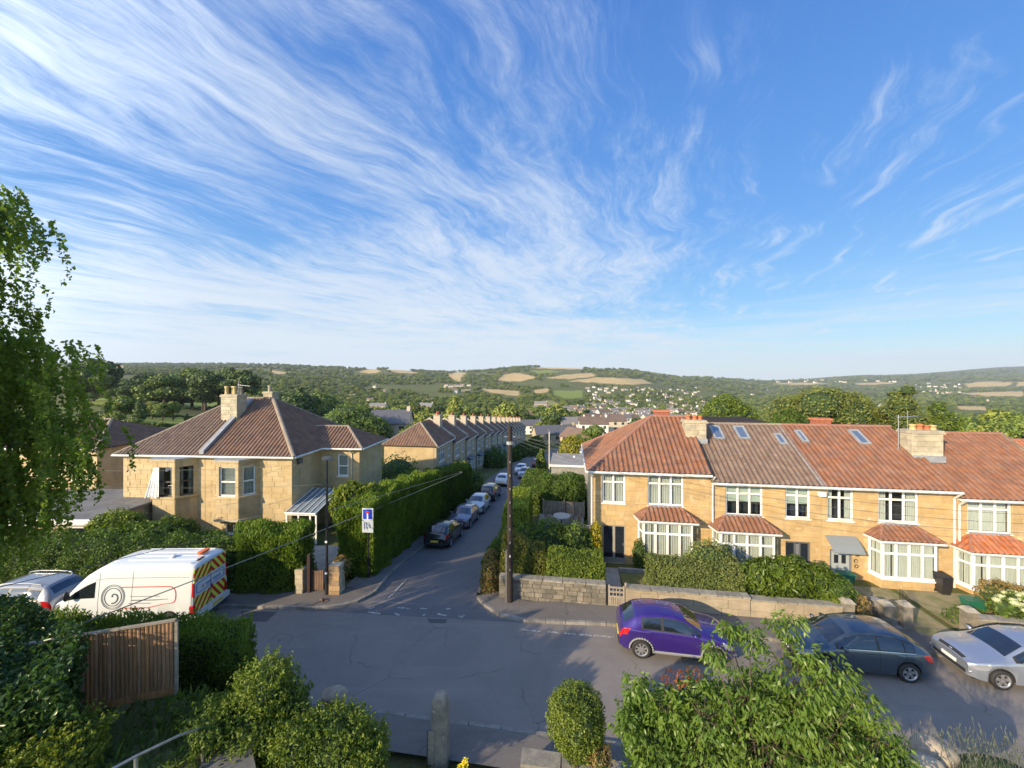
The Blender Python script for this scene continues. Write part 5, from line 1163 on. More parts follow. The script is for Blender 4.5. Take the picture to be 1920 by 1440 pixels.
# the works van
def van():
    t = thing('delivery_van', 'high roofed white works van with red and yellow rear chevrons, parked on the kerb', 'van', (-13.35, 17.25, .02), math.pi + R(1.5))
    L_ = 5.95; B = Body(L_, 2.06, [(-.4, 2.48), (0, 2.50), (.06, 2.57), (.3, 2.62), (3.6, 2.60), (4.0, 2.50), (4.35, 2.28), (4.7, 1.95), (5.1, 1.52), (5.3, 1.28), (5.65, 1.12), (5.85, .95), (5.95, .70), (6.1, .6)],
             [(-.4, 1.3), (4.8, 1.28), (5.3, 1.18), (5.7, 1.0), (5.9, .8), (6.1, .6)], [(-.4, .97), (0, .975), (.1, 1), (4.9, 1), (5.4, .93), (5.8, .8), (5.95, .66), (6.2, .6)], (.98, 4.75), .34, .32, tum=.10, crown=.03, tb=.03, inset=.015)
    wp = mat('paint_van_white', (.66, .70, .73), None, rough=.35, coat=.6); B.body(wp, t)
    def pane(nm, mb, m_): return mb.build(nm, m_, t, smooth=True)
    pane('windscreen', B.bandx(4.42, 5.22, .93, .008), CGL)
    for sd in (1, -1): pane('side_window', B.patch(0, 0, 0, 0, .009, 10, 4, sides=(sd,), shape=lambda fx, fv: (4.0 + (1.12 - .0 * fv) * fx, 1.04 + fv * .52 * (1 - .10 * fx))), CGL)
    pane('roof_crease', B.patch(.2, 4.0, 1.60, 1.615, .004, 12, 1), GREYP)
    for x in (.06, 2.5, 3.85, 5.05): pane('door_seam', B.patch(x - .007, x + .007, .1, 1.9, .003, 1, 12), SEAM)
    pane('slide_rail', B.patch(1.0, 2.5, .92, .95, .006, 8, 1), SEAM)
    RED = mat('sign_red', (.55, .03, .025), None, rough=.4); INK = mat('sign_ink', (.09, .11, .13), None, rough=.5); YEL = mat('sign_yellow', (.70, .78, .10), None, rough=.4); BLU = mat('sign_blue', (.10, .14, .42), None, rough=.4)
    # livery: a long rounded outline and ringed roundel on each flank
    def zv(z): return 1.0 * (z - .34) / (1.28 - .34) if z < 1.28 else 1 + (z - 1.28) / 1.32
    def on(x, z, sd, off=.008):
        v = zv(z); return B.pt(x, v, sd) + B.nrm(x, v, sd) * off
    def stroke(pts, w, m_, nm, off=.008):
        mb = MB()
        for sd in (1, -1):
            for (a, b) in zip(pts[:-1], pts[1:]):
                d = Vector((b[0] - a[0], b[1] - a[1])); 
                if d.length < 1e-5: continue
                n_ = Vector((-d.y, d.x)).normalized() * w / 2
                V = [on(a[0] - n_.x, a[1] - n_.y, sd, off), on(b[0] - n_.x, b[1] - n_.y, sd, off), on(b[0] + n_.x, b[1] + n_.y, sd, off), on(a[0] + n_.x, a[1] + n_.y, sd, off)]
                mb.poly(V if sd > 0 else V[::-1])
        return mb.build(nm, m_, t)
    cx, cz = 3.25, 1.35
    o_ = [(2.95, 1.72)] + [(x, 1.72) for x in (2.4, 1.8, 1.2)] + [(1.0 - .0 + .30 * math.cos(a) * -1 + .0, 1.42 + .30 * math.sin(a)) for a in np.linspace(math.pi / 2, 0, 6)] + [(.70, 1.25)] + [(1.0 - .30 * math.cos(a), 1.22 - .30 * math.sin(a)) for a in np.linspace(0, math.pi / 2, 6)] + [(x, .92) for x in (1.2, 1.8, 2.4, 2.95)]
    stroke(o_, .035, RED, 'livery_outline')
    for rr, w_ in ((.47, .022), (.42, .018), (.34, .03)): stroke([(cx + rr * math.cos(a), cz + rr * math.sin(a)) for a in np.linspace(.0, 2 * math.pi, 28)], w_, INK, 'livery_ring', .010)
    stroke([(cx - .02 + (.05 + .022 * k) * math.cos(k * .55), cz + (.05 + .022 * k) * math.sin(k * .55)) for k in range(10)], .05, INK, 'livery_emblem', .012)
    stroke([(1.35, 1.36), (2.55, 1.36)], .02, INK, 'livery_line'); stroke([(1.7, 1.10), (2.6, 1.10)], .03, GREYP, 'livery_line')
    # rear doors
    chm = bpy.data.materials.new('chevrons'); chm.use_nodes = True; n = NT(chm.node_tree); b = n.n['Principled BSDF']; tcn = n.new('ShaderNodeTexCoord'); sp = n.new('ShaderNodeSeparateXYZ'); n.l.new(tcn.outputs['Object'], sp.inputs[0])
    f = n.m('FRACT', n.m('MULTIPLY', n.m('ADD', n.m('MULTIPLY', n.m('ABSOLUTE', sp.outputs[1]), 1.25), sp.outputs[2]), 2.5)); c = n.mix(n.m('GREATER_THAN', f, .5), (.55, .03, .025, 1), (.68, .76, .10, 1)); n.put(b.inputs['Base Color'], c); b.inputs['Roughness'].default_value = .35
    for z0, z1 in ((1.86, 2.40), (.58, 1.22)):
        for sd in (1, -1):
            mb = MB(); y0, y1 = (.02, .93) if sd > 0 else (-.93, -.02); mb.box(-.006, .02, y0, y1, z0, z1); mb.build('chevron_panel', chm, t)
    mb = MB(); mb.box(-.012, .02, -.008, .008, .5, 2.45); mb.build('door_seam', SEAM, t)
    mb = MB(); 
    def cap(a, z0, z1, yy, w, x=-.012):
        pts = [(yy * math.cos(q) * 1. + (0), (z0 + z1) / 2 + (z1 - z0) / 2 * math.sin(q)) for q in np.linspace(0, 6.283, 25)]
        pts = [(max(-yy, min(yy, 1.25 * yy * math.cos(q))), (z0 + z1) / 2 + (z1 - z0) / 2 * max(-1, min(1, 1.4 * math.sin(q)))) for q in np.linspace(0, 6.283, 33)]
        for p, q in zip(pts[:-1], pts[1:]): a.cyl((x, *p), (x, *q), w, n=4)
    cap(mb, 1.34, 1.76, .80, .014); mb.build('livery_outline', BLU, t)
    for k, (ya, yb) in enumerate(((.52, .40), (.30, -.05), (-.12, -.6))):
        mb = MB(); mb.box(-.012, .01, min(ya, yb), max(ya, yb), 1.50, 1.545); mb.box(-.012, .01, min(ya, yb), max(ya, yb) - .05, 1.43, 1.455); mb.build('livery_text', BLU if k else RED, t)
    mb = MB(); mb.box(-.03, .0, -.09, -.02, 1.24, 1.33); mb.build('door_handle', RED, t)
    for sd in (1, -1):
        mb = MB(); mb.box(-.02, .05, .955 * sd - .03, .955 * sd + .03, 1.25, 1.85); mb.build('tail_light', TAIL, t)
        mb = MB(); mb.box(-.02, .12, .93 * sd - .05, .93 * sd + .09, .62, .95); mb.build('marker_light', TAIL, t)
    mb = MB(); mb.box(-.16, .1, -.98, .98, .34, .56); mb.build('rear_bumper', wp, t); mb = MB(); mb.box(-.15, .0, -.95, .95, .25, .335); mb.build('bumper_trim', mat('dark_blue_plastic', (.05, .07, .11)), t)
    mb = MB(); mb.box(-.172, -.15, -.5, .1, .40, .53); mb.build('number_plate', PLATEY, t)
    mb = MB(); mb.box(.35, .55, -.42, .05, 2.66, 2.76); mb.box(.4, .5, -.48, .1, 2.70, 2.745); mb.build('beacon_bar', mat('amber', (.75, .16, .04), None, rough=.3), t)
    mb = MB(); mb.box(.1, .2, .2, .55, 2.62, 2.66); mb.build('roof_bracket', PLAST, t)
    ell((1.5, .15, 2.66), (.13, .13, .06)).build('roof_vent', WHITEP, t, smooth=True)
    for k in range(5): mb = MB(); y = -.7 + .35 * k; mb.box(.3, 3.2, y - .02, y + .02, 2.605, 2.628); mb.build('roof_rib', wp, t)
    for sd in (1, -1): ell((4.95, 1.17 * sd, 1.5), (.07, .12, .2)).build('wing_mirror', PLAST, t, smooth=True)
    for x in (.98, 4.75):
        for sd in (1, -1): wheel(t, x, sd * .9, .34, sd, spokes=6)
    mb = MB(); mb.box(5.93, 5.97, -.6, .6, .45, .62); mb.build('grille', PLAST, t)
    pane('headlight', B.patch(0, 0, 0, 0, .008, 6, 3, shape=lambda fx, fv: (5.5 + .4 * fx, .66 + .3 * fv)), CLIGHT)
    return t
VAN = van()
# ---------------------------------------------------------------- foliage kit
def rot_rand(n, nrm=None, spread=1.0):
    """random tangent frames; nrm optional outward normals"""
    a = NR.normal(size=(n, 3)) * spread
    if nrm is not None: a = a + nrm * 1.2
    N = a / np.linalg.norm(a, axis=1, keepdims=True); b = NR.normal(size=(n, 3)); T = np.cross(N, b); T /= np.linalg.norm(T, axis=1, keepdims=True); return N, T, np.cross(N, T)
def leaves_v(P_, N, T, B_, size, asp=.55, fold=.18):
    """kite leaf of two triangles folded along the midrib -> (n,4,3)"""
    s = size[:, None] if np.ndim(size) else size
    base = P_ - T * s * .5; tip = P_ + T * s * .5 - N * s * .06; l = P_ + B_ * s * asp * .5 + N * s * fold; r = P_ - B_ * s * asp * .5 + N * s * fold
    return np.stack([base, r, tip, l], 1)
def leaf_mesh(name, L4, mats, parent=None, core=None):
    n = len(L4); v = L4.reshape(-1, 3); q = np.arange(n * 4).reshape(n, 4); mi = np.zeros(n, int)
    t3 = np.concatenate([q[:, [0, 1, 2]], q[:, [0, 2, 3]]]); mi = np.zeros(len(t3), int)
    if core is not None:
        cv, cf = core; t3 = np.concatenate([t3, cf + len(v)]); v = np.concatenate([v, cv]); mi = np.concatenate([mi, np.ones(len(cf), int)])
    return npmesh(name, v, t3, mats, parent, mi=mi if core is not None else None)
def icos(c, r, sub=2, amp=.12, seed=0):
    import bmesh
    bm = bmesh.new(); bmesh.ops.create_icosphere(bm, subdivisions=sub, radius=1); v = np.array([x.co[:] for x in bm.verts]); f = np.array([[x.index for x in q.verts] for q in bm.faces]); bm.free()
    d = 1 + amp * (np.sin(v[:, 0] * 5 + seed) + np.sin(v[:, 1] * 6 + 2 * seed) + np.sin(v[:, 2] * 5.5 + 3 * seed)) / 2
    return v * d[:, None] * np.asarray(r) + np.asarray(c), f
def cores(lst):
    V, Fs, n = [], [], 0
    for v, f in lst: V.append(v); Fs.append(f + n); n += len(v)
    return np.concatenate(V), np.concatenate(Fs)
def blob_pts(blobs, n, shell=.78):
    """points on the outer shell of a union of ellipsoids; returns pts, normals"""
    w_ = np.array([b[1][0] * b[1][1] + b[1][0] * b[1][2] + b[1][1] * b[1][2] for b in blobs]); k = NR.choice(len(blobs), n * 2, p=w_ / w_.sum())
    C = np.array([b[0] for b in blobs], float)[k]; Rr = np.array([b[1] for b in blobs], float)[k]
    d = NR.normal(size=(n * 2, 3)); d /= np.linalg.norm(d, axis=1, keepdims=True)
    f = shell + (1.06 - shell) * NR.rand(n * 2) ** .7; f = f * (1 + .09 * np.sin(d[:, 0] * 9 + k) * np.sin(d[:, 1] * 8 + k * 2) + .06 * np.sin(d[:, 2] * 13 + k))
    P_ = C + d * Rr * f[:, None]; keep = np.ones(len(P_), bool)
    for i, (c, r) in enumerate(blobs):
        ins = (((P_ - np.array(c)) / (np.array(r) * .72)) ** 2).sum(1) < 1; keep &= ~(ins & (k != i))
    P_, d = P_[keep][:n], d[keep][:n]; return P_, d
def bush(name, label, cat, blobs, n, size, lm, asp=.55, droop=0., group=None, core=True, parent=None, stems=None, shell=.78, extra=None, corescale=.80, spread=1.):
    P_, d = blob_pts(blobs, n, shell); N, T, B_ = rot_rand(len(P_), d, spread)
    if droop: T = T * (1 - droop) + np.array([0, 0, -1.]) * droop; T /= np.linalg.norm(T, axis=1, keepdims=True); B_ = np.cross(N, T); B_ /= np.linalg.norm(B_, axis=1, keepdims=True); N = np.cross(T, B_)
    L4 = leaves_v(P_, N, T, B_, size * NR.uniform(.6, 1.35, len(P_)), asp)
    if extra is not None: L4 = np.concatenate([L4, extra])
    co = cores([icos(c, np.array(r) * corescale, 2, .10, i) for i, (c, r) in enumerate(blobs)]) if core else None
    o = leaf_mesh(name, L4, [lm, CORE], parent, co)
    if parent is None: tag(o, label, cat, group)
    return o
def box_pts(poly, z0f, z1f, dens, rough=.06, top=1.):
    """points over the sides and top of a hedge given by a convex plan polygon (ccw) with heights as functions of xy"""
    Pn, Nn = [], []
    for a, b in zip(poly, poly[1:] + poly[:1]):
        a = np.array(a); b = np.array(b); L_ = np.linalg.norm(b - a); zm = z1f(*(a + b) / 2) - z0f(*(a + b) / 2); n = int(L_ * zm * dens)
        u = NR.rand(n); xy = a + (b - a) * u[:, None]; z0 = np.array([z0f(*p) for p in xy]) if n < 0 else np.interp(u, [0, 1], [z0f(*a), z0f(*b)]); z1 = np.interp(u, [0, 1], [z1f(*a), z1f(*b)])
        h = NR.rand(n); nm = np.array([b[1] - a[1], a[0] - b[0], 0]) / L_; bul = rough * 1.1 * np.sin(u * L_ * 1.3 + h * 4) + rough * .8 * np.sin(u * L_ * 4.1 - h * 7 + 1) + .12 * (1 - h) ** 2 * 0 - .10 * np.maximum(0, h - .86) / .14
        P_ = np.stack([xy[:, 0], xy[:, 1], z0 + (z1 - z0) * h], 1) + nm * (bul + NR.uniform(-rough, rough, n))[:, None]; Pn.append(P_); Nn.append(np.tile(nm, (n, 1)))
    c = np.mean(np.array(poly), 0)
    for i in range(len(poly)):
        a, b = np.array(poly[i]), np.array(poly[(i + 1) % len(poly)]); A2 = abs((a[0] - c[0]) * (b[1] - c[1]) - (b[0] - c[0]) * (a[1] - c[1])) / 2; n = int(A2 * dens * top)
        u, v = NR.rand(n), NR.rand(n); m_ = u + v > 1; u[m_], v[m_] = 1 - u[m_], 1 - v[m_]; xy = c + (a - c) * u[:, None] + (b - c) * v[:, None]
        zc, za, zb = z1f(*c), z1f(*a), z1f(*b); z = zc + (za - zc) * u + (zb - zc) * v + NR.uniform(-rough, rough * 1.6, n) + rough * np.sin(xy[:, 0] * 3 + xy[:, 1] * 2)
        Pn.append(np.stack([xy[:, 0], xy[:, 1], z], 1)); Nn.append(np.tile([0, 0, 1.], (n, 1)))
    return np.concatenate(Pn), np.concatenate(Nn)
def hedge(label, poly, z0, z1, size, lm, dens=260, rough=.07, asp=.5, up=0., name='hedge', cat='hedge', group=None, inset=.10):
    poly = [tuple(p)[:2] for p in poly]
    A_ = sum(poly[i][0] * poly[(i + 1) % len(poly)][1] - poly[(i + 1) % len(poly)][0] * poly[i][1] for i in range(len(poly)))
    if A_ < 0: poly = poly[::-1]
    z0f = z0 if callable(z0) else (lambda x, y: z0); z1f = z1 if callable(z1) else (lambda x, y: z1)
    P_, d = box_pts(poly, z0f, z1f, dens, rough); N, T, B_ = rot_rand(len(P_), d, .9)
    if up: T = T * (1 - up) + (np.array([0, 0, 1.]) + d * .6) * up; T /= np.linalg.norm(T, axis=1, keepdims=True); B_ = np.cross(N, T); B_ /= np.linalg.norm(B_, axis=1, keepdims=True); N = np.cross(T, B_)
    L4 = leaves_v(P_, N, T, B_, size * NR.uniform(.6, 1.4, len(P_)), asp)
    c = np.mean(np.array(poly), 0); n = len(poly); pin = []
    for i in range(n):
        p0, p1, p2 = [np.array(poly[(i + k) % n]) for k in (-1, 0, 1)]; e1 = p1 - p0; e2 = p2 - p1; n1 = np.array([e1[1], -e1[0]]) / np.linalg.norm(e1); n2 = np.array([e2[1], -e2[0]]) / np.linalg.norm(e2); pin.append(tuple(p1 - (n1 + n2) / (1 + n1 @ n2) * (inset + rough)))
    poly = pin
    cv = np.array([[p[0], p[1], z0f(*p) - .1] for p in pin] + [[p[0], p[1], z1f(*p) - inset] for p in pin] + [[c[0], c[1], z1f(*c) - inset]])
    cf = []
    for i in range(n): j = (i + 1) % n; cf += [[i, j, n + j], [i, n + j, n + i], [n + i, n + j, 2 * n]]
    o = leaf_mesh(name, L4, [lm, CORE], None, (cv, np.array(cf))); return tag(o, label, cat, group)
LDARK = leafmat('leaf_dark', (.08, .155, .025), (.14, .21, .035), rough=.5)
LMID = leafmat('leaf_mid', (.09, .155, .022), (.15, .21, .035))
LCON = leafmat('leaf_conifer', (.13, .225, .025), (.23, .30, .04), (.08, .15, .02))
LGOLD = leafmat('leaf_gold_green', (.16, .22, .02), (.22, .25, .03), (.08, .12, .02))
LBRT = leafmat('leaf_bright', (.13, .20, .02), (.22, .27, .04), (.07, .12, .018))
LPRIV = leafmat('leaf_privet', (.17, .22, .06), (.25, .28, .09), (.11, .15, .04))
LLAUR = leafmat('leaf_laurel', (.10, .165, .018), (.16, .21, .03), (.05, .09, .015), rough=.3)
LBIRCH = leafmat('leaf_birch', (.13, .22, .025), (.24, .31, .04), (.08, .14, .02), trans=.5)
LYEL = leafmat('leaf_yellow', (.55, .42, .03), (.40, .36, .04), (.25, .25, .03))
LRED = leafmat('leaf_red', (.30, .07, .04), (.20, .09, .03), (.16, .1, .03))
LDRY = leafmat('leaf_dry', (.26, .19, .06), (.34, .24, .09), (.16, .14, .04))
LWHITE = leafmat('petal_white', (.60, .64, .42), (.70, .72, .52), (.42, .5, .25))
LGREY = leafmat('leaf_lavender', (.16, .19, .14), (.26, .26, .20), (.10, .12, .09))
LFAR = leafmat('leaf_far', (.13, .20, .035), (.21, .26, .05), (.09, .14, .03), trans=.15)
LFAR2 = leafmat('leaf_far_light', (.24, .29, .05), (.32, .34, .07), (.17, .22, .045), trans=.15)
LFAR3 = leafmat('leaf_far_dark', (.075, .125, .03), (.12, .165, .04), (.05, .085, .024), trans=.1)
def G2(p, dz=0.): return (p[0], p[1])

# ---- hedges by the left pavement
def P2(x, y, z=0.): p = P(x, y, z); return (p.x, p.y)
hedge('tall feathery green hedge left of the brown gate, behind the van', [P2(446, 1110, .1), P2(560, 1112, .1), (-10.55, 20.7), (-14.6, 20.7)], lambda x, y: 0., lambda x, y: 2.78 - .02 * (x + 12), .17, LCON, dens=420, rough=.10, up=.55, asp=.35)
hedge('long dark hedge running behind the van and estate car', [(-13.3, 19.0), (-13.3, 20.3), (-34, 21.5), (-34, 19.8)], 0., lambda x, y: 2.25 + .15 * math.sin(x), .13, LDARK, dens=240, rough=.13, up=.3)
for i, (c, r, lm, lab) in enumerate([((-22.9, 22.6, 1.15), (1.5, 1.1, 1.7), LBRT, 'bright leafy shrub left of the left bay window'), ((-19.6, 22.4, 1.0), (1.2, 1.0, 1.5), LMID, 'mid green shrub below the left bay window'), ((-17.6, 22.2, .55), (1.3, .8, 1.2), LDARK, 'dark shrub between the two bay windows'), ((-20.3, 21.3, 1.3), (2.6, .7, 1.2), LDARK, 'low dark shrub behind the long hedge')]):
    bush('shrub', lab, 'shrub', [(c, r), ((c[0] + .7, c[1], c[2] + .5), (r[0] * .6, r[1] * .7, r[2] * .55)), ((c[0] - .8, c[1] - .1, c[2] + .3), (r[0] * .55, r[1] * .6, r[2] * .6))], 2600, .20, lm)
# corner hedge along the side street, split where the growth changes
def hz1(x, y):
    t_ = TS((x, y))[1]; return float(np.interp(t_, [19, 22, 28, 34, 42], [3.35, 3.6, 3.0, 2.0, .6]))
def hz0(x, y): return float(street_z(TS((x, y))[1]))
for (ta, tb, sa, sb, lab, lm) in ((19.35, 22.6, -12.3, -10.55, 'front block of the tall conifer hedge at the street corner beside the blue sign', LCON), (22.65, 31, -12.5, -10.75, 'tall conifer hedge along the side street, next to the black hatchback', LCON), (31.05, 42, -12.5, -10.8, 'furthest stretch of tall hedge along the side street before the terrace', LMID)):
    hedge(lab, [ST(sb, ta), ST(sb, tb), ST(sa, tb), ST(sa, ta)], hz0, hz1, .20, lm, dens=620 if ta < 30 else 380, rough=.13, up=.6, asp=.33, group='tall hedge along the side street')
bush('shrub', 'yellow green broad leaved shrub lit above the corner hedge', 'shrub', [(PD(662, 935, 23.3), (1.15, .9, .95)), (PD(640, 950, 22.8), (.6, .6, .7)), (PD(695, 925, 23.6), (.6, .6, .55))], 1500, .30, LGOLD, asp=.5)
bush('shrub', 'ochre shrub growing over the broken stone pier by the lamp post', 'shrub', [(PD(640, 1062, 19.3), (.42, .35, .55)), (PD(630, 1090, 19.0), (.35, .3, .5))], 700, .14, LDRY)
# ---- beyond the hedge on the left of the street
for (x, y, D, r, lm, lab) in ((745, 895, 42, 2.6, LBRT, 'bright shrub against the sunlit end wall of the terrace'), (770, 918, 38, 2.0, LMID, 'rounded shrub behind the tall hedge'), (862, 882, 47, 1.3, LBRT, 'bright slim shrub at the near corner of the terrace'), (884, 905, 48, 1.6, LMID, 'green garden shrub before the second terrace house'), (900, 920, 45.5, 1.0, LDARK, 'low garden shrub by the terrace garden walls')):
    p = PD(x, y, D); bush('shrub', lab, 'shrub', [(p, (r, r * .8, r)), (p + Vector((r * .5, 0, -r * .4)), (r * .7, r * .6, r * .7))], 900, .30, lm)
p = PD(928, 868, 68); bush('tree', 'round dark clipped tree standing in front of the terrace', 'tree', [(p, (2.4, 2.2, 2.9)), (p + Vector((0, 0, -1.6)), (1.8, 1.8, 2.))], 2200, .32, LDARK)
# ---- right of the street: side garden of the end house
hedge('clipped hedge along the street beyond the pole, lit yellow at its near top', [ST(-4.2, 24.3), ST(-2.6, 24.3), ST(-2.9, 29.), ST(-4.2, 29.)], lambda x, y: float(street_z(TS((x, y))[1])), lambda x, y: 2.25, .13, leafmat('leaf_lime', (.26, .34, .03), (.32, .38, .05), (.14, .2, .02)), dens=420, rough=.04)
hedge('flat topped green hedge further down the street beside the patio', [ST(-4.2, 31), ST(-2.2, 31), ST(-2.2, 38), ST(-4.2, 38)], lambda x, y: float(street_z(TS((x, y))[1])), 1.55, .15, LMID, dens=260, rough=.05)
hedge('dark hedge closing the back of the patio garden', [ST(-2.1, 30.5), ST(1.1, 30.5), ST(1.1, 32.2), ST(-2.1, 32.2)], -.6, 2.55, .16, LDARK, dens=300, rough=.12)
hedge('tall hedge between the wooden pole and the street', [ST(-4.25, 19.2), ST(-3.4, 19.2), ST(-2.9, 24.2), ST(-4.2, 24.2)], lambda x, y: hz0(x, y), lambda x, y: float(np.interp(TS((x, y))[1], [19, 20.5, 24], [1.3, 1.9, 1.0])), .15, LMID, dens=380, rough=.12, up=.3)
bush('shrub', 'dry golden shrub spilling over the pavement left of the wooden pole', 'shrub', [(ST(-3.85, 18.95, .75), (.5, .45, .75)), (ST(-3.95, 19.3, 1.3), (.35, .4, .5)), (ST(-3.9, 18.75, .25), (.42, .3, .3))], 2200, .13, LDRY, up=None) if False else bush('shrub', 'dry golden shrub spilling over the pavement left of the wooden pole', 'shrub', [(ST(-3.85, 18.95, .75), (.5, .45, .75)), (ST(-3.95, 19.3, 1.3), (.35, .4, .5)), (ST(-3.9, 18.75, .25), (.42, .3, .3))], 2200, .13, LDRY)
hedge('golden tipped hedge right of the wooden pole above the stone wall', [ST(-3.3, 18.75), ST(-1.1, 18.75), ST(-1.3, 19.9), ST(-3.3, 19.9)], .3, lambda x, y: float(np.interp(TS((x, y))[0], [-3.3, -1.9, -1.1], [2.75, 2.3, 1.85])), .12, leafmat('leaf_gold_tip', (.20, .19, .03), (.13, .16, .03), (.08, .12, .02)), dens=520, rough=.07)
hedge('clipped box hedge above the stone wall left of the garden gate', [ST(-1.1, 18.7), ST(1.55, 18.7), ST(1.55, 19.7), ST(-1.1, 19.7)], .3, 1.95, .11, LBRT, dens=620, rough=.06)
bush('shrub', 'dense laurel below the patio, behind the box hedge', 'shrub', [(ST(-1.2, 22.3, .9), (1.5, .9, 1.5)), (ST(.3, 22.2, .9), (1.3, .9, 1.35)), (ST(-2.6, 22.0, .9), (.8, .8, 1.2))], 3800, .19, LMID)
bush('climbing_plant', 'yellow leaved climber between the trellis gate and dark double doors', 'climber', [(ST(1.42, 22.3, 1.6), (.32, .3, .85)), (ST(1.5, 22.35, .7), (.3, .3, .8))], 1400, .13, LYEL)
bush('shrub', 'small clipped green hedge right of the dark double doors', 'shrub', [(ST(3.78, 22.2, .8), (.36, .36, .85)), (ST(3.85, 22.25, .3), (.38, .38, .7))], 1600, .11, LMID)
# front garden hedges
sa = TS(P(1206, 1100, .9)); 
hedge('long clipped grey green privet hedge in front of the red roofed end house', [ST(3.75, 19.0), ST(7.75, 18.9), ST(7.75, 20.1), ST(3.75, 20.2)], .2, 1.72, .10, LPRIV, dens=700, rough=.07)
bush('shrub', 'domed privet bush rising behind the clipped hedge at the first downpipe', 'shrub', [(ST(6.75, 20.3, 1.55), (1.15, .8, .95)), (ST(7.5, 20.0, 1.2), (.7, .7, .8))], 3000, .11, LPRIV)
bush('shrub', 'broad glossy laurel bush in front of the brown roofed house', 'shrub', [(ST(8.7, 19.3, 1.25), (1.05, .75, .95)), (ST(10.0, 19.3, 1.3), (1.1, .75, 1.0)), (ST(11.0, 19.2, 1.15), (.75, .65, .95)), (ST(9.3, 19.2, 1.75), (.8, .6, .55)), (ST(11.3, 18.95, .75), (.6, .5, .6))], 5200, .21, LLAUR, asp=.42)
bush('shrub', 'dark rounded bush overhanging the wall pillar right of the laurel', 'shrub', [(ST(11.55, 18.9, 1.2), (.6, .5, .65))], 1100, .13, LDARK)
bush('shrub', 'dusty green shrub behind the hydrangea at the right edge', 'shrub', [(ST(18.9, 20.4, .75), (.8, .6, .7)), (ST(19.8, 20.6, .6), (.7, .5, .6))], 1500, .12, LDRY)
bush('shrub', 'low green plants on the dry ground by the tall stone pier', 'shrub', [(ST(16.6, 19.4, .2), (.6, .5, .3)), (ST(17.4, 19.9, .15), (.5, .5, .25))], 700, .10, LMID, core=False)
bush('shrub', 'sparse dry bush beside the garden steps', 'shrub', [(ST(12.3, 18.9, .55), (.45, .5, .55))], 700, .12, LDRY, core=False)
hb = [(ST(17.6 + .52 * k, 18.75 + .2 * (k % 2), 1.05 + .14 * ((k * 7) % 3)), (.52, .42, .42)) for k in range(8)]
hyd = thing('hydrangea', 'hydrangea bush with pale cream flower heads on the wall at right', 'shrub', ST(19.3, 18.8, 0)); hyd.location = (0, 0, 0)
bush('foliage', None, None, hb, 1800, .16, LMID, parent=hyd)
fl0 = None
for k in range(120):
    b_ = hb[k % 8]; a = rnd.uniform(0, 6.28); e_ = rnd.uniform(.1, 1.3); c = Vector(b_[0]) + Vector((math.cos(a) * math.cos(e_) * b_[1][0], math.sin(a) * math.cos(e_) * b_[1][1] - .05, math.sin(e_) * b_[1][2])) * 1.05
    if fl0 is None:
        P_, d = blob_pts([((0, 0, 0), (.11, .11, .09))], 130, .9); N, T, B_ = rot_rand(len(P_), d, .3); o = leaf_mesh('flower_head', leaves_v(P_, N, T, B_, np.full(len(P_), .045), .9), [LWHITE, LWHITE], hyd, icos((0, 0, 0), (.09, .09, .075), 1)); fl0 = o.data
    else: o = link_copy(fl0, 'flower_head', hyd, (0, 0, 0))
    o.location = c; s_ = rnd.uniform(.75, 1.2); o.scale = (s_, s_, s_)

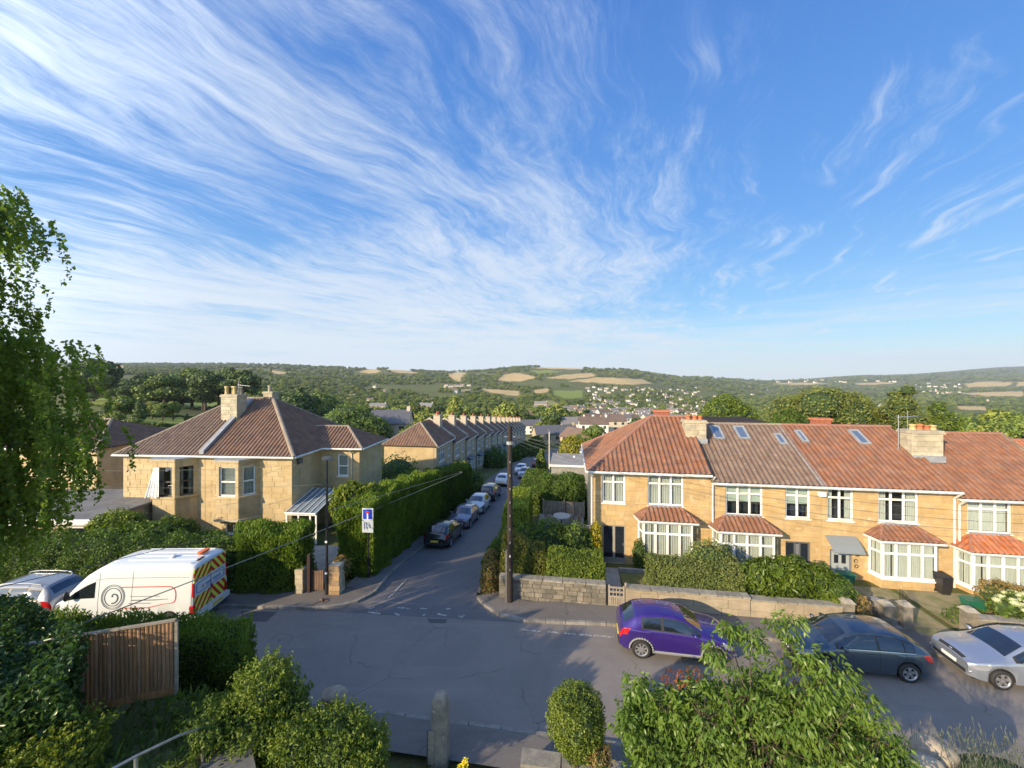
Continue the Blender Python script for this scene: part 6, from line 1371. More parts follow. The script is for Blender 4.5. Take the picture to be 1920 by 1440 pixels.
# ---------------------------------------------------------------- foreground planting
def tubes(mb, pts, r0, r1):
    n = len(pts)
    for i, (a, b) in enumerate(zip(pts[:-1], pts[1:])): mb.cyl(a, b, r0 + (r1 - r0) * i / (n - 1), r0 + (r1 - r0) * (i + 1) / (n - 1), 6, caps=False)
def weeping_tree():
    t = thing('weeping_birch', 'tall weeping tree with hanging leafy strands at the left edge', 'tree', (-15.2, 10.2, 1.5))
    mb = MB(); tr = [Vector((0, 0, -1.6)), Vector((.1, 0, 2)), Vector((.0, .1, 5)), Vector((.2, 0, 8)), Vector((.1, .1, 11)), Vector((.3, 0, 13.8))]; tubes(mb, tr, .32, .06)
    V = []; tips = []
    layers = [(14.3, 1.2, 4), (13.5, 2.2, 6), (11.7, 1.8, 6), (10.9, 2.2, 8), (9.9, 3.3, 14), (8.8, 3.4, 15), (7.6, 3.3, 15), (6.4, 2.9, 14), (5.4, 2.3, 12)]
    for (z, rad, nb) in layers:
        for k in range(nb):
            a = 6.283 * (k + rnd.uniform(-.4, .4)) / nb; rr = rad * rnd.uniform(.5, 1.1)
            if 5.0 < z < 5.9 or True:
                p0 = Vector((.1, 0, z - 1.2)); p1 = Vector((math.cos(a) * rr * .5, math.sin(a) * rr * .5, z + .2)); p2 = Vector((math.cos(a) * rr, math.sin(a) * rr, z - .1)); tubes(mb, [p0, p0.lerp(p1, .6), p0.lerp(p1, .6).lerp(p2, .55) + Vector((0, 0, -.15))], .05, .012)
            ns = 17
            for j in range(ns):
                f = rnd.uniform(.25, 1.05); q = p0.lerp(p1, f * 2) if f < .5 else p1.lerp(p2, (f - .5) * 2); q = q + Vector((rnd.uniform(-.35, .35), rnd.uniform(-.35, .35), rnd.uniform(-.1, .3)))
                Ls = rnd.uniform(.6, 1.7) * (1 if z > 8 else 1.3); n = int(Ls / (.036 if z > 10.5 else .028))
                sway = Vector((rnd.uniform(-.18, .18), rnd.uniform(-.18, .18), 0)); out = Vector((math.cos(a), math.sin(a), 0)) * rnd.uniform(.05, .3)
                u = np.linspace(0, 1, n)[:, None]; base = np.array(q) + np.array(sway) * u * Ls + np.array(out) * np.sin(u * 2.2) + np.array([0, 0, -1.]) * (u ** 1.25) * Ls
                V.append(base + NR.normal(size=(n, 3)) * .045)
                if j % 3 == 0: mb.cyl(base[0], base[n // 2], .007, .005, 3, caps=False); mb.cyl(base[n // 2], base[-1], .005, .003, 3, caps=False)
    P_ = np.concatenate(V); 
    mb.build('trunk', BARK, t)
    N, T, B_ = rot_rand(len(P_)); T = T * .6 + np.array([0, 0, -1.]) * .6; T /= np.linalg.norm(T, axis=1, keepdims=True); B_ = np.cross(N, T); B_ /= np.linalg.norm(B_, axis=1, keepdims=True); N = np.cross(T, B_)
    leaf_mesh('foliage', leaves_v(P_, N, T, B_, NR.uniform(.09, .17, len(P_)), .66), [LBIRCH], t)
    return len(P_)
NB = weeping_tree()
# laurel hedge at lower left, clipped hedge behind the fence
hedge('dark glossy laurel hedge at the lower left corner', [(-13.5, 6.2), (-8.3, 7.2), (-9.9, 9.0), (-14, 10.6)], 1.8, lambda x, y: 4.62, .13, leafmat('leaf_laurel_dark', (.045, .10, .022), (.075, .14, .035), (.03, .065, .016), rough=.3), dens=420, rough=.12, asp=.5)
hedge('long clipped conifer hedge behind the wooden fence panel, below the van', [(-14.5, 11.2), (-11., 11.3), (-10.2, 13.2), (-14.5, 13.3)], 1., 4.25 - .35, .11, LCON, dens=560, rough=.10, up=.45, asp=.3) if False else None
hedge('long clipped conifer hedge behind the wooden fence panel, below the van', [PD(462, 1200, 11.0), PD(476, 1180, 12.2), PD(-60, 1190, 12.5), PD(-60, 1200, 11.2)], lambda x, y: .4, lambda x, y: 3.0, .12, LCON, dens=620, rough=.10, up=.5, asp=.3)
# central foreground shrubs
def shoots(c, r, n, length, lsize, up=(.2, 1.)):
    """leafy shoots standing out of a bush: returns leaf kites"""
    P_, D_ = [], []
    for _ in range(n):
        a = rnd.uniform(0, 6.283); e = rnd.uniform(*up); d = Vector((math.cos(a) * math.cos(e), math.sin(a) * math.cos(e), math.sin(e))); p = Vector(c) + Vector((d.x * r[0], d.y * r[1], d.z * r[2])) * .9; L_ = length * rnd.uniform(.5, 1.2); k = int(L_ / .03) + 2
        g = (d + Vector((rnd.uniform(-.3, .3), rnd.uniform(-.3, .3), rnd.uniform(.1, .8)))).normalized()
        for i in range(k): P_.append(p + g * (L_ * i / k) + Vector((rnd.gauss(0, .022), rnd.gauss(0, .022), rnd.gauss(0, .022)))); D_.append(g)
    P_ = np.array(P_); g = np.array(D_); N, T, B_ = rot_rand(len(P_)); T = T * .8 + g * .6; T /= np.linalg.norm(T, axis=1, keepdims=True); B_ = np.cross(N, T); B_ /= np.linalg.norm(B_, axis=1, keepdims=True); N = np.cross(T, B_)
    return leaves_v(P_, N, T, B_, lsize * NR.uniform(.7, 1.3, len(P_)), .5)
def fbush(label, blobs, n, size, lm, ns=60, sl=.3, asp=.5, name='shrub', **k):
    ex = np.concatenate([shoots(c, r, max(4, int(ns * r[0])), sl, size) for c, r in blobs])
    return bush(name, label, 'shrub', blobs, n, size, lm, asp, extra=ex, corescale=.72, shell=.62, **k)
b_ = PD(487, 1320, 8.9)
fbush('tall sunlit yellow green shrub in the centre left foreground', [(PD(495, 1300, 8.9), (.62, .55, .75)), (PD(470, 1370, 8.7), (.85, .7, .85)), (PD(545, 1330, 9.0), (.38, .4, .55)), (PD(420, 1350, 8.6), (.4, .4, .4))], 9000, .075, LBRT, 130, .28)
fbush('lower sunlit shrub left of the stone gatepost', [(PD(625, 1395, 8.6), (.85, .6, .75)), (PD(560, 1400, 8.4), (.6, .5, .6)), (PD(690, 1415, 8.7), (.45, .5, .6))], 8000, .075, LBRT, 130, .25)
fbush('bright yellow green shrub at the bottom left corner', [(PD(60, 1420, 7.2), (.75, .6, .55)), (PD(130, 1410, 7.3), (.5, .5, .5)), (PD(-10, 1440, 7.), (.7, .6, .6))], 6000, .08, LGOLD, 120, .3)
fbush('low shrub beside the metal handrail', [(PD(395, 1370, 8.2), (.35, .35, .4)), (PD(360, 1345, 9.0), (.3, .3, .3))], 1600, .08, LMID, 80, .35)
bb_ = thing('clipped_box_ball', 'clipped round box bush standing alone at the bottom centre', 'shrub', (0, 0, 0))
bc = PD(1080, 1345, 9.9); mb = MB(); mb.cyl(bc + Vector((0, 0, -1.5)), bc, .07, .06, 7); mb.build('trunk', BARK, bb_)
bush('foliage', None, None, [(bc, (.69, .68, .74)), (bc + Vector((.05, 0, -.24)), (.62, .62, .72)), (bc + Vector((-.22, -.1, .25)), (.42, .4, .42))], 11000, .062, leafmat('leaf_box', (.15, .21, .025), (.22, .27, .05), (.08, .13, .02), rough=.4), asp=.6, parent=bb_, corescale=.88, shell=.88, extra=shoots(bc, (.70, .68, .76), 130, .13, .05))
fbush('dry brown leaved plant at the foot of the round box bush', [(PD(1125, 1425, 9.4), (.3, .3, .35))], 700, .07, LDRY, 40, .15)
# drooping leaved bush, lower right: twigs carry long hanging leaves
def droop_bush():
    t = thing('drooping_shrub', 'large foreground shrub with long drooping pointed leaves, hiding the grey hatchback nose', 'shrub', (0, 0, 0))
    D0 = 6.9; heads = [(1475, 1170, .36), (1405, 1190, .3), (1340, 1225, .28), (1545, 1255, .5), (1605, 1310, .5), (1490, 1270, .8), (1400, 1300, .7), (1650, 1390, .6), (1540, 1370, .9), (1430, 1390, .9), (1320, 1350, .7), (1250, 1330, .5), (1200, 1290, .35), (1180, 1360, .4), (1230, 1410, .6), (1330, 1430, .7), (1600, 1430, .8), (1680, 1440, .6), (1365, 1185, .2), (1480, 1340, .7)]
    mb = MB(); root = PD(1440, 1560, 6.8); V = []; Dr = []
    for (x, y, r) in heads:
        c = PD(x, y, D0 + rnd.uniform(-.4, .5)); m_ = root.lerp(c, .5) + Vector((rnd.uniform(-.2, .2), 0, .1)); tubes(mb, [root, m_, c], .02, .007)
        r = r * .72; nt = int(74 * r / .5 * r / .5) + 16
        for k in range(nt):
            d = Vector((rnd.gauss(0, 1), rnd.gauss(0, .9), rnd.gauss(.15, .75))).normalized(); e = c + d * r * rnd.uniform(.5, 1.15); 
            if k % 3 == 0: mb.cyl(c.lerp(e, .2), e, .006, .003, 3, caps=False)
            for j in range(7):
                V.append(e + Vector((rnd.gauss(0, .05), rnd.gauss(0, .05), rnd.gauss(0, .04)))); Dr.append((d * .55 + Vector((rnd.gauss(0, .5), rnd.gauss(0, .5), -.75))).normalized())
    mb.build('branches', BARK, t)
    P_ = np.array(V); T = np.array(Dr); b = NR.normal(size=P_.shape); B_ = np.cross(T, b); B_ /= np.linalg.norm(B_, axis=1, keepdims=True); N = np.cross(T, B_); N[N[:, 2] < 0] *= -1
    lm = leafmat('leaf_drooping', (.11, .19, .025), (.19, .27, .05), (.06, .12, .02), rough=.38, trans=.4)
    L_ = NR.uniform(.085, .14, len(P_)); w = L_ * .15
    s = L_[:, None]; ww = w[:, None]
    def lf(P_, T, B_, N, s, ww):
        st = [P_, P_ + T * s * .3 + B_ * ww + N * .006, P_ + T * s * .3 - B_ * ww + N * .006, P_ + T * s * .68 + B_ * ww * .8 - N * s * .03, P_ + T * s * .68 - B_ * ww * .8 - N * s * .03, P_ + T * s - N * s * .12]
        return np.stack(st, 1)
    A = lf(P_, T, B_, N, s, ww); order = np.argsort(P_[:, 1]); big = order[:240]; rest = order[240:]
    tri = np.array([[0, 2, 1], [1, 2, 4], [1, 4, 3], [3, 4, 5]])
    Ar = A[rest]; f = (tri[None] + (np.arange(len(Ar)) * 6)[:, None, None]).reshape(-1, 3); o = npmesh('foliage', Ar.reshape(-1, 3), f, [lm], t); o['kind'] = 'stuff'
    me = None
    u = np.array([[0, 0, 0], [.3, .14, .05], [.3, -.14, .05], [.68, .112, -.03], [.68, -.112, -.03], [1, 0, -.12]])
    for i in big:
        if me is None: o = npmesh('leaf', u, tri, [lm], t); me = o.data
        else: o = link_copy(me, 'leaf', t, (0, 0, 0))
        Mx = Matrix(((T[i][0], B_[i][0], N[i][0], P_[i][0]), (T[i][1], B_[i][1], N[i][1], P_[i][1]), (T[i][2], B_[i][2], N[i][2], P_[i][2]), (0, 0, 0, 1))) @ Matrix.Diagonal((L_[i], L_[i], L_[i], 1)); o.matrix_basis = Mx
    return len(P_)
NDB = droop_bush()
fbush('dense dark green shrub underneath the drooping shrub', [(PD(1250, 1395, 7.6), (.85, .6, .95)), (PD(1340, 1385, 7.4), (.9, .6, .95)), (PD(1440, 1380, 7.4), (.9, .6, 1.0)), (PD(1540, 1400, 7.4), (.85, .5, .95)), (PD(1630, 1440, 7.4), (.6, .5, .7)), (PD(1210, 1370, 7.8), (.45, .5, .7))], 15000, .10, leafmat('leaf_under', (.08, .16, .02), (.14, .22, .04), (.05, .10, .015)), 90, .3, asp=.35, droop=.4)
rr = [(PD(1262, 1268, 7.3), (.3, .2, .14)), (PD(1210, 1290, 7.4), (.18, .2, .2))]
bush('shrub', 'sprig of red tipped leaves above the lower right shrub', 'shrub', [(PD(1265, 1272, 7.2), (.26, .15, .13)), (PD(1300, 1262, 7.2), (.14, .12, .12))], 120, .085, LRED, asp=.25, core=False, droop=.5)
# lavender and stone, right corner
lav = []; 
c0 = PD(1840, 1440, 8.2)
for k in range(420):
    a = rnd.uniform(-1, 1); p = c0 + Vector((a * 1.25, rnd.uniform(-.4, .5), rnd.uniform(-.35, .12) + .18 * (1 - a * a))); lav.append(p)
L4 = []
for p in lav:
    d = Vector((rnd.gauss(.05, .35), rnd.gauss(0, .3), 1)).normalized(); L_ = rnd.uniform(.18, .36); w_ = Vector((rnd.uniform(.004, .01), .002, 0)); q = p + d * L_
    L4.append([p - w_, p + w_, q + w_, q - w_]); h_ = Vector((.014, .0, 0)); L4.append([q - h_, q - d * .03, q + h_, q + d * .08])
o = leaf_mesh('lavender', np.array([[list(v) for v in l] for l in L4]), [LGREY, CORE], None, icos(tuple(c0 + Vector((0, .05, -.30))), (1.2, .42, .45), 2, .1)); tag(o, 'grey green lavender clump behind the rockery stone at the bottom right corner', 'plant')
# grasses and weeds on the bank
gp = []
for k in range(2600):
    x = rnd.uniform(-10.5, -4.6); y = rnd.uniform(6.5, 11.6); z = gz(x, y); h_ = rnd.uniform(.08, .38) * (1 if rnd.random() < .8 else 1.6); d = Vector((rnd.gauss(0, .35), rnd.gauss(0, .35), 1)).normalized(); w_ = Vector((rnd.uniform(-.012, .012), rnd.uniform(-.008, .008), 0)); p = Vector((x, y, z)); m_ = p + d * h_ * .55; q = p + d * h_ + Vector((rnd.gauss(0, .08), rnd.gauss(0, .08), -.02)); gp.append([list(p - w_), list(p + w_), list(m_ + w_), list(q)])
o = leaf_mesh('rough_grass', np.array(gp), [LMID]); tag(o, 'long rough grass and weeds on the bank below the fence', 'grass', kind='stuff')
iv = []
for k in range(7000):
    x = rnd.uniform(-11, -4.3); y = rnd.uniform(6.5, 11.8); z = gz(x, y)
    if math.sin(x * 2.3) * math.sin(y * 1.9 + x) > -.35: iv.append((x, y, z + abs(rnd.gauss(0, .07))))
P_ = np.array(iv); N, T, B_ = rot_rand(len(P_), np.tile([0, 0, 1.], (len(P_), 1)), .6); o = leaf_mesh('ground_cover', leaves_v(P_, N, T, B_, NR.uniform(.05, .10, len(P_)), .7), [LDARK]); tag(o, 'dark leafy ground cover on the bank', 'ground cover', kind='stuff')
# ---------------------------------------------------------------- trees beyond the houses
def crown_mesh(seed, blobs, n, size, lm, name='crown', parent=None, corescale=.78, asp=.8):
    P_, d = blob_pts(blobs, n, .80); N, T, B_ = rot_rand(len(P_), d, .7)
    return leaf_mesh(name, leaves_v(P_, N, T, B_, size * NR.uniform(.6, 1.4, len(P_)), asp), [lm, CORE], parent, cores([icos(c, np.array(r) * corescale, 2, .12, i + seed) for i, (c, r) in enumerate(blobs)]))
def proto_tree(kind, seed, lm, n=1500):
    """unit tree, about 10 m tall, base at the origin"""
    rs = random.Random(seed); t = thing('tree', 'tree', 'tree', (0, 0, 0))
    mb = MB()
    if kind == 'round':
        bl = [((0, 0, 6), (3.2, 3.1, 3.4))]
        for k in range(7):
            a = 6.283 * k / 7 + rs.uniform(-.3, .3); q = rs.uniform(1.4, 2.3); bl.append(((math.cos(a) * 2.3, math.sin(a) * 2.3, rs.uniform(3.6, 7.8)), (q, q, q * rs.uniform(.7, 1.))))
        bl.append(((.2, .1, 8.6), (1.7, 1.7, 1.4)))
    elif kind == 'tall':
        bl = [((rs.uniform(-.4, .4), rs.uniform(-.4, .4), z), (r, r, 1.5)) for z, r in ((2.2, 1.7), (3.6, 2.1), (5.2, 2.0), (6.8, 1.6), (8.2, 1.1), (9.3, .6))]
    elif kind == 'spread':
        bl = []
        for k in range(11):
            a = 6.283 * k / 11 + rs.uniform(-.3, .3); rr = rs.uniform(1., 3.8); q = rs.uniform(1.3, 2.1); bl.append(((math.cos(a) * rr, math.sin(a) * rr, rs.uniform(4., 7.6) - rr * .3), (q * 1.2, q * 1.2, q * .75)))
        bl.append(((0, 0, 7.2), (2.2, 2.2, 1.5)))
    elif kind == 'cone':
        bl = [((0, 0, 1. + z), (r, r, 1.3)) for z, r in ((.4, 2.4), (1.7, 2.2), (3., 1.9), (4.3, 1.5), (5.6, 1.1), (6.8, .8), (8., .45))]
    mb.cyl((0, 0, -1.5), (0, 0, 5.5), .35, .15, 7)
    for k in range(4): a = k * 1.6; mb.cyl((0, 0, 2.5 + k * .6), (math.cos(a) * 1.8, math.sin(a) * 1.8, 5 + k * .5), .14, .05, 5)
    crown_mesh(seed, bl, n, .62 if n > 1000 else .95, lm, parent=t); mb.build('trunk', BARK, t); return t
LF = [LFAR, LFAR2, LFAR3]
protos = [proto_tree(k, i * 3 + 1, lm, n) for i, (k, lm, n) in enumerate([('round', LFAR, 1500), ('round', LFAR2, 1500), ('spread', LFAR3, 1500), ('spread', LFAR, 1400), ('tall', LFAR3, 1200), ('tall', LFAR2, 1200), ('cone', LFAR3, 1200), ('round', LFAR3, 1500), ('spread', LFAR2, 1500)])]
TK = ['rounded mid green tree', 'rounded light green tree', 'spreading dark tree', 'spreading mid green tree', 'dark upright tree', 'light upright tree', 'dark pointed conifer', 'rounded dark tree', 'spreading light green tree']
used = set()
def place_tree(k, p, h, label, group=None, wide=1.):
    if k in used: t = copy_tree(protos[k])
    else: t = protos[k]; used.add(k)
    t.location = p; s = h / 10.; t.scale = (s * wide, s * wide, s); t.rotation_euler = (0, 0, rnd.uniform(0, 6.28)); t['label'] = label
    if group: t['group'] = group
    elif 'group' in t.keys(): del t['group']
    return t
def tree_at(k, x, ytop, ybase, D, label, group=None, wide=1.):
    z = H - (ybase - HZ) * D / F; h = (ybase - ytop) * D / F; return place_tree(k, ((x - 960) / F * D, D, z), h, label, group, wide)
# trees behind the right terrace
def big_tree(label, x, y0, y1, D, wpx, lm, k, seed, n=4200, kind='dome'):
    """big crown drawn by its outline in the photo: top row y0, foot row y1"""
    rs = random.Random(seed); t = thing('tree', label, 'tree', ((x - 960) / F * D, D, H - (y1 - HZ) * D / F)); h = (y1 - y0) * D / F; r = wpx / 2 * D / F; bl = []
    if kind == 'dome':
        for i in range(13): a = rs.uniform(0, 6.283); q = rs.uniform(0, .8); rr = r * rs.uniform(.25, .4); bl.append(((math.cos(a) * r * q * .85, math.sin(a) * r * q * .6, h * (.45 + .40 * (1 - q * q)) * rs.uniform(.75, 1.)), (rr, rr, rr * .8)))
        bl.append(((0, 0, h * .55), (r * .72, r * .6, h * .36)))
    else:
        for i in range(11): z = h * (.12 + .08 * i); rr = r * (1 - (i / 11.5) ** 1.3) * .75 + .3; bl.append(((rs.uniform(-.25, .25) * r, rs.uniform(-.2, .2) * r, z), (rr, rr, h * .085)))
    crown_mesh(seed, bl, n, .34 * D / 60, lm, parent=t, asp=.55); mb = MB(); mb.cyl((0, 0, -2), (0, 0, h * .6), .5, .2, 8); mb.build('trunk', BARK, t); return t
LCED = leafmat('leaf_cedar', (.17, .20, .04), (.25, .27, .06), (.08, .12, .03))
big_tree('bright green rounded tree just behind the brown terrace roof', 1362, 744, 830, 48, 132, LBRT, 0, 5)
big_tree('broad olive cedar behind the terrace, left of the aerial', 1545, 724, 850, 58, 215, LCED, 0, 6, n=6500)
big_tree('small olive tree filling the gap left of the broad cedar', 1478, 762, 850, 52, 80, LMID, 0, 7)
big_tree('pointed feathery conifer behind the aerial on the right terrace', 1697, 722, 850, 52, 125, LCED, 0, 8, n=4200, kind='cone')
big_tree('lower feathery conifer right of the pointed one behind the terrace', 1765, 752, 850, 50, 95, LBRT, 0, 9, n=3200, kind='cone')
big_tree('green tree filling in below the two feathery conifers', 1640, 765, 850, 55, 110, LCED, 0, 10, n=3000)
for x, y0, D, k in ((1820, 770, 75, 3), (1870, 768, 85, 1), (1905, 775, 80, 0), (1850, 790, 62, 8)): tree_at(k, x, y0, 850, D, 'tree in the gardens behind the right terrace, ' + ('just right of the conifers' if x < 1830 else 'second right of the conifers' if x == 1850 else 'towards the right edge' if x < 1880 else 'at the right edge'), 'garden trees behind the right terrace')
# willow-like bright crown behind the villa, left wood, mid trees along the terrace
big_tree('pale yellow green willow behind the villa wing', 655, 768, 850, 85, 170, leafmat('leaf_willow', (.15, .23, .05), (.20, .28, .07), (.09, .15, .04)), 0, 12, n=5000)
big_tree('second pale willow nearer the long terrace', 770, 790, 860, 80, 60, LBRT, 0, 13, n=1800)
big_tree('golden autumn tinted tree beyond the pale concrete post', 1072, 812, 882, 62, 62, leafmat('leaf_gold', (.34, .34, .03), (.42, .36, .04), (.16, .2, .03)), 0, 14, n=2500)
big_tree('slender bright sapling beside the parked dull red car', 1014, 842, 885, 62, 17, LBRT, 0, 15, n=900, kind='cone')
big_tree('small bright tree by the pale concrete post', 1045, 858, 888, 60, 22, LBRT, 0, 16, n=700)
# right hand side of the street
for i, (x, y0, y1, D, w_) in enumerate(((985, 826, 880, 88, 60), (1005, 815, 870, 105, 50), (965, 838, 875, 78, 30))): big_tree(['dark green tree overhanging the far end of the side street', 'dark tree behind the red car, beyond the white cars', 'dark bushy tree at the bend of the street'][i], x, y0, y1, D, w_, LDARK, 0, 20 + i, n=1800)
# the wood on the left hill
wood = [(240, 722, 760), (262, 702, 755), (285, 700, 760), (308, 692, 758), (335, 694, 757), (360, 690, 756), (385, 694, 754), (410, 697, 752), (432, 690, 750), (455, 684, 748), (300, 720, 765), (340, 722, 764), (380, 720, 760), (225, 715, 745), (205, 708, 735), (190, 700, 730), (175, 672, 760)]
for i, (x, y0, y1) in enumerate(wood): tree_at([7, 2, 7, 3, 2, 0, 7, 2, 7, 2][i % 10], x, y0, y1 + 6, 230 + 12 * (i % 3), (ORD + ['fifteenth', 'sixteenth', 'last'])[i] + ' tree' + ' in the dark wood on the left hillside', 'wood on the left hillside', 1.15)
for i, (x, y0, y1, D) in enumerate([(230, 742, 790, 120), (262, 752, 792, 118), (285, 748, 783, 140), (305, 750, 785, 138), (325, 752, 784, 140), (215, 770, 806, 105), (200, 758, 800, 115), (180, 766, 792, 125), (165, 762, 790, 128), (395, 778, 800, 118), (350, 776, 792, 130), (248, 778, 812, 95), (170, 735, 752, 190), (205, 730, 748, 190)]): tree_at([0, 4, 8, 3, 0, 1, 4, 8, 2][i % 9], x, y0, y1, D, TK[[0, 4, 8, 3, 0, 1, 4, 8, 2][i % 9]] + ' in the pastures left of the villa, ' + ('by the hanging strands' if x < 200 else 'midway to the roof' if x < 270 else 'just above the villa roof'), 'field trees left of the villa', 1.2)
# belt of big trees beyond the terrace (rows 745-800)
rs = random.Random(3); K = 0
for i in range(118):
    x = rs.uniform(455, 1060); D = rs.uniform(170, 330); row = HZ + (H - float(ground_z(np.array([(x - 960) / F * D]), np.array([D]))[0])) * F / D
    if any(inpoly(np.array([x]), np.array([row]), p)[0] for p, _ in FIELDS): continue
    h = rs.uniform(8, 17) * (1.15 if rs.random() < .25 else .95); k = rs.choice([0, 1, 2, 3, 4, 5, 6, 7, 8, 1, 8])
    place_tree(k, ((x - 960) / F * D, D, H - (row - HZ) * D / F - .3), h, ('short ' if h < 12 else 'tall ') + TK[k] + (' at the front' if D < 215 else ' midway in' if D < 270 else ' at the back') + ' of the tree belt '  + ('behind the villa wing' if x < 640 else 'behind the pale willow' if x < 760 else 'above near terrace roofs' if x < 860 else 'above far terrace roofs' if x < 960 else 'right of the pole'), 'tree belt beyond the long terrace', 1.3); K += 1
for i in range(44):
    x = rs.uniform(1080, 1900); D = rs.uniform(110, 300); row = HZ + (H - float(ground_z(np.array([(x - 960) / F * D]), np.array([D]))[0])) * F / D
    k = rs.choice([0, 1, 3, 8, 2]); place_tree(k, ((x - 960) / F * D, D, H - (row - HZ) * D / F - .3), rs.uniform(5, 8.5), TK[k] + (' low' if D < 190 else ' higher up') + ' beyond the right terrace, ' + ('left of its first chimney' if x < 1290 else 'above its brown roof' if x < 1480 else 'above its red roof' if x < 1700 else 'right of its yellow pots'), 'trees beyond the right terrace', 1.1)
# the woods and hedgerows of the valley, instanced
src = [proto_tree('round', 71, LFAR, 420), proto_tree('spread', 72, LFAR3, 420), proto_tree('round', 73, LFAR2, 420), proto_tree('tall', 74, LFAR, 300)]
for i, s_ in enumerate(src):
    p = onland(560 + i * 110, 742 + 3 * i); s_.location = p; s_['label'] = ['rounded single tree low on the hillside right of the villa chimney', 'spreading dark single tree low on the hillside right of the villa chimneys', 'light single tree on the hillside above the terrace roofs', 'slim single tree on the hillside above the terrace roofs'][i]
def join_src(s_, nm):
    return KIDS[s_.name][0]
pts, sc_, kd = [], [], []
NP = 27000
x = NR.uniform(-650, 2560, NP); ld = NR.uniform(math.log(300), math.log(5600), NP); D = np.exp(ld)
Xw = (x - 960) / F * D; Zw = ground_z(Xw, D); rw = HZ + (H - Zw) / D * F
size0 = np.minimum(np.clip(D / 380., .6, 4.2) * NR.uniform(.4, 1.25, NP), .65 + D / 1150); hp = size0 * 6.2 * F / D
keep = np.ones(NP, bool)
for poly, k in FIELDS: keep &= ~inpoly(x, rw, poly) & ~inpoly(x, rw - hp * .55, poly) & ~inpoly(x, rw - hp, poly)
# town district: sparser; open ground noise elsewhere
nz = np.sin(Xw / 160) * np.sin(D / 210 + Xw / 300) + .5 * np.sin(Xw / 60 + 1) * np.sin(D / 75)
keep &= ~((nz > .5))
town = (x > 1085) & (x < 1340) & (rw > 716) & (rw < 806); keep &= ~(town & (NR.rand(NP) < .35))
# hedgerow trees along field edges
hx, hr = [], []
for poly, k in FIELDS:
    for a, b in zip(poly, poly[1:] + poly[:1]):
        n = int(math.hypot(b[0] - a[0], (b[1] - a[1]) * 2) / 2.4) + 1
        for i in range(n): f = i / n; hx.append(a[0] + (b[0] - a[0]) * f + rnd.uniform(-.8, .8)); hr.append(a[1] + (b[1] - a[1]) * f + .6)
HP = [onland(a, b, 90) for a, b in zip(hx, hr)]
P_ = np.stack([Xw, D, Zw], 1)[keep]; size = size0[keep]
P_ = np.concatenate([P_, np.array([list(v) for v in HP])]); size = np.concatenate([size, np.array([min(.28 + v.y / 5200, .8) * rnd.uniform(.35, .9) for v in HP])])
kind = NR.choice(4, len(P_), p=[.32, .22, .32, .14])
for kq in range(4):
    m_ = kind == kq; me = bpy.data.meshes.new('distant_woodland'); me.vertices.add(int(m_.sum())); me.vertices.foreach_set('co', P_[m_].astype(np.float32).ravel())
    a = me.attributes.new('size', 'FLOAT', 'POINT'); a.data.foreach_set('value', size[m_].astype(np.float32)); a = me.attributes.new('spin', 'FLOAT', 'POINT'); a.data.foreach_set('value', NR.uniform(0, 6.28, int(m_.sum())).astype(np.float32))
    o = bpy.data.objects.new('distant_woodland', me); COL.objects.link(o)
    tag(o, ['woods of rounded mid green trees covering the valley and hills', 'woods of dark spreading trees covering the valley and hills', 'lighter green trees scattered over the valley and hills', 'slim trees scattered over the valley and hills'][kq], 'woodland', kind='stuff')
    ng = bpy.data.node_groups.new('scatter', 'GeometryNodeTree'); ng.interface.new_socket('Geometry', in_out='INPUT', socket_type='NodeSocketGeometry'); ng.interface.new_socket('Geometry', in_out='OUTPUT', socket_type='NodeSocketGeometry')
    gi = ng.nodes.new('NodeGroupInput'); go = ng.nodes.new('NodeGroupOutput'); oi = ng.nodes.new('GeometryNodeObjectInfo'); oi.inputs['Object'].default_value = KIDS[src[kq].name][0]; oi.transform_space = 'ORIGINAL'; oi.inputs['As Instance'].default_value = True
    ip = ng.nodes.new('GeometryNodeInstanceOnPoints'); n1 = ng.nodes.new('GeometryNodeInputNamedAttribute'); n1.data_type = 'FLOAT'; n1.inputs[0].default_value = 'size'; n2 = ng.nodes.new('GeometryNodeInputNamedAttribute'); n2.data_type = 'FLOAT'; n2.inputs[0].default_value = 'spin'
    cx_ = ng.nodes.new('ShaderNodeCombineXYZ'); ng.links.new(n2.outputs[0], cx_.inputs[2]); cs = ng.nodes.new('ShaderNodeCombineXYZ'); mz = ng.nodes.new('ShaderNodeMath'); mz.operation = 'MULTIPLY'; mz.inputs[1].default_value = .62
    ng.links.new(n1.outputs[0], cs.inputs[0]); ng.links.new(n1.outputs[0], cs.inputs[1]); ng.links.new(n1.outputs[0], mz.inputs[0]); ng.links.new(mz.outputs[0], cs.inputs[2])
    ng.links.new(gi.outputs[0], ip.inputs['Points']); ng.links.new(oi.outputs['Geometry'], ip.inputs['Instance']); ng.links.new(cx_.outputs[0], ip.inputs['Rotation']); ng.links.new(cs.outputs[0], ip.inputs['Scale']); ng.links.new(ip.outputs[0], go.inputs[0])
    md = o.modifiers.new('scatter', 'NODES'); md.node_group = ng
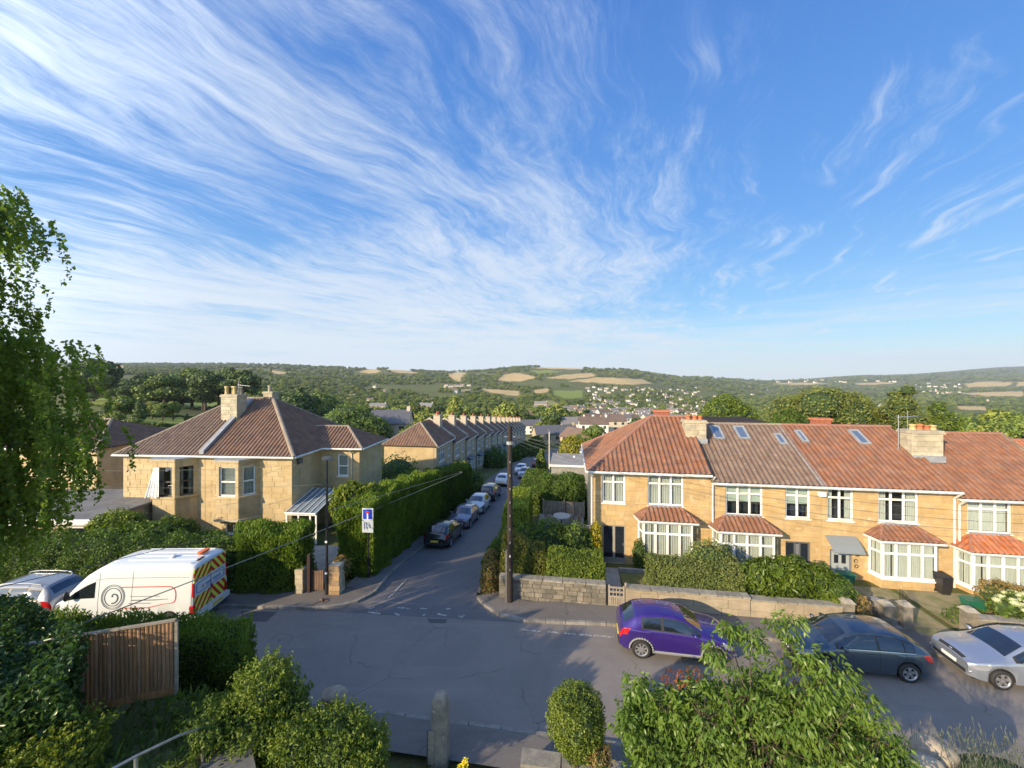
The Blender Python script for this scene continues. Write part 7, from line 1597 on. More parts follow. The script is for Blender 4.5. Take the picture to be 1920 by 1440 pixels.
# ---------------------------------------------------------------- the far town
CRM = mat('render_cream', (.60, .53, .40), (.52, .45, .34), .2, .9, var=.15); WHT = mat('render_white', (.74, .72, .66), None, rough=.9, var=.06); RFB = mat('far_roof_brown', (.20, .13, .10), (.15, .11, .09), .3, .9, var=.2); RFG = mat('far_roof_grey', (.17, .16, .16), None, rough=.8, var=.2)
FWIN = mat('far_window', (.05, .06, .07), None, rough=.15)
def far_proto(w_, d_, h_, wm, rm, nwin=3, rows=2, label=''):
    t = thing('house', label, 'house'); mb = MB(); mb.box(-w_ / 2, w_ / 2, -d_ / 2, d_ / 2, -3, h_); mb.hull2([(-w_ / 2, -d_ / 2, h_), (-w_ / 2, d_ / 2, h_), (-w_ / 2, 0, h_ + d_ * .34)], [(w_ / 2, -d_ / 2, h_), (w_ / 2, d_ / 2, h_), (w_ / 2, 0, h_ + d_ * .34)]); mb.build('wall', wm, t)
    mb = MB()
    for s_ in (1, -1): mb.hull2([(-w_ / 2 - .3, s_ * (d_ / 2 + .4), h_ - .1), (-w_ / 2 - .3, 0, h_ + d_ * .34 + .12), (-w_ / 2 - .3, 0, h_ + d_ * .34 + .3), (-w_ / 2 - .3, s_ * (d_ / 2 + .4), h_ + .1)], [(w_ / 2 + .3, s_ * (d_ / 2 + .4), h_ - .1), (w_ / 2 + .3, 0, h_ + d_ * .34 + .12), (w_ / 2 + .3, 0, h_ + d_ * .34 + .3), (w_ / 2 + .3, s_ * (d_ / 2 + .4), h_ + .1)])
    mb.build('roof', rm, t, recalc=True)
    mb = MB()
    for r in range(rows):
        for i in range(nwin): x_ = -w_ / 2 + w_ * (i + .5) / nwin; z = h_ * (r + .5) / rows; mb.box(x_ - .6, x_ + .6, -d_ / 2 - .03, -d_ / 2 + .05, z - .6, z + .6)
    mb.build('windows', FWIN, t, kind=None)
    mb = MB(); mb.box(w_ / 2 - .9, w_ / 2 - .1, -.5, .5, h_ + d_ * .2, h_ + d_ * .34 + 1.1); mb.build('chimney', wm, t)
    return t
def mk(label): return label
fp = [far_proto(9, 7, 5.2, CRM, RFB, 3, 2), far_proto(12, 7, 5.4, WHT, RFB, 4, 2), far_proto(16, 8, 5.5, CRM, RFG, 6, 2), far_proto(8, 7, 5, WHT, RFG, 2, 2), far_proto(22, 8, 8, CRM, RFG, 8, 3)]
fused = set()
def far_house(k, p, rz, s, label, group):
    if k in fused: t = copy_tree(fp[k])
    else: t = fp[k]; fused.add(k)
    t.location = p; t.rotation_euler = (0, 0, rz); t.scale = (s, s, s); t['label'] = label; t['group'] = group
HK = ['small cream brown-roofed house', 'white brown-roofed house', 'long cream grey-roofed house', 'small white grey-roofed house']
rs = random.Random(8); done = []
def scatter(n, xr, rr_, label, group, ks=(0, 1, 2, 3), sc=1.):
    m_ = 0; tries = 0
    while m_ < n and tries < n * 30:
        tries += 1; x = rs.uniform(*xr); r = rs.uniform(*rr_)
        if any(abs(x - a) < 6.5 and abs(r - b) < 2.2 for a, b in done): continue
        done.append((x, r)); p = onland(x, r, 130); k_ = rs.choice(ks); fx_ = (x - xr[0]) / (xr[1] - xr[0]); fy_ = (r - rr_[0]) / (rr_[1] - rr_[0]); far_house(k_, p, rs.uniform(-.5, .5), sc * rs.uniform(.8, 1.15), HK[k_] + ' ' + ('far left' if fx_ < .2 else 'left' if fx_ < .4 else 'central' if fx_ < .6 else 'right' if fx_ < .8 else 'far right') + ' in the ' + (('top ' if fy_ < .2 else 'upper ' if fy_ < .4 else 'middle ' if fy_ < .6 else 'lower ' if fy_ < .8 else 'bottom ') if n > 12 else '') + label, group); m_ += 1
scatter(150, (1098, 1340), (726, 794), 'far suburb', 'houses of the far suburb')
scatter(26, (1000, 1190), (764, 800), 'valley bottom', 'cream houses in the valley bottom', sc=1.2)
scatter(34, (1715, 1800), (719, 739), 'right hillside village', 'village on the right hillside', sc=1.5)
scatter(18, (1450, 1700), (713, 719), 'far right ridge', 'buildings on the far ridge', sc=2.2)
scatter(14, (830, 880), (724, 738), 'trees beside the wheat field', 'white houses left of the wheat field')
scatter(10, (640, 830), (722, 790), 'wooded slope beyond the villa', 'houses in the wooded slope')
scatter(10, (1330, 1480), (722, 755), 'trees right of the far suburb', 'houses right of the far suburb')
scatter(8, (1600, 1920), (742, 765), 'right valley', 'houses in the right valley', sc=1.2)
# nearer roofs at the foot of the side street
def near_house(label, x, y, D, w_, h_, rz, wm=CRM, rm=RFG, k=4):
    t = far_proto(w_, 8, h_, wm, rm, max(2, int(w_ / 3)), 2, label); t['label'] = label; t.location = PD(x, y, D); t.rotation_euler = (0, 0, rz); return t
near_house('long slate roofed row at the foot of the side street', 1040, 838, 150, 16, 5.5, .15, STONET, SLATE)
near_house('slate roofed house with pale gable coping below the tree belt', 1035, 812, 205, 13, 5, -.5, STONET, SLATE)
near_house('white rendered house beyond the slate row', 1082, 812, 190, 17, 5, .1, WHT, RFG)
near_house('long white low building left of the white rendered house', 1000, 812, 215, 26, 4.5, .0, WHT, SLATE)
near_house('white house with a red brown roof left of the right terrace', 1112, 815, 170, 12, 5, -.1, WHT, RFB)
near_house('cream house with a rust roof against the right terrace gable', 1148, 806, 185, 11, 4.6, .1, CRM, RFB)
near_house('low row with a brown roof stepping down behind the golden tree', 1088, 842, 130, 11, 4, -.9, STONET, RFB)
near_house('dark roofed house hidden behind the villa wing and willow', 735, 826, 95, 9, 4.5, .1, CRM, SLATE)
def drop(t):
    for c in KIDS.get(t.name, []):
        bpy.data.objects.remove(c)
    bpy.data.objects.remove(t)
drop(fp[4])
for i, t in enumerate(protos):
    if i not in used: drop(t)
# ---------------------------------------------------------------- walls, gates, poles and other street things
def stone_wall(label, s0, s1, t0, z0, z1, cope=True, bw=.4, bh=.2, th=.32, name='garden_wall', cat='wall', group=None, sm=None):
    t = thing(name, label, cat, ST(s0, t0, 0), -AR, group); L_ = s1 - s0
    mb = MB(); mb.box(.01, L_ - .01, .015, th, z0, z1 - .09); mb.build('core', MORTAR if False else mat('dark_mortar', (.10, .095, .08), None, rough=1), t)
    z = z0; k = 0
    while z < z1 - .12:
        ze = min(z + bh * rnd.uniform(.85, 1.15), z1 - .09); 
        if z1 - .09 - ze < .1: ze = z1 - .09
        x = 0.
        while x < L_ - .01:
            e = x + bw * rnd.uniform(.55, 1.5); e = L_ if L_ - e < .25 else e
            block(t, I4, x, e, z, ze, sm or WALLST, d=rnd.uniform(.012, .035) if sm is None else .015, g=.018 if sm is None else .008, name='stone'); x = e
        z = ze; k += 1
    if cope:
        x = 0.
        while x < L_ - .01:
            e = min(L_, x + rnd.uniform(.7, 1.1)); e = L_ if L_ - e < .3 else e
            o = block(t, Matrix.Translation((0, th + .03, 0)), x, e, z1 - .09, z1 + rnd.uniform(-.006, .006), COPE, d=th + .09, g=.012, name='coping'); x = e
    return t
stone_wall('long weathered stone wall right of the wooden pole, before the box hedge', -3.35, 1.62, 18.2, -.02, 1.08)
stone_wall('lower garden wall behind the purple car, below the privet hedge', 2.5, 7.75, 18.25, -.02, .98, cope=True, bw=1.1, bh=.4, sm=WALLB)
stone_wall('garden wall below the laurel bush, ending at a square pillar', 7.76, 11.35, 18.25, -.02, .90, bw=1.1, bh=.4, sm=WALLB)
def pier(label, s, t_, w_, h_, name='gate_pier', taper=False):
    t = thing(name, label, 'gate pier', ST(s, t_, 0), -AR); mb = MB(); mb.box(-w_ / 2, w_ / 2, -w_ / 2, w_ / 2, -.05, h_); mb.build('shaft', WALLST, t); mb = MB(); mb.hull2([(-w_ / 2 - .05, -w_ / 2 - .05, h_ + .002), (w_ / 2 + .05, -w_ / 2 - .05, h_ + .002), (w_ / 2 + .05, w_ / 2 + .05, h_ + .002), (-w_ / 2 - .05, w_ / 2 + .05, h_ + .002)], [(-w_ / 2 + .08, -w_ / 2 + .08, h_ + .14), (w_ / 2 - .08, -w_ / 2 + .08, h_ + .14), (w_ / 2 - .08, w_ / 2 - .08, h_ + .14), (-w_ / 2 + .08, w_ / 2 - .08, h_ + .14)]); mb.build('cap', COPE, t, recalc=True); return t
pier('square stone pillar under the dark rounded bush', 11.55, 18.35, .38, 1.05)
pier('left stone pier of the path steps by the open iron gate', 13.05, 18.4, .34, 1.05); pier('right stone pier beside the open iron gate', 13.75, 18.4, .34, 1.08); pier('tall stone pier at the left end of the hydrangea wall', 15.85, 18.2, .36, 1.15)
stone_wall('garden wall below the hydrangea at right', 16.03, 25, 18.2, -.02, .86, bw=1.0)
# steps, paths, front gardens
def steps(label, s0, s1, t0, n, rise, run):
    t = thing('steps', label, 'steps', ST(s0, t0, 0), -AR)
    for k in range(n): mb = MB(); mb.box(0, s1 - s0, k * run, (k + 1) * run + .3, -.05, (k + 1) * rise); mb.build('step', CONC, t)
    return t
steps('concrete steps between the two stone piers by the iron gate', 13.22, 13.58, 18.25, 4, .17, .28)
flat_later = [(14.0, 17.95), (15.6, 17.95), (15.6, 18.5), (14.0, 18.5)]
gt = thing('iron_gate', 'dark iron gate standing open by the stone pier', 'gate', ST(14.0, 18.45, .1), -AR + R(75)); mb = MB(); [mb.cyl((x_, 0, 0), (x_, 0, 1.15 + .1 * math.sin(x_ * 3.4)), .012, n=5) for x_ in np.linspace(0, .9, 9)]; mb.cyl((0, 0, .15), (.9, 0, .15), .015); mb.cyl((0, 0, 1.0), (.9, 0, 1.0), .015); mb.build('bars', BLACKM, gt)
mb = MB(); a_ = [ST(1.62, 18.2), ST(2.45, 18.2), ST(2.4, 22.05), ST(1.75, 22.05)]; 
def flat(name, pts, z, m_): mb = MB(); mb.poly([(p[0], p[1], z) for p in pts]); o = mb.build(name, m_); o['kind'] = 'structure'; return o
flat('garden_path', [ST(1.62, 18.2), ST(2.48, 18.2), ST(2.6, 22.0), ST(1.4, 22.0)], .045, CONC)
SAND = mat('dry_ground', (.30, .25, .15), (.17, .17, .07), 1.2, 1, .5, 20)
GRASS = mat('lawn', (.10, .12, .03), (.15, .14, .05), 3, 1, .6, 40)
flat('lawn', [ST(2.62, 18.6), ST(7.5, 18.6), ST(7.5, 21.9), ST(2.62, 21.9)], .03, GRASS)
flat('garden_path', [ST(12.6, 18.5), ST(15.7, 18.5), ST(15.7, 22.0), ST(12.2, 22.0)], -.02, SAND)
flat('garden_path', [ST(*q) for q in flat_later], .13, SAND)
bn_s = .72
flat('garden_path', [ST(16.0, 18.5), ST(25.7, 18.5), ST(25.7, 22.0), ST(16.0, 22.0)], -.03, SAND)
flat('patio', [ST(-2.3, 25.0), ST(1.0, 25.0), ST(1.0, 30.2), ST(-2.3, 30.2)], -.04, CONC)
mb = MB(); mb.hull2([ST(2.6, 21.6, 0), ST(4.8, 21.6, 0), ST(4.8, 21.75, 0), ST(2.6, 21.75, 0)], [ST(2.6, 21.6, .22), ST(4.8, 21.6, .22), ST(4.8, 21.75, .22), ST(2.6, 21.75, .22)]); tag(mb.build('garden_kerb', CONC, recalc=True), 'low concrete edging beside the dark double doors', 'edging')
# pale wooden garden gate
g_ = thing('garden_gate', 'pale wooden gate with small square openings beside the purple car', 'gate', ST(1.72, 18.2, .05), -AR); GW = .72
for x_ in (0, GW - .07): mb = MB(); mb.box(x_, x_ + .07, 0, .05, 0, .98 if x_ else 1.0); mb.build('stile', WOODP, g_)
for z_ in (.05, .45, .66, .86): mb = MB(); mb.box(.07, GW - .07, .005, .045, z_, z_ + .07); mb.build('rail', WOODP, g_)
for k in range(7): x_ = .075 + k * .083; mb = MB(); mb.box(x_, x_ + .06, .01, .04, .12, .45); mb.build('slat', WOODP, g_)
for k in range(3): x_ = .07 + (k + 1) * .147 - .02; mb = MB(); mb.box(x_, x_ + .035, .01, .04, .52, .86); mb.build('slat', WOODP, g_)
mb = MB(); mb.cyl(ST(2.5, 18.3, 0), ST(2.5, 18.3, 1.15), .05, n=8); tag(mb.build('gate_post', WOODP), 'round topped pale post right of the wooden garden gate', 'post')
mb = MB(); mb.cyl(ST(1.66, 18.25, 0), ST(1.66, 18.25, 1.05), .03, n=8); tag(mb.build('gate_post', BLACKM), 'thin dark post at the end of the long stone wall', 'post')
# trellis gate and patio things
tg = thing('trellis_gate', 'grey slatted side gate with ivy by the yellow climber', 'gate', ST(.35, 22.6, -.1), -AR)
for k in range(8): mb = MB(); mb.box(k * .135, k * .135 + .055, 0, .03, 0, 1.75); mb.build('slat', WOODP, tg)
for z_ in (.1, .95, 1.68, 2.0, 2.12): mb = MB(); mb.box(-.05, 1.1, -.03, -.005, z_, z_ + .07); mb.build('rail', WOODP, tg)
for x_ in (-.12, 1.1): mb = MB(); mb.box(x_, x_ + .09, -.04, .05, 0, 2.2); mb.build('post', WOODP, tg)
fw = thing('patio_fence', 'weathered panel fence closing the patio beside the end house', 'fence', ST(-2.1, 30.1, -.1), -AR)
for k in range(22): mb = MB(); mb.box(k * .145, k * .145 + .13, 0, .03 + .01 * (k % 2), 0, 1.1); mb.build('board', mat('grey_board', (.26, .23, .19), (.2, .17, .14), 2, .9, var=.12), fw)
for x_ in (0, 1.6, 3.1): mb = MB(); mb.box(x_, x_ + .09, -.08, -.001, 0, 1.25); mb.build('post', WOODP, fw)
def chair(p, rz, label):
    t = thing('garden_chair', label, 'chair', p, rz, None); mb = MB(); [mb.box(-.25, .25, -.22 + k * .11, -.14 + k * .11, .43, .46) for k in range(5)]; mb.build('seat', WOODP, t)
    mb = MB(); [mb.box(-.24 + k * .11, -.18 + k * .11, .28, .31, .46, 1.0) for k in range(5)]; mb.box(-.27, .27, .275, .315, 1.0, 1.06); mb.build('backrest', WOODP, t)
    for a, b in ((-.24, -.2), (.24, -.2), (-.24, .28), (.24, .28)): mb = MB(); mb.box(a - .02, a + .02, b - .02, b + .02, 0, .43); mb.build('leg', WOODP, t)
PZ = -.04
tb = thing('garden_table', 'round grey table on the patio beside the end house', 'table', ST(-.6, 27.9, PZ)); mb = MB(); mb.lathe([(.001, .74), (.62, .74), (.62, .70), (.001, .70)], n=20); mb.build('tabletop', mat('table_top', (.42, .42, .40)), tb, recalc=True); mb = MB(); mb.cyl((0, 0, 0), (0, 0, .7), .05); mb.build('pedestal', BLACKM, tb)
chair(ST(-1.45, 28.3, PZ), 1.2, 'slatted patio chair left of the round table'); chair(ST(-.1, 28.9, PZ), -.6, 'slatted patio chair behind the round table'); chair(ST(.35, 27.3, PZ), -2.2, 'slatted patio chair with its back to the viewer')
# grey garage roofs beyond the patio
for s0, s1, t0, t1, z_, lab in ((-2.2, 3.8, 46, 53, .15, 'pale flat garage roof beyond the patio hedge'), (1.5, 8.5, 54.5, 57, .2, 'second flat roof with a white edge beyond the patio')):
    t = thing('flat_roofed_garage', lab, 'garage', ST(s0, t0, z_), -AR); mb = MB(); mb.box(0, s1 - s0, 0, t1 - t0, -5.5, 0); mb.build('wall', CONC, t); mb = MB(); mb.box(-.15, s1 - s0 + .15, -.15, t1 - t0 + .15, 0, .12); mb.build('roof', mat('pale_felt', (.34, .31, .27), (.25, .23, .2), .8), t); mb = MB(); mb.box(-.2, s1 - s0 + .2, -.2, -.152, -.08, .16); mb.build('fascia', WHITE, t)
# timber telegraph pole with its galvanised strap
pb = P(956, 1132); pole = thing('telegraph_pole', 'dark wooden telegraph pole at the street corner with a grey cable guard', 'pole', (pb.x, pb.y, 0)); mb = MB(); mb.cyl((0, 0, -.1), (0, 0, 8.25), .15, .115, 12); mb.build('pole', POLEW, pole, smooth=False)
mb = MB(); mb.box(-.22, -.12, -.13, .0, .0, 2.5); mb.build('cable_guard', mat('guard_grey', (.14, .14, .13), (.1, .1, .1), 5), pole); mb = MB(); mb.cyl((-.25, 0, 7.75), (.25, 0, 7.75), .03); mb.lathe([(.17, 7.4), (.17, 7.55)], n=10); mb.build('bracket', GALV, pole)
for k in range(9): mb = MB(); z_ = 1.6 + k * .62; mb.box(-.02, .03, -.152, -.13, z_, z_ + .09); mb.build('pole_plate' if k == 1 else 'step_bolt', WHITEP if k == 1 else GALV, pole)
ptop = Vector((pb.x, pb.y, 7.8))
def wire(label, a, b, sag, r=.012, m_=None, n=24, group='overhead cables'):
    a = Vector(a); b = Vector(b); pts = [a.lerp(b, i / n) - Vector((0, 0, 4 * sag * (i / n) * (1 - i / n))) for i in range(n + 1)]
    mb = MB(); mb.tube(pts, r, 4); return tag(mb.build('overhead_cable', m_ or mat('cable', (.09, .085, .075), None, rough=.6)), label, 'cable', group)
lb_y = P(613, 1118).y
PC = mat('cable_pale', (.24, .23, .18), None, rough=.6)
wire('thick pale cable crossing the hedges from the lower left to the terrace', PD(-40, 1243, 9.5), PD(867, 886, 30), .12, .018, PC)
wire('end of the thick pale cable where it meets the second terrace house', PD(867, 886, 30), ST(-15.25, 50, -1.75), .02, .014, PC)
wire('thin cable from the lower left over the white van to the villa porch', PD(-40, 1110, 10), PD(566, 968, 23.6), .0, .012)
wire('thin pale cable just above the thick one, from the lamp post to the terrace', PD(867, 884, 30), PD(613, 958, lb_y), .05, .012, PC)
wire('upper thin cable across the villa fronts to the floodlight', PD(-30, 878, 22), PD(556, 872, 26.4), .25, .009, PC); wire('lower thin cable across the villa bay windows', PD(-30, 902, 20), PD(605, 908, 26), .3, .009, PC)
wire('cable from the wooden pole to the pale concrete post', ptop, PD(1030, 842, 60), .3, .012, PC); wire('second cable from the wooden pole towards the pale concrete post', ptop + Vector((0, 0, -.15)), PD(1034, 850, 60), .35, .012, PC)
for k, (y, lab) in enumerate(((968, 'top one of three black cables sweeping across the right terrace'), (985, 'middle one of three black cables sweeping across the right terrace'), (1002, 'lowest of three black cables sweeping across the right terrace'))): wire(lab, ptop + Vector((.1, 0, .1 - .12 * k)), PD(2000, y, 14.5), .75 + .1 * k, .009)
wire('thin cable from the wooden pole over the hipped red roof', ptop, ST(9.5, 24, 5.8) , .2, .009, PC)
cp = thing('concrete_post', 'slim pale concrete lamp post at the bend of the side street', 'post', PD(1030, 884, 60)); mb = MB(); mb.cyl((0, 0, -2), (0, 0, 6.1), .11, .09, 8); mb.build('shaft', mat('pale_concrete', (.52, .48, .40)), cp)
mb = MB(); mb.cyl((0, 0, 6.1), (-.1, 0, 6.5), .06, .04); mb.build('bracket', GALV, cp)
wp_ = PD(1077, 878, 50); mb = MB(); mb.cyl(wp_, wp_ + Vector((0, 0, 1.6)), .12, n=8); tag(mb.build('white_post', WHITEP), 'short white post beside the golden tree', 'post')
# street lamp
lb = P(613, 1118); lamp = thing('street_lamp', 'tall black street lamp with a small flat lantern by the brown gate', 'street lamp', (lb.x, lb.y, .1)); mb = MB(); mb.cyl((0, 0, 0), (0, 0, 1.3), .095, .09, 12); mb.cyl((0, 0, 1.3), (0, 0, 6.45), .06, .045, 10); mb.build('column', BLACKM, lamp)
mb = MB(); mb.cyl((0, 0, 6.42), (-.12, 0, 6.52), .035); mb.build('arm', BLACKM, lamp); mb = MB(); mb.hull2([(-.24, -.13, 6.48), (.26, -.13, 6.44), (.26, .13, 6.44), (-.24, .13, 6.48)], [(-.16, -.09, 6.6), (.2, -.09, 6.58), (.2, .09, 6.58), (-.16, .09, 6.6)]); mb.build('lantern', DARKF, lamp, recalc=True)
for z_ in (2.5, 1.0): mb = MB(); mb.box(-.05, .05, -.1, -.075, z_, z_ + .09); mb.build('lamp_plate', WHITEP, lamp)
# dead end sign
sb = P(690, 1083); sg = thing('street_sign', 'blue and white no through road sign with a white plate on a black post', 'road sign', (sb.x, sb.y, .0), R(-4)); 
mb = MB(); mb.cyl((0, .03, 0), (0, .03, 3.6), .045, n=10); mb.build('post', BLACKM, sg)
mb = MB(); mb.box(-.30, .30, -.045, -.015, 2.38, 3.66); mb.build('backing_board', mat('sign_grey', (.42, .46, .46), None), sg)
mb = MB(); mb.box(-.265, .265, -.052, -.046, 3.07, 3.61); mb.build('border', WHITEP, sg); mb = MB(); mb.box(-.25, .25, -.057, -.053, 3.085, 3.595); pl = mb.build('blue_panel', mat('sign_blue_panel', (.015, .05, .48), None, rough=.4), sg)
mb = MB(); mb.box(-.035, .035, -.062, -.058, 3.085, 3.40); mb.build('white_bar', WHITEP, sg); mb = MB(); mb.box(-.10, .10, -.062, -.058, 3.402, 3.50); mb.build('red_bar', mat('sign_red', (.55, .03, .025)), sg)
mb = MB(); mb.box(-.24, .24, -.052, -.046, 2.47, 2.97); mb.build('lower_plate', mat('sign_pale', (.46, .50, .56), None, rough=.4), sg)
SB = mat('sign_navy', (.10, .13, .22)); mb = MB()
for q in ((-.09, .11, 2.88, 2.92), (-.09, -.05, 2.62, 2.88), (.07, .11, 2.62, 2.88), (-.05, .07, 2.76, 2.79), (-.2, -.13, 2.55, 2.90), (-.05, .02, 2.55, 2.7), (.14, .17, 2.6, 2.85)): mb.box(q[0], q[1], -.058, -.053, q[2], q[3])
mb.build('lower_symbol', SB, sg)
# brown gate and its piers at the corner
gb = P(591, 1109, .1); gg = thing('garden_gate', 'brown vertical boarded gate between old stone piers by the street lamp', 'gate', (gb.x - .35, gb.y, .12), R(-2))
for k in range(9): mb = MB(); mb.box(k * .085, k * .085 + .07, 0, .03, .05, 1.0 + .02 * math.sin(k)); mb.build('board', mat('gate_brown', (.20, .12, .08), (.15, .09, .06), 3, .8, var=.1), gg)
for z_ in (.2, .8): mb = MB(); mb.box(0, .76, .031, .06, z_, z_ + .08); mb.build('rail', mat('gate_brown', (.2, .12, .08)), gg)
def rough_pier(label, x, y, w_, h_, m_): p = P(x, y, .1); t = thing('gate_pier', label, 'gate pier', (p.x, p.y + w_ / 2, .05), R(-3)); [block(t, Matrix.Translation((0, -w_ / 2, 0)), -w_ / 2 + rnd.uniform(-.02, .02), w_ / 2 + rnd.uniform(-.02, .02), k * .24, (k + 1) * .24, m_, d=.03, name='stone') for k in range(int(h_ / .24))]; mb = MB(); mb.box(-w_ / 2 + .02, w_ / 2 - .02, -w_ / 2 + .001, w_ / 2, 0, int(h_ / .24) * .24); mb.build('core', CHIM, t); return t
rough_pier('tapered pale stone pier left of the brown gate', 561, 1113, .4, 1.35, CHIM); rough_pier('broken red and buff stone pier behind the street lamp', 627, 1115, .55, 1.6, mat('old_brick', (.30, .17, .10), (.36, .28, .17), 4, .9, .5, var=.2))
mb = MB(); p = P(578, 1112, .1); mb.box(p.x - .07, p.x + .07, p.y, p.y + .14, 0, 1.95); tag(mb.build('gate_post', mat('dark_post', (.035, .02, .015))), 'dark brown timber post left of the brown gate', 'post')
flat('garden_path', [(-10.2, 19.6), (-9.5, 19.6), (-10.6, 24.2), (-12.6, 24.2)], .06, CONC)
# fallen debris on the pavement under the lamp
p = P(604, 1126, .12); mb = MB(); mb.hull2([(p.x - .15, p.y, .13), (p.x + .05, p.y - .12, .13), (p.x + .18, p.y + .03, .13), (p.x, p.y + .12, .13)], [(p.x - .1, p.y, .2), (p.x + .03, p.y - .06, .24), (p.x + .1, p.y + .02, .22), (p.x, p.y + .07, .2)]); mb.tube([(p.x, p.y, .16), (p.x - .15, p.y - .25, .15), (p.x - .35, p.y - .45, .14)], .015); mb.tube([(p.x + .1, p.y, .16), (p.x + .3, p.y - .1, .15), (p.x + .1, p.y - .2, .14)], .012); tag(mb.build('debris', mat('debris', (.12, .07, .05)), recalc=True), 'small heap of dark debris on the pavement under the street lamp', 'debris')
# bins
bn = thing('wheelie_bin', 'black wheelie bin beside the bay of the third terraced house', 'bin', ST(17.98, 21.9, -.05), -AR); mb = MB(); mb.hull2([(-.24, -.28, .06), (.24, -.28, .06), (.24, .28, .06), (-.24, .28, .06)], [(-.29, -.36, 1.0), (.29, -.36, 1.0), (.29, .36, 1.0), (-.29, .36, 1.0)]); mb.build('bin_body', PLAST, bn, recalc=True); mb = MB(); mb.hull2([(-.31, -.39, 1.002), (.31, -.39, 1.002), (.31, .39, 1.002), (-.31, .39, 1.002)], [(-.27, -.33, 1.08), (.27, -.33, 1.08), (.27, .36, 1.12), (-.27, .36, 1.12)]); mb.build('lid', PLAST, bn, recalc=True)
for s_ in (-.27, .27): mb = MB(); mb.cyl((s_ - .03, .3, .1), (s_ + .03, .3, .1), .1, n=12); mb.build('wheel', RUBBER, bn)
bn.scale = (.72, .72, .9)
def crate(label, s, t_, z, w_, c):
    t = thing('recycling_box', label, 'recycling box', ST(s, t_, z), -AR); mb = MB(); h_ = .4; o_ = [(-w_ / 2 * .85, -.18, 0), (w_ / 2 * .85, -.18, 0), (w_ / 2 * .85, .18, 0), (-w_ / 2 * .85, .18, 0)]; u_ = [(-w_ / 2, -.22, h_), (w_ / 2, -.22, h_), (w_ / 2, .22, h_), (-w_ / 2, .22, h_)]; mb.hull2(o_, u_); mb.build('tub', c, t, recalc=True); mb = MB(); mb.box(-w_ / 2 - .02, w_ / 2 + .02, -.24, .24, h_ + .001, h_ + .05); mb.build('rim', c, t)
GRN = mat('green_plastic', (.02, .13, .085), None, rough=.4); crate('green recycling box below the porch of the third terraced house', 13.55, 21.6, .35, .6, GRN); crate('green recycling box in front of the black wheelie bin', 18.0, 20.4, .1, .85, GRN)
# ---------------------------------------------------------------- foreground: fence panel, rail, gatepost and low wall
fr_ = Vector((-8.2, 9.45, 0)); fl_ = Vector((-10.75, 8.6, 0)); dv = (fr_ - fl_); Lf = dv.length; fa = math.atan2(dv.y, dv.x)
zr_t, zr_b = 4.65, 2.86
fn = thing('fence_panel', 'brown closeboard fence panel with a pale top rail, standing in front of the clipped hedge', 'fence', (fl_.x, fl_.y, zr_b), fa)
nb_ = 34
for k in range(nb_):
    x_ = k * Lf / nb_; w_ = Lf / nb_ - .010; h_ = zr_t - zr_b - .05; q_ = -.034 + rnd.uniform(-.004, .004); mb = MB(); mb.hull2([(x_, q_ + .012, .14), (x_ + w_ * .3, q_, .14), (x_ + w_ * .75, q_, .14), (x_ + w_, q_ + .012, .14), (x_ + w_, .01, .14), (x_, .01, .14)], [(x_, q_ + .012, h_), (x_ + w_ * .3, q_, h_), (x_ + w_ * .75, q_, h_), (x_ + w_, q_ + .012, h_), (x_ + w_, .01, h_), (x_, .01, h_)]); mb.build('board', WOODD, fn)
mb = MB(); mb.box(-.02, Lf + .04, -.06, .03, h_ + .003, h_ + .045); mb.build('capping_rail', WOODP, fn); mb = MB(); mb.box(Lf + .016, Lf + .075, -.03, .03, -.05, h_); mb.build('post', WOODP, fn); mb = MB(); mb.box(0, Lf + .014, -.035, .02, -.02, .136); mb.build('gravel_board', WOODD, fn)
rail = thing('handrail', 'grey tubular handrail rising from the bottom edge beside the steps', 'handrail', (0, 0, 0)); a_ = PD(380, 1364, 8.0); b_ = PD(255, 1418, 6.6); c_ = PD(150, 1475, 5.8)
mb = MB(); mb.tube([a_, a_.lerp(b_, .4) + Vector((0, 0, .04)), b_, c_], .024, 8); mb.build('rail', GALV, rail); 
for q in (a_, b_): mb = MB(); mb.cyl(q, q - Vector((0, 0, 1.3)), .028, n=8); mb.build('post', GALV if q is b_ else mat('old_post', (.2, .17, .13)), rail)
flat('garden_steps_landing', [PD(330, 1440, 7.2)[:2] + (0,) if False else tuple(PD(400, 1400, 8.4))[:2], tuple(PD(470, 1400, 8.4))[:2], tuple(PD(500, 1470, 7.))[:2], tuple(PD(290, 1470, 6.6))[:2]], 2.60, FELT)
gpz = thing('stone_gatepost', 'rounded top stone gatepost with a timber strip standing alone at the bottom centre', 'gatepost', (P(826, 1424, .1).x, 10.6, 0), R(-6)); mb = MB(); w_ = .22; prof = []
ring = lambda s_, z_: [(-w_ * s_, -w_ * s_, z_), (w_ * s_, -w_ * s_, z_), (w_ * s_, w_ * s_, z_), (-w_ * s_, w_ * s_, z_)]
def rr8(s_, z_, c=.3): 
    q = w_ * s_; k = q * (1 - c); return [(-k, -q, z_), (k, -q, z_), (q, -k, z_), (q, k, z_), (k, q, z_), (-k, q, z_), (-q, k, z_), (-q, -k, z_)]
pr = [(1, -.2), (1, .75), (.97, 1.3), (.98, 1.55), (.93, 1.72), (.78, 1.84), (.5, 1.91), (.15, 1.93)]
for (s0, z0_), (s1, z1_) in zip(pr[:-1], pr[1:]):
    a, b = rr8(s0, z0_), rr8(s1, z1_); n = 8; mb.add(a + b, [(i, (i + 1) % n, n + (i + 1) % n, n + i) for i in range(n)])
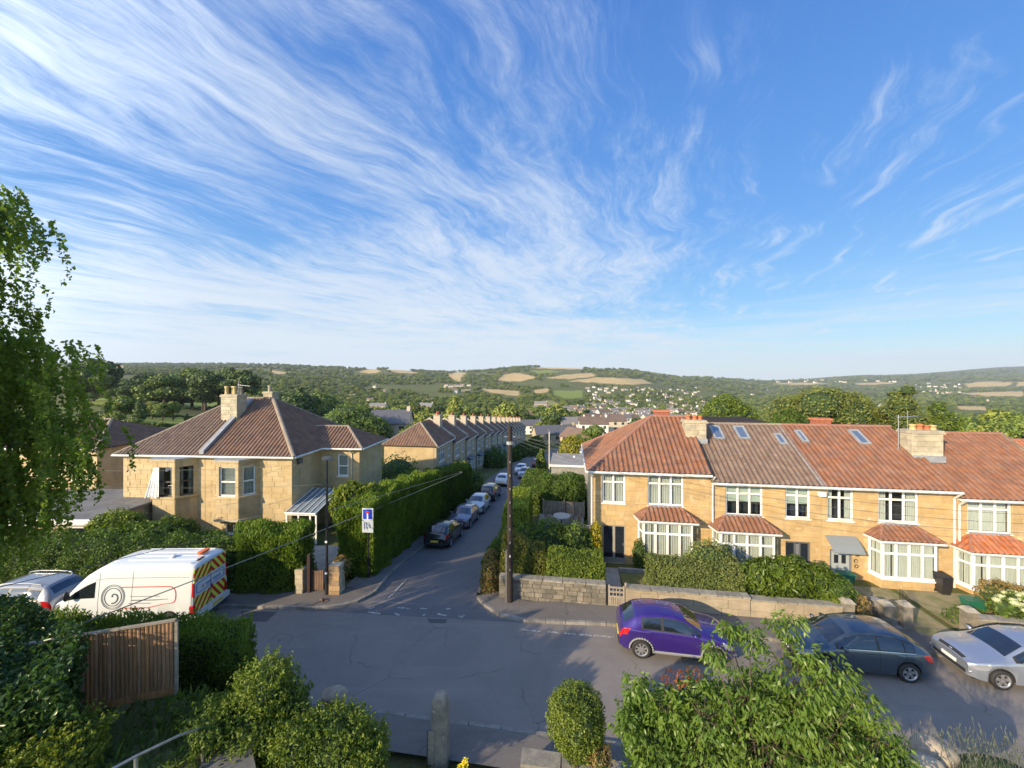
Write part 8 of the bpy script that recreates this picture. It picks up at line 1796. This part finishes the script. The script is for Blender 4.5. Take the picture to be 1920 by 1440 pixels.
mb.poly(rr8(.15, 1.93)); mb.build('post', mat('lichen_stone', (.34, .29, .22), (.22, .19, .15), 3.5, .95, .8, 14, stain=((.60, .56, .48), 6, .62, .70)), gpz, smooth=False)
mb = MB(); mb.box(-w_ - .05, -w_ + .12, -w_ - .05, -w_ - .003, .2, 1.05); mb.build('timber_strip', WOODP, gpz); mb = MB(); mb.box(-w_ - .07, -w_ - .052, -w_ - .06, -w_, -.1, 1.08); mb.build('iron_strap', BLACKM, gpz)
stone_wall('low mossy stone wall right of the gatepost, at the near pavement', -1.28, 1.3, 9.95, -.1, .62, bw=.55, bh=.22, th=.36)
stone_wall('low mossy stone wall behind the drooping shrub, at the near pavement', 2.4, 9.5, 9.95, -.1, .62, bw=.7, bh=.25, th=.36)
flat('front_path', [(-3.0, 7.5), (2.2, 7.5), (.9, 9.8), (-3.6, 10.1)], .28, FELT)
for i, (x, y, D, r_, lab) in enumerate(((628, 1306, 10.3, .33, 'rounded pale boulder among the shrubs left of the gatepost'), (1750, 1412, 8.4, .42, 'pale rockery stone beside the lavender at the bottom right'), (1735, 1440, 8., .35, 'lower rockery stone below the lavender'))):
    v, f = icos(PD(x, y, D), (r_, r_ * .8, r_ * .75), 3, .10, i * 2.3); o = npmesh('boulder', v, f, [mat('boulder', (.38, .32, .24), (.26, .22, .17), 4, .95, .8, 14)], smooth=True); tag(o, lab, 'rock')
# yellow flower, leaning plank, pale pot
yf = thing('yellow_flower', 'bright yellow flower spike at the very bottom of the picture', 'flower', (0, 0, 0)); fc_ = PD(872, 1432, 7.); 
P_, d = blob_pts([(fc_, (.06, .05, .11)), (fc_ + Vector((-.07, 0, -.07)), (.07, .05, .06))], 160, .6); N, T, B_ = rot_rand(len(P_)); leaf_mesh('petals', leaves_v(P_, N, T, B_, np.full(len(P_), .035), .8), [mat('petal_yellow', (.72, .58, .02))], yf); mb = MB(); mb.cyl(fc_, fc_ - Vector((0, 0, .6)), .008); mb.build('stem', LMID, yf)
p = PD(716, 1375, 9.9); mb = MB(); mb.hull2([(p.x - .02, p.y, p.z + .3), (p.x + .10, p.y, p.z + .3), (p.x + .10, p.y + .03, p.z + .3), (p.x - .02, p.y + .03, p.z + .3)], [(p.x - .42, p.y - .3, p.z - .75), (p.x - .30, p.y - .3, p.z - .75), (p.x - .30, p.y - .27, p.z - .75), (p.x - .42, p.y - .27, p.z - .75)]); tag(mb.build('leaning_plank', WOODP, recalc=True), 'rusty brown plank leaning by the gateway', 'plank')
# ---------------------------------------------------------------- air
hb_ = MB(); hb_.box(-14000, 14000, -90, 7200, -190, 330); hz = hb_.build('haze', [], None); hz['kind'] = 'stuff'; hm = bpy.data.materials.new('haze'); hm.use_nodes = True; n = NT(hm.node_tree); n.n.remove(n.n['Principled BSDF']); pv = n.new('ShaderNodeVolumePrincipled'); pv.inputs['Color'].default_value = (.80, .88, 1, 1); pv.inputs['Density'].default_value = 6e-5; pv.inputs['Anisotropy'].default_value = .1; n.l.new(pv.outputs[0], n.n['Material Output'].inputs['Volume']); hz.data.materials.append(hm); hz.display_type = 'WIRE'
SC.cycles.volume_bounces = 0; SC.cycles.max_bounces = 6; SC.cycles.transparent_max_bounces = 12
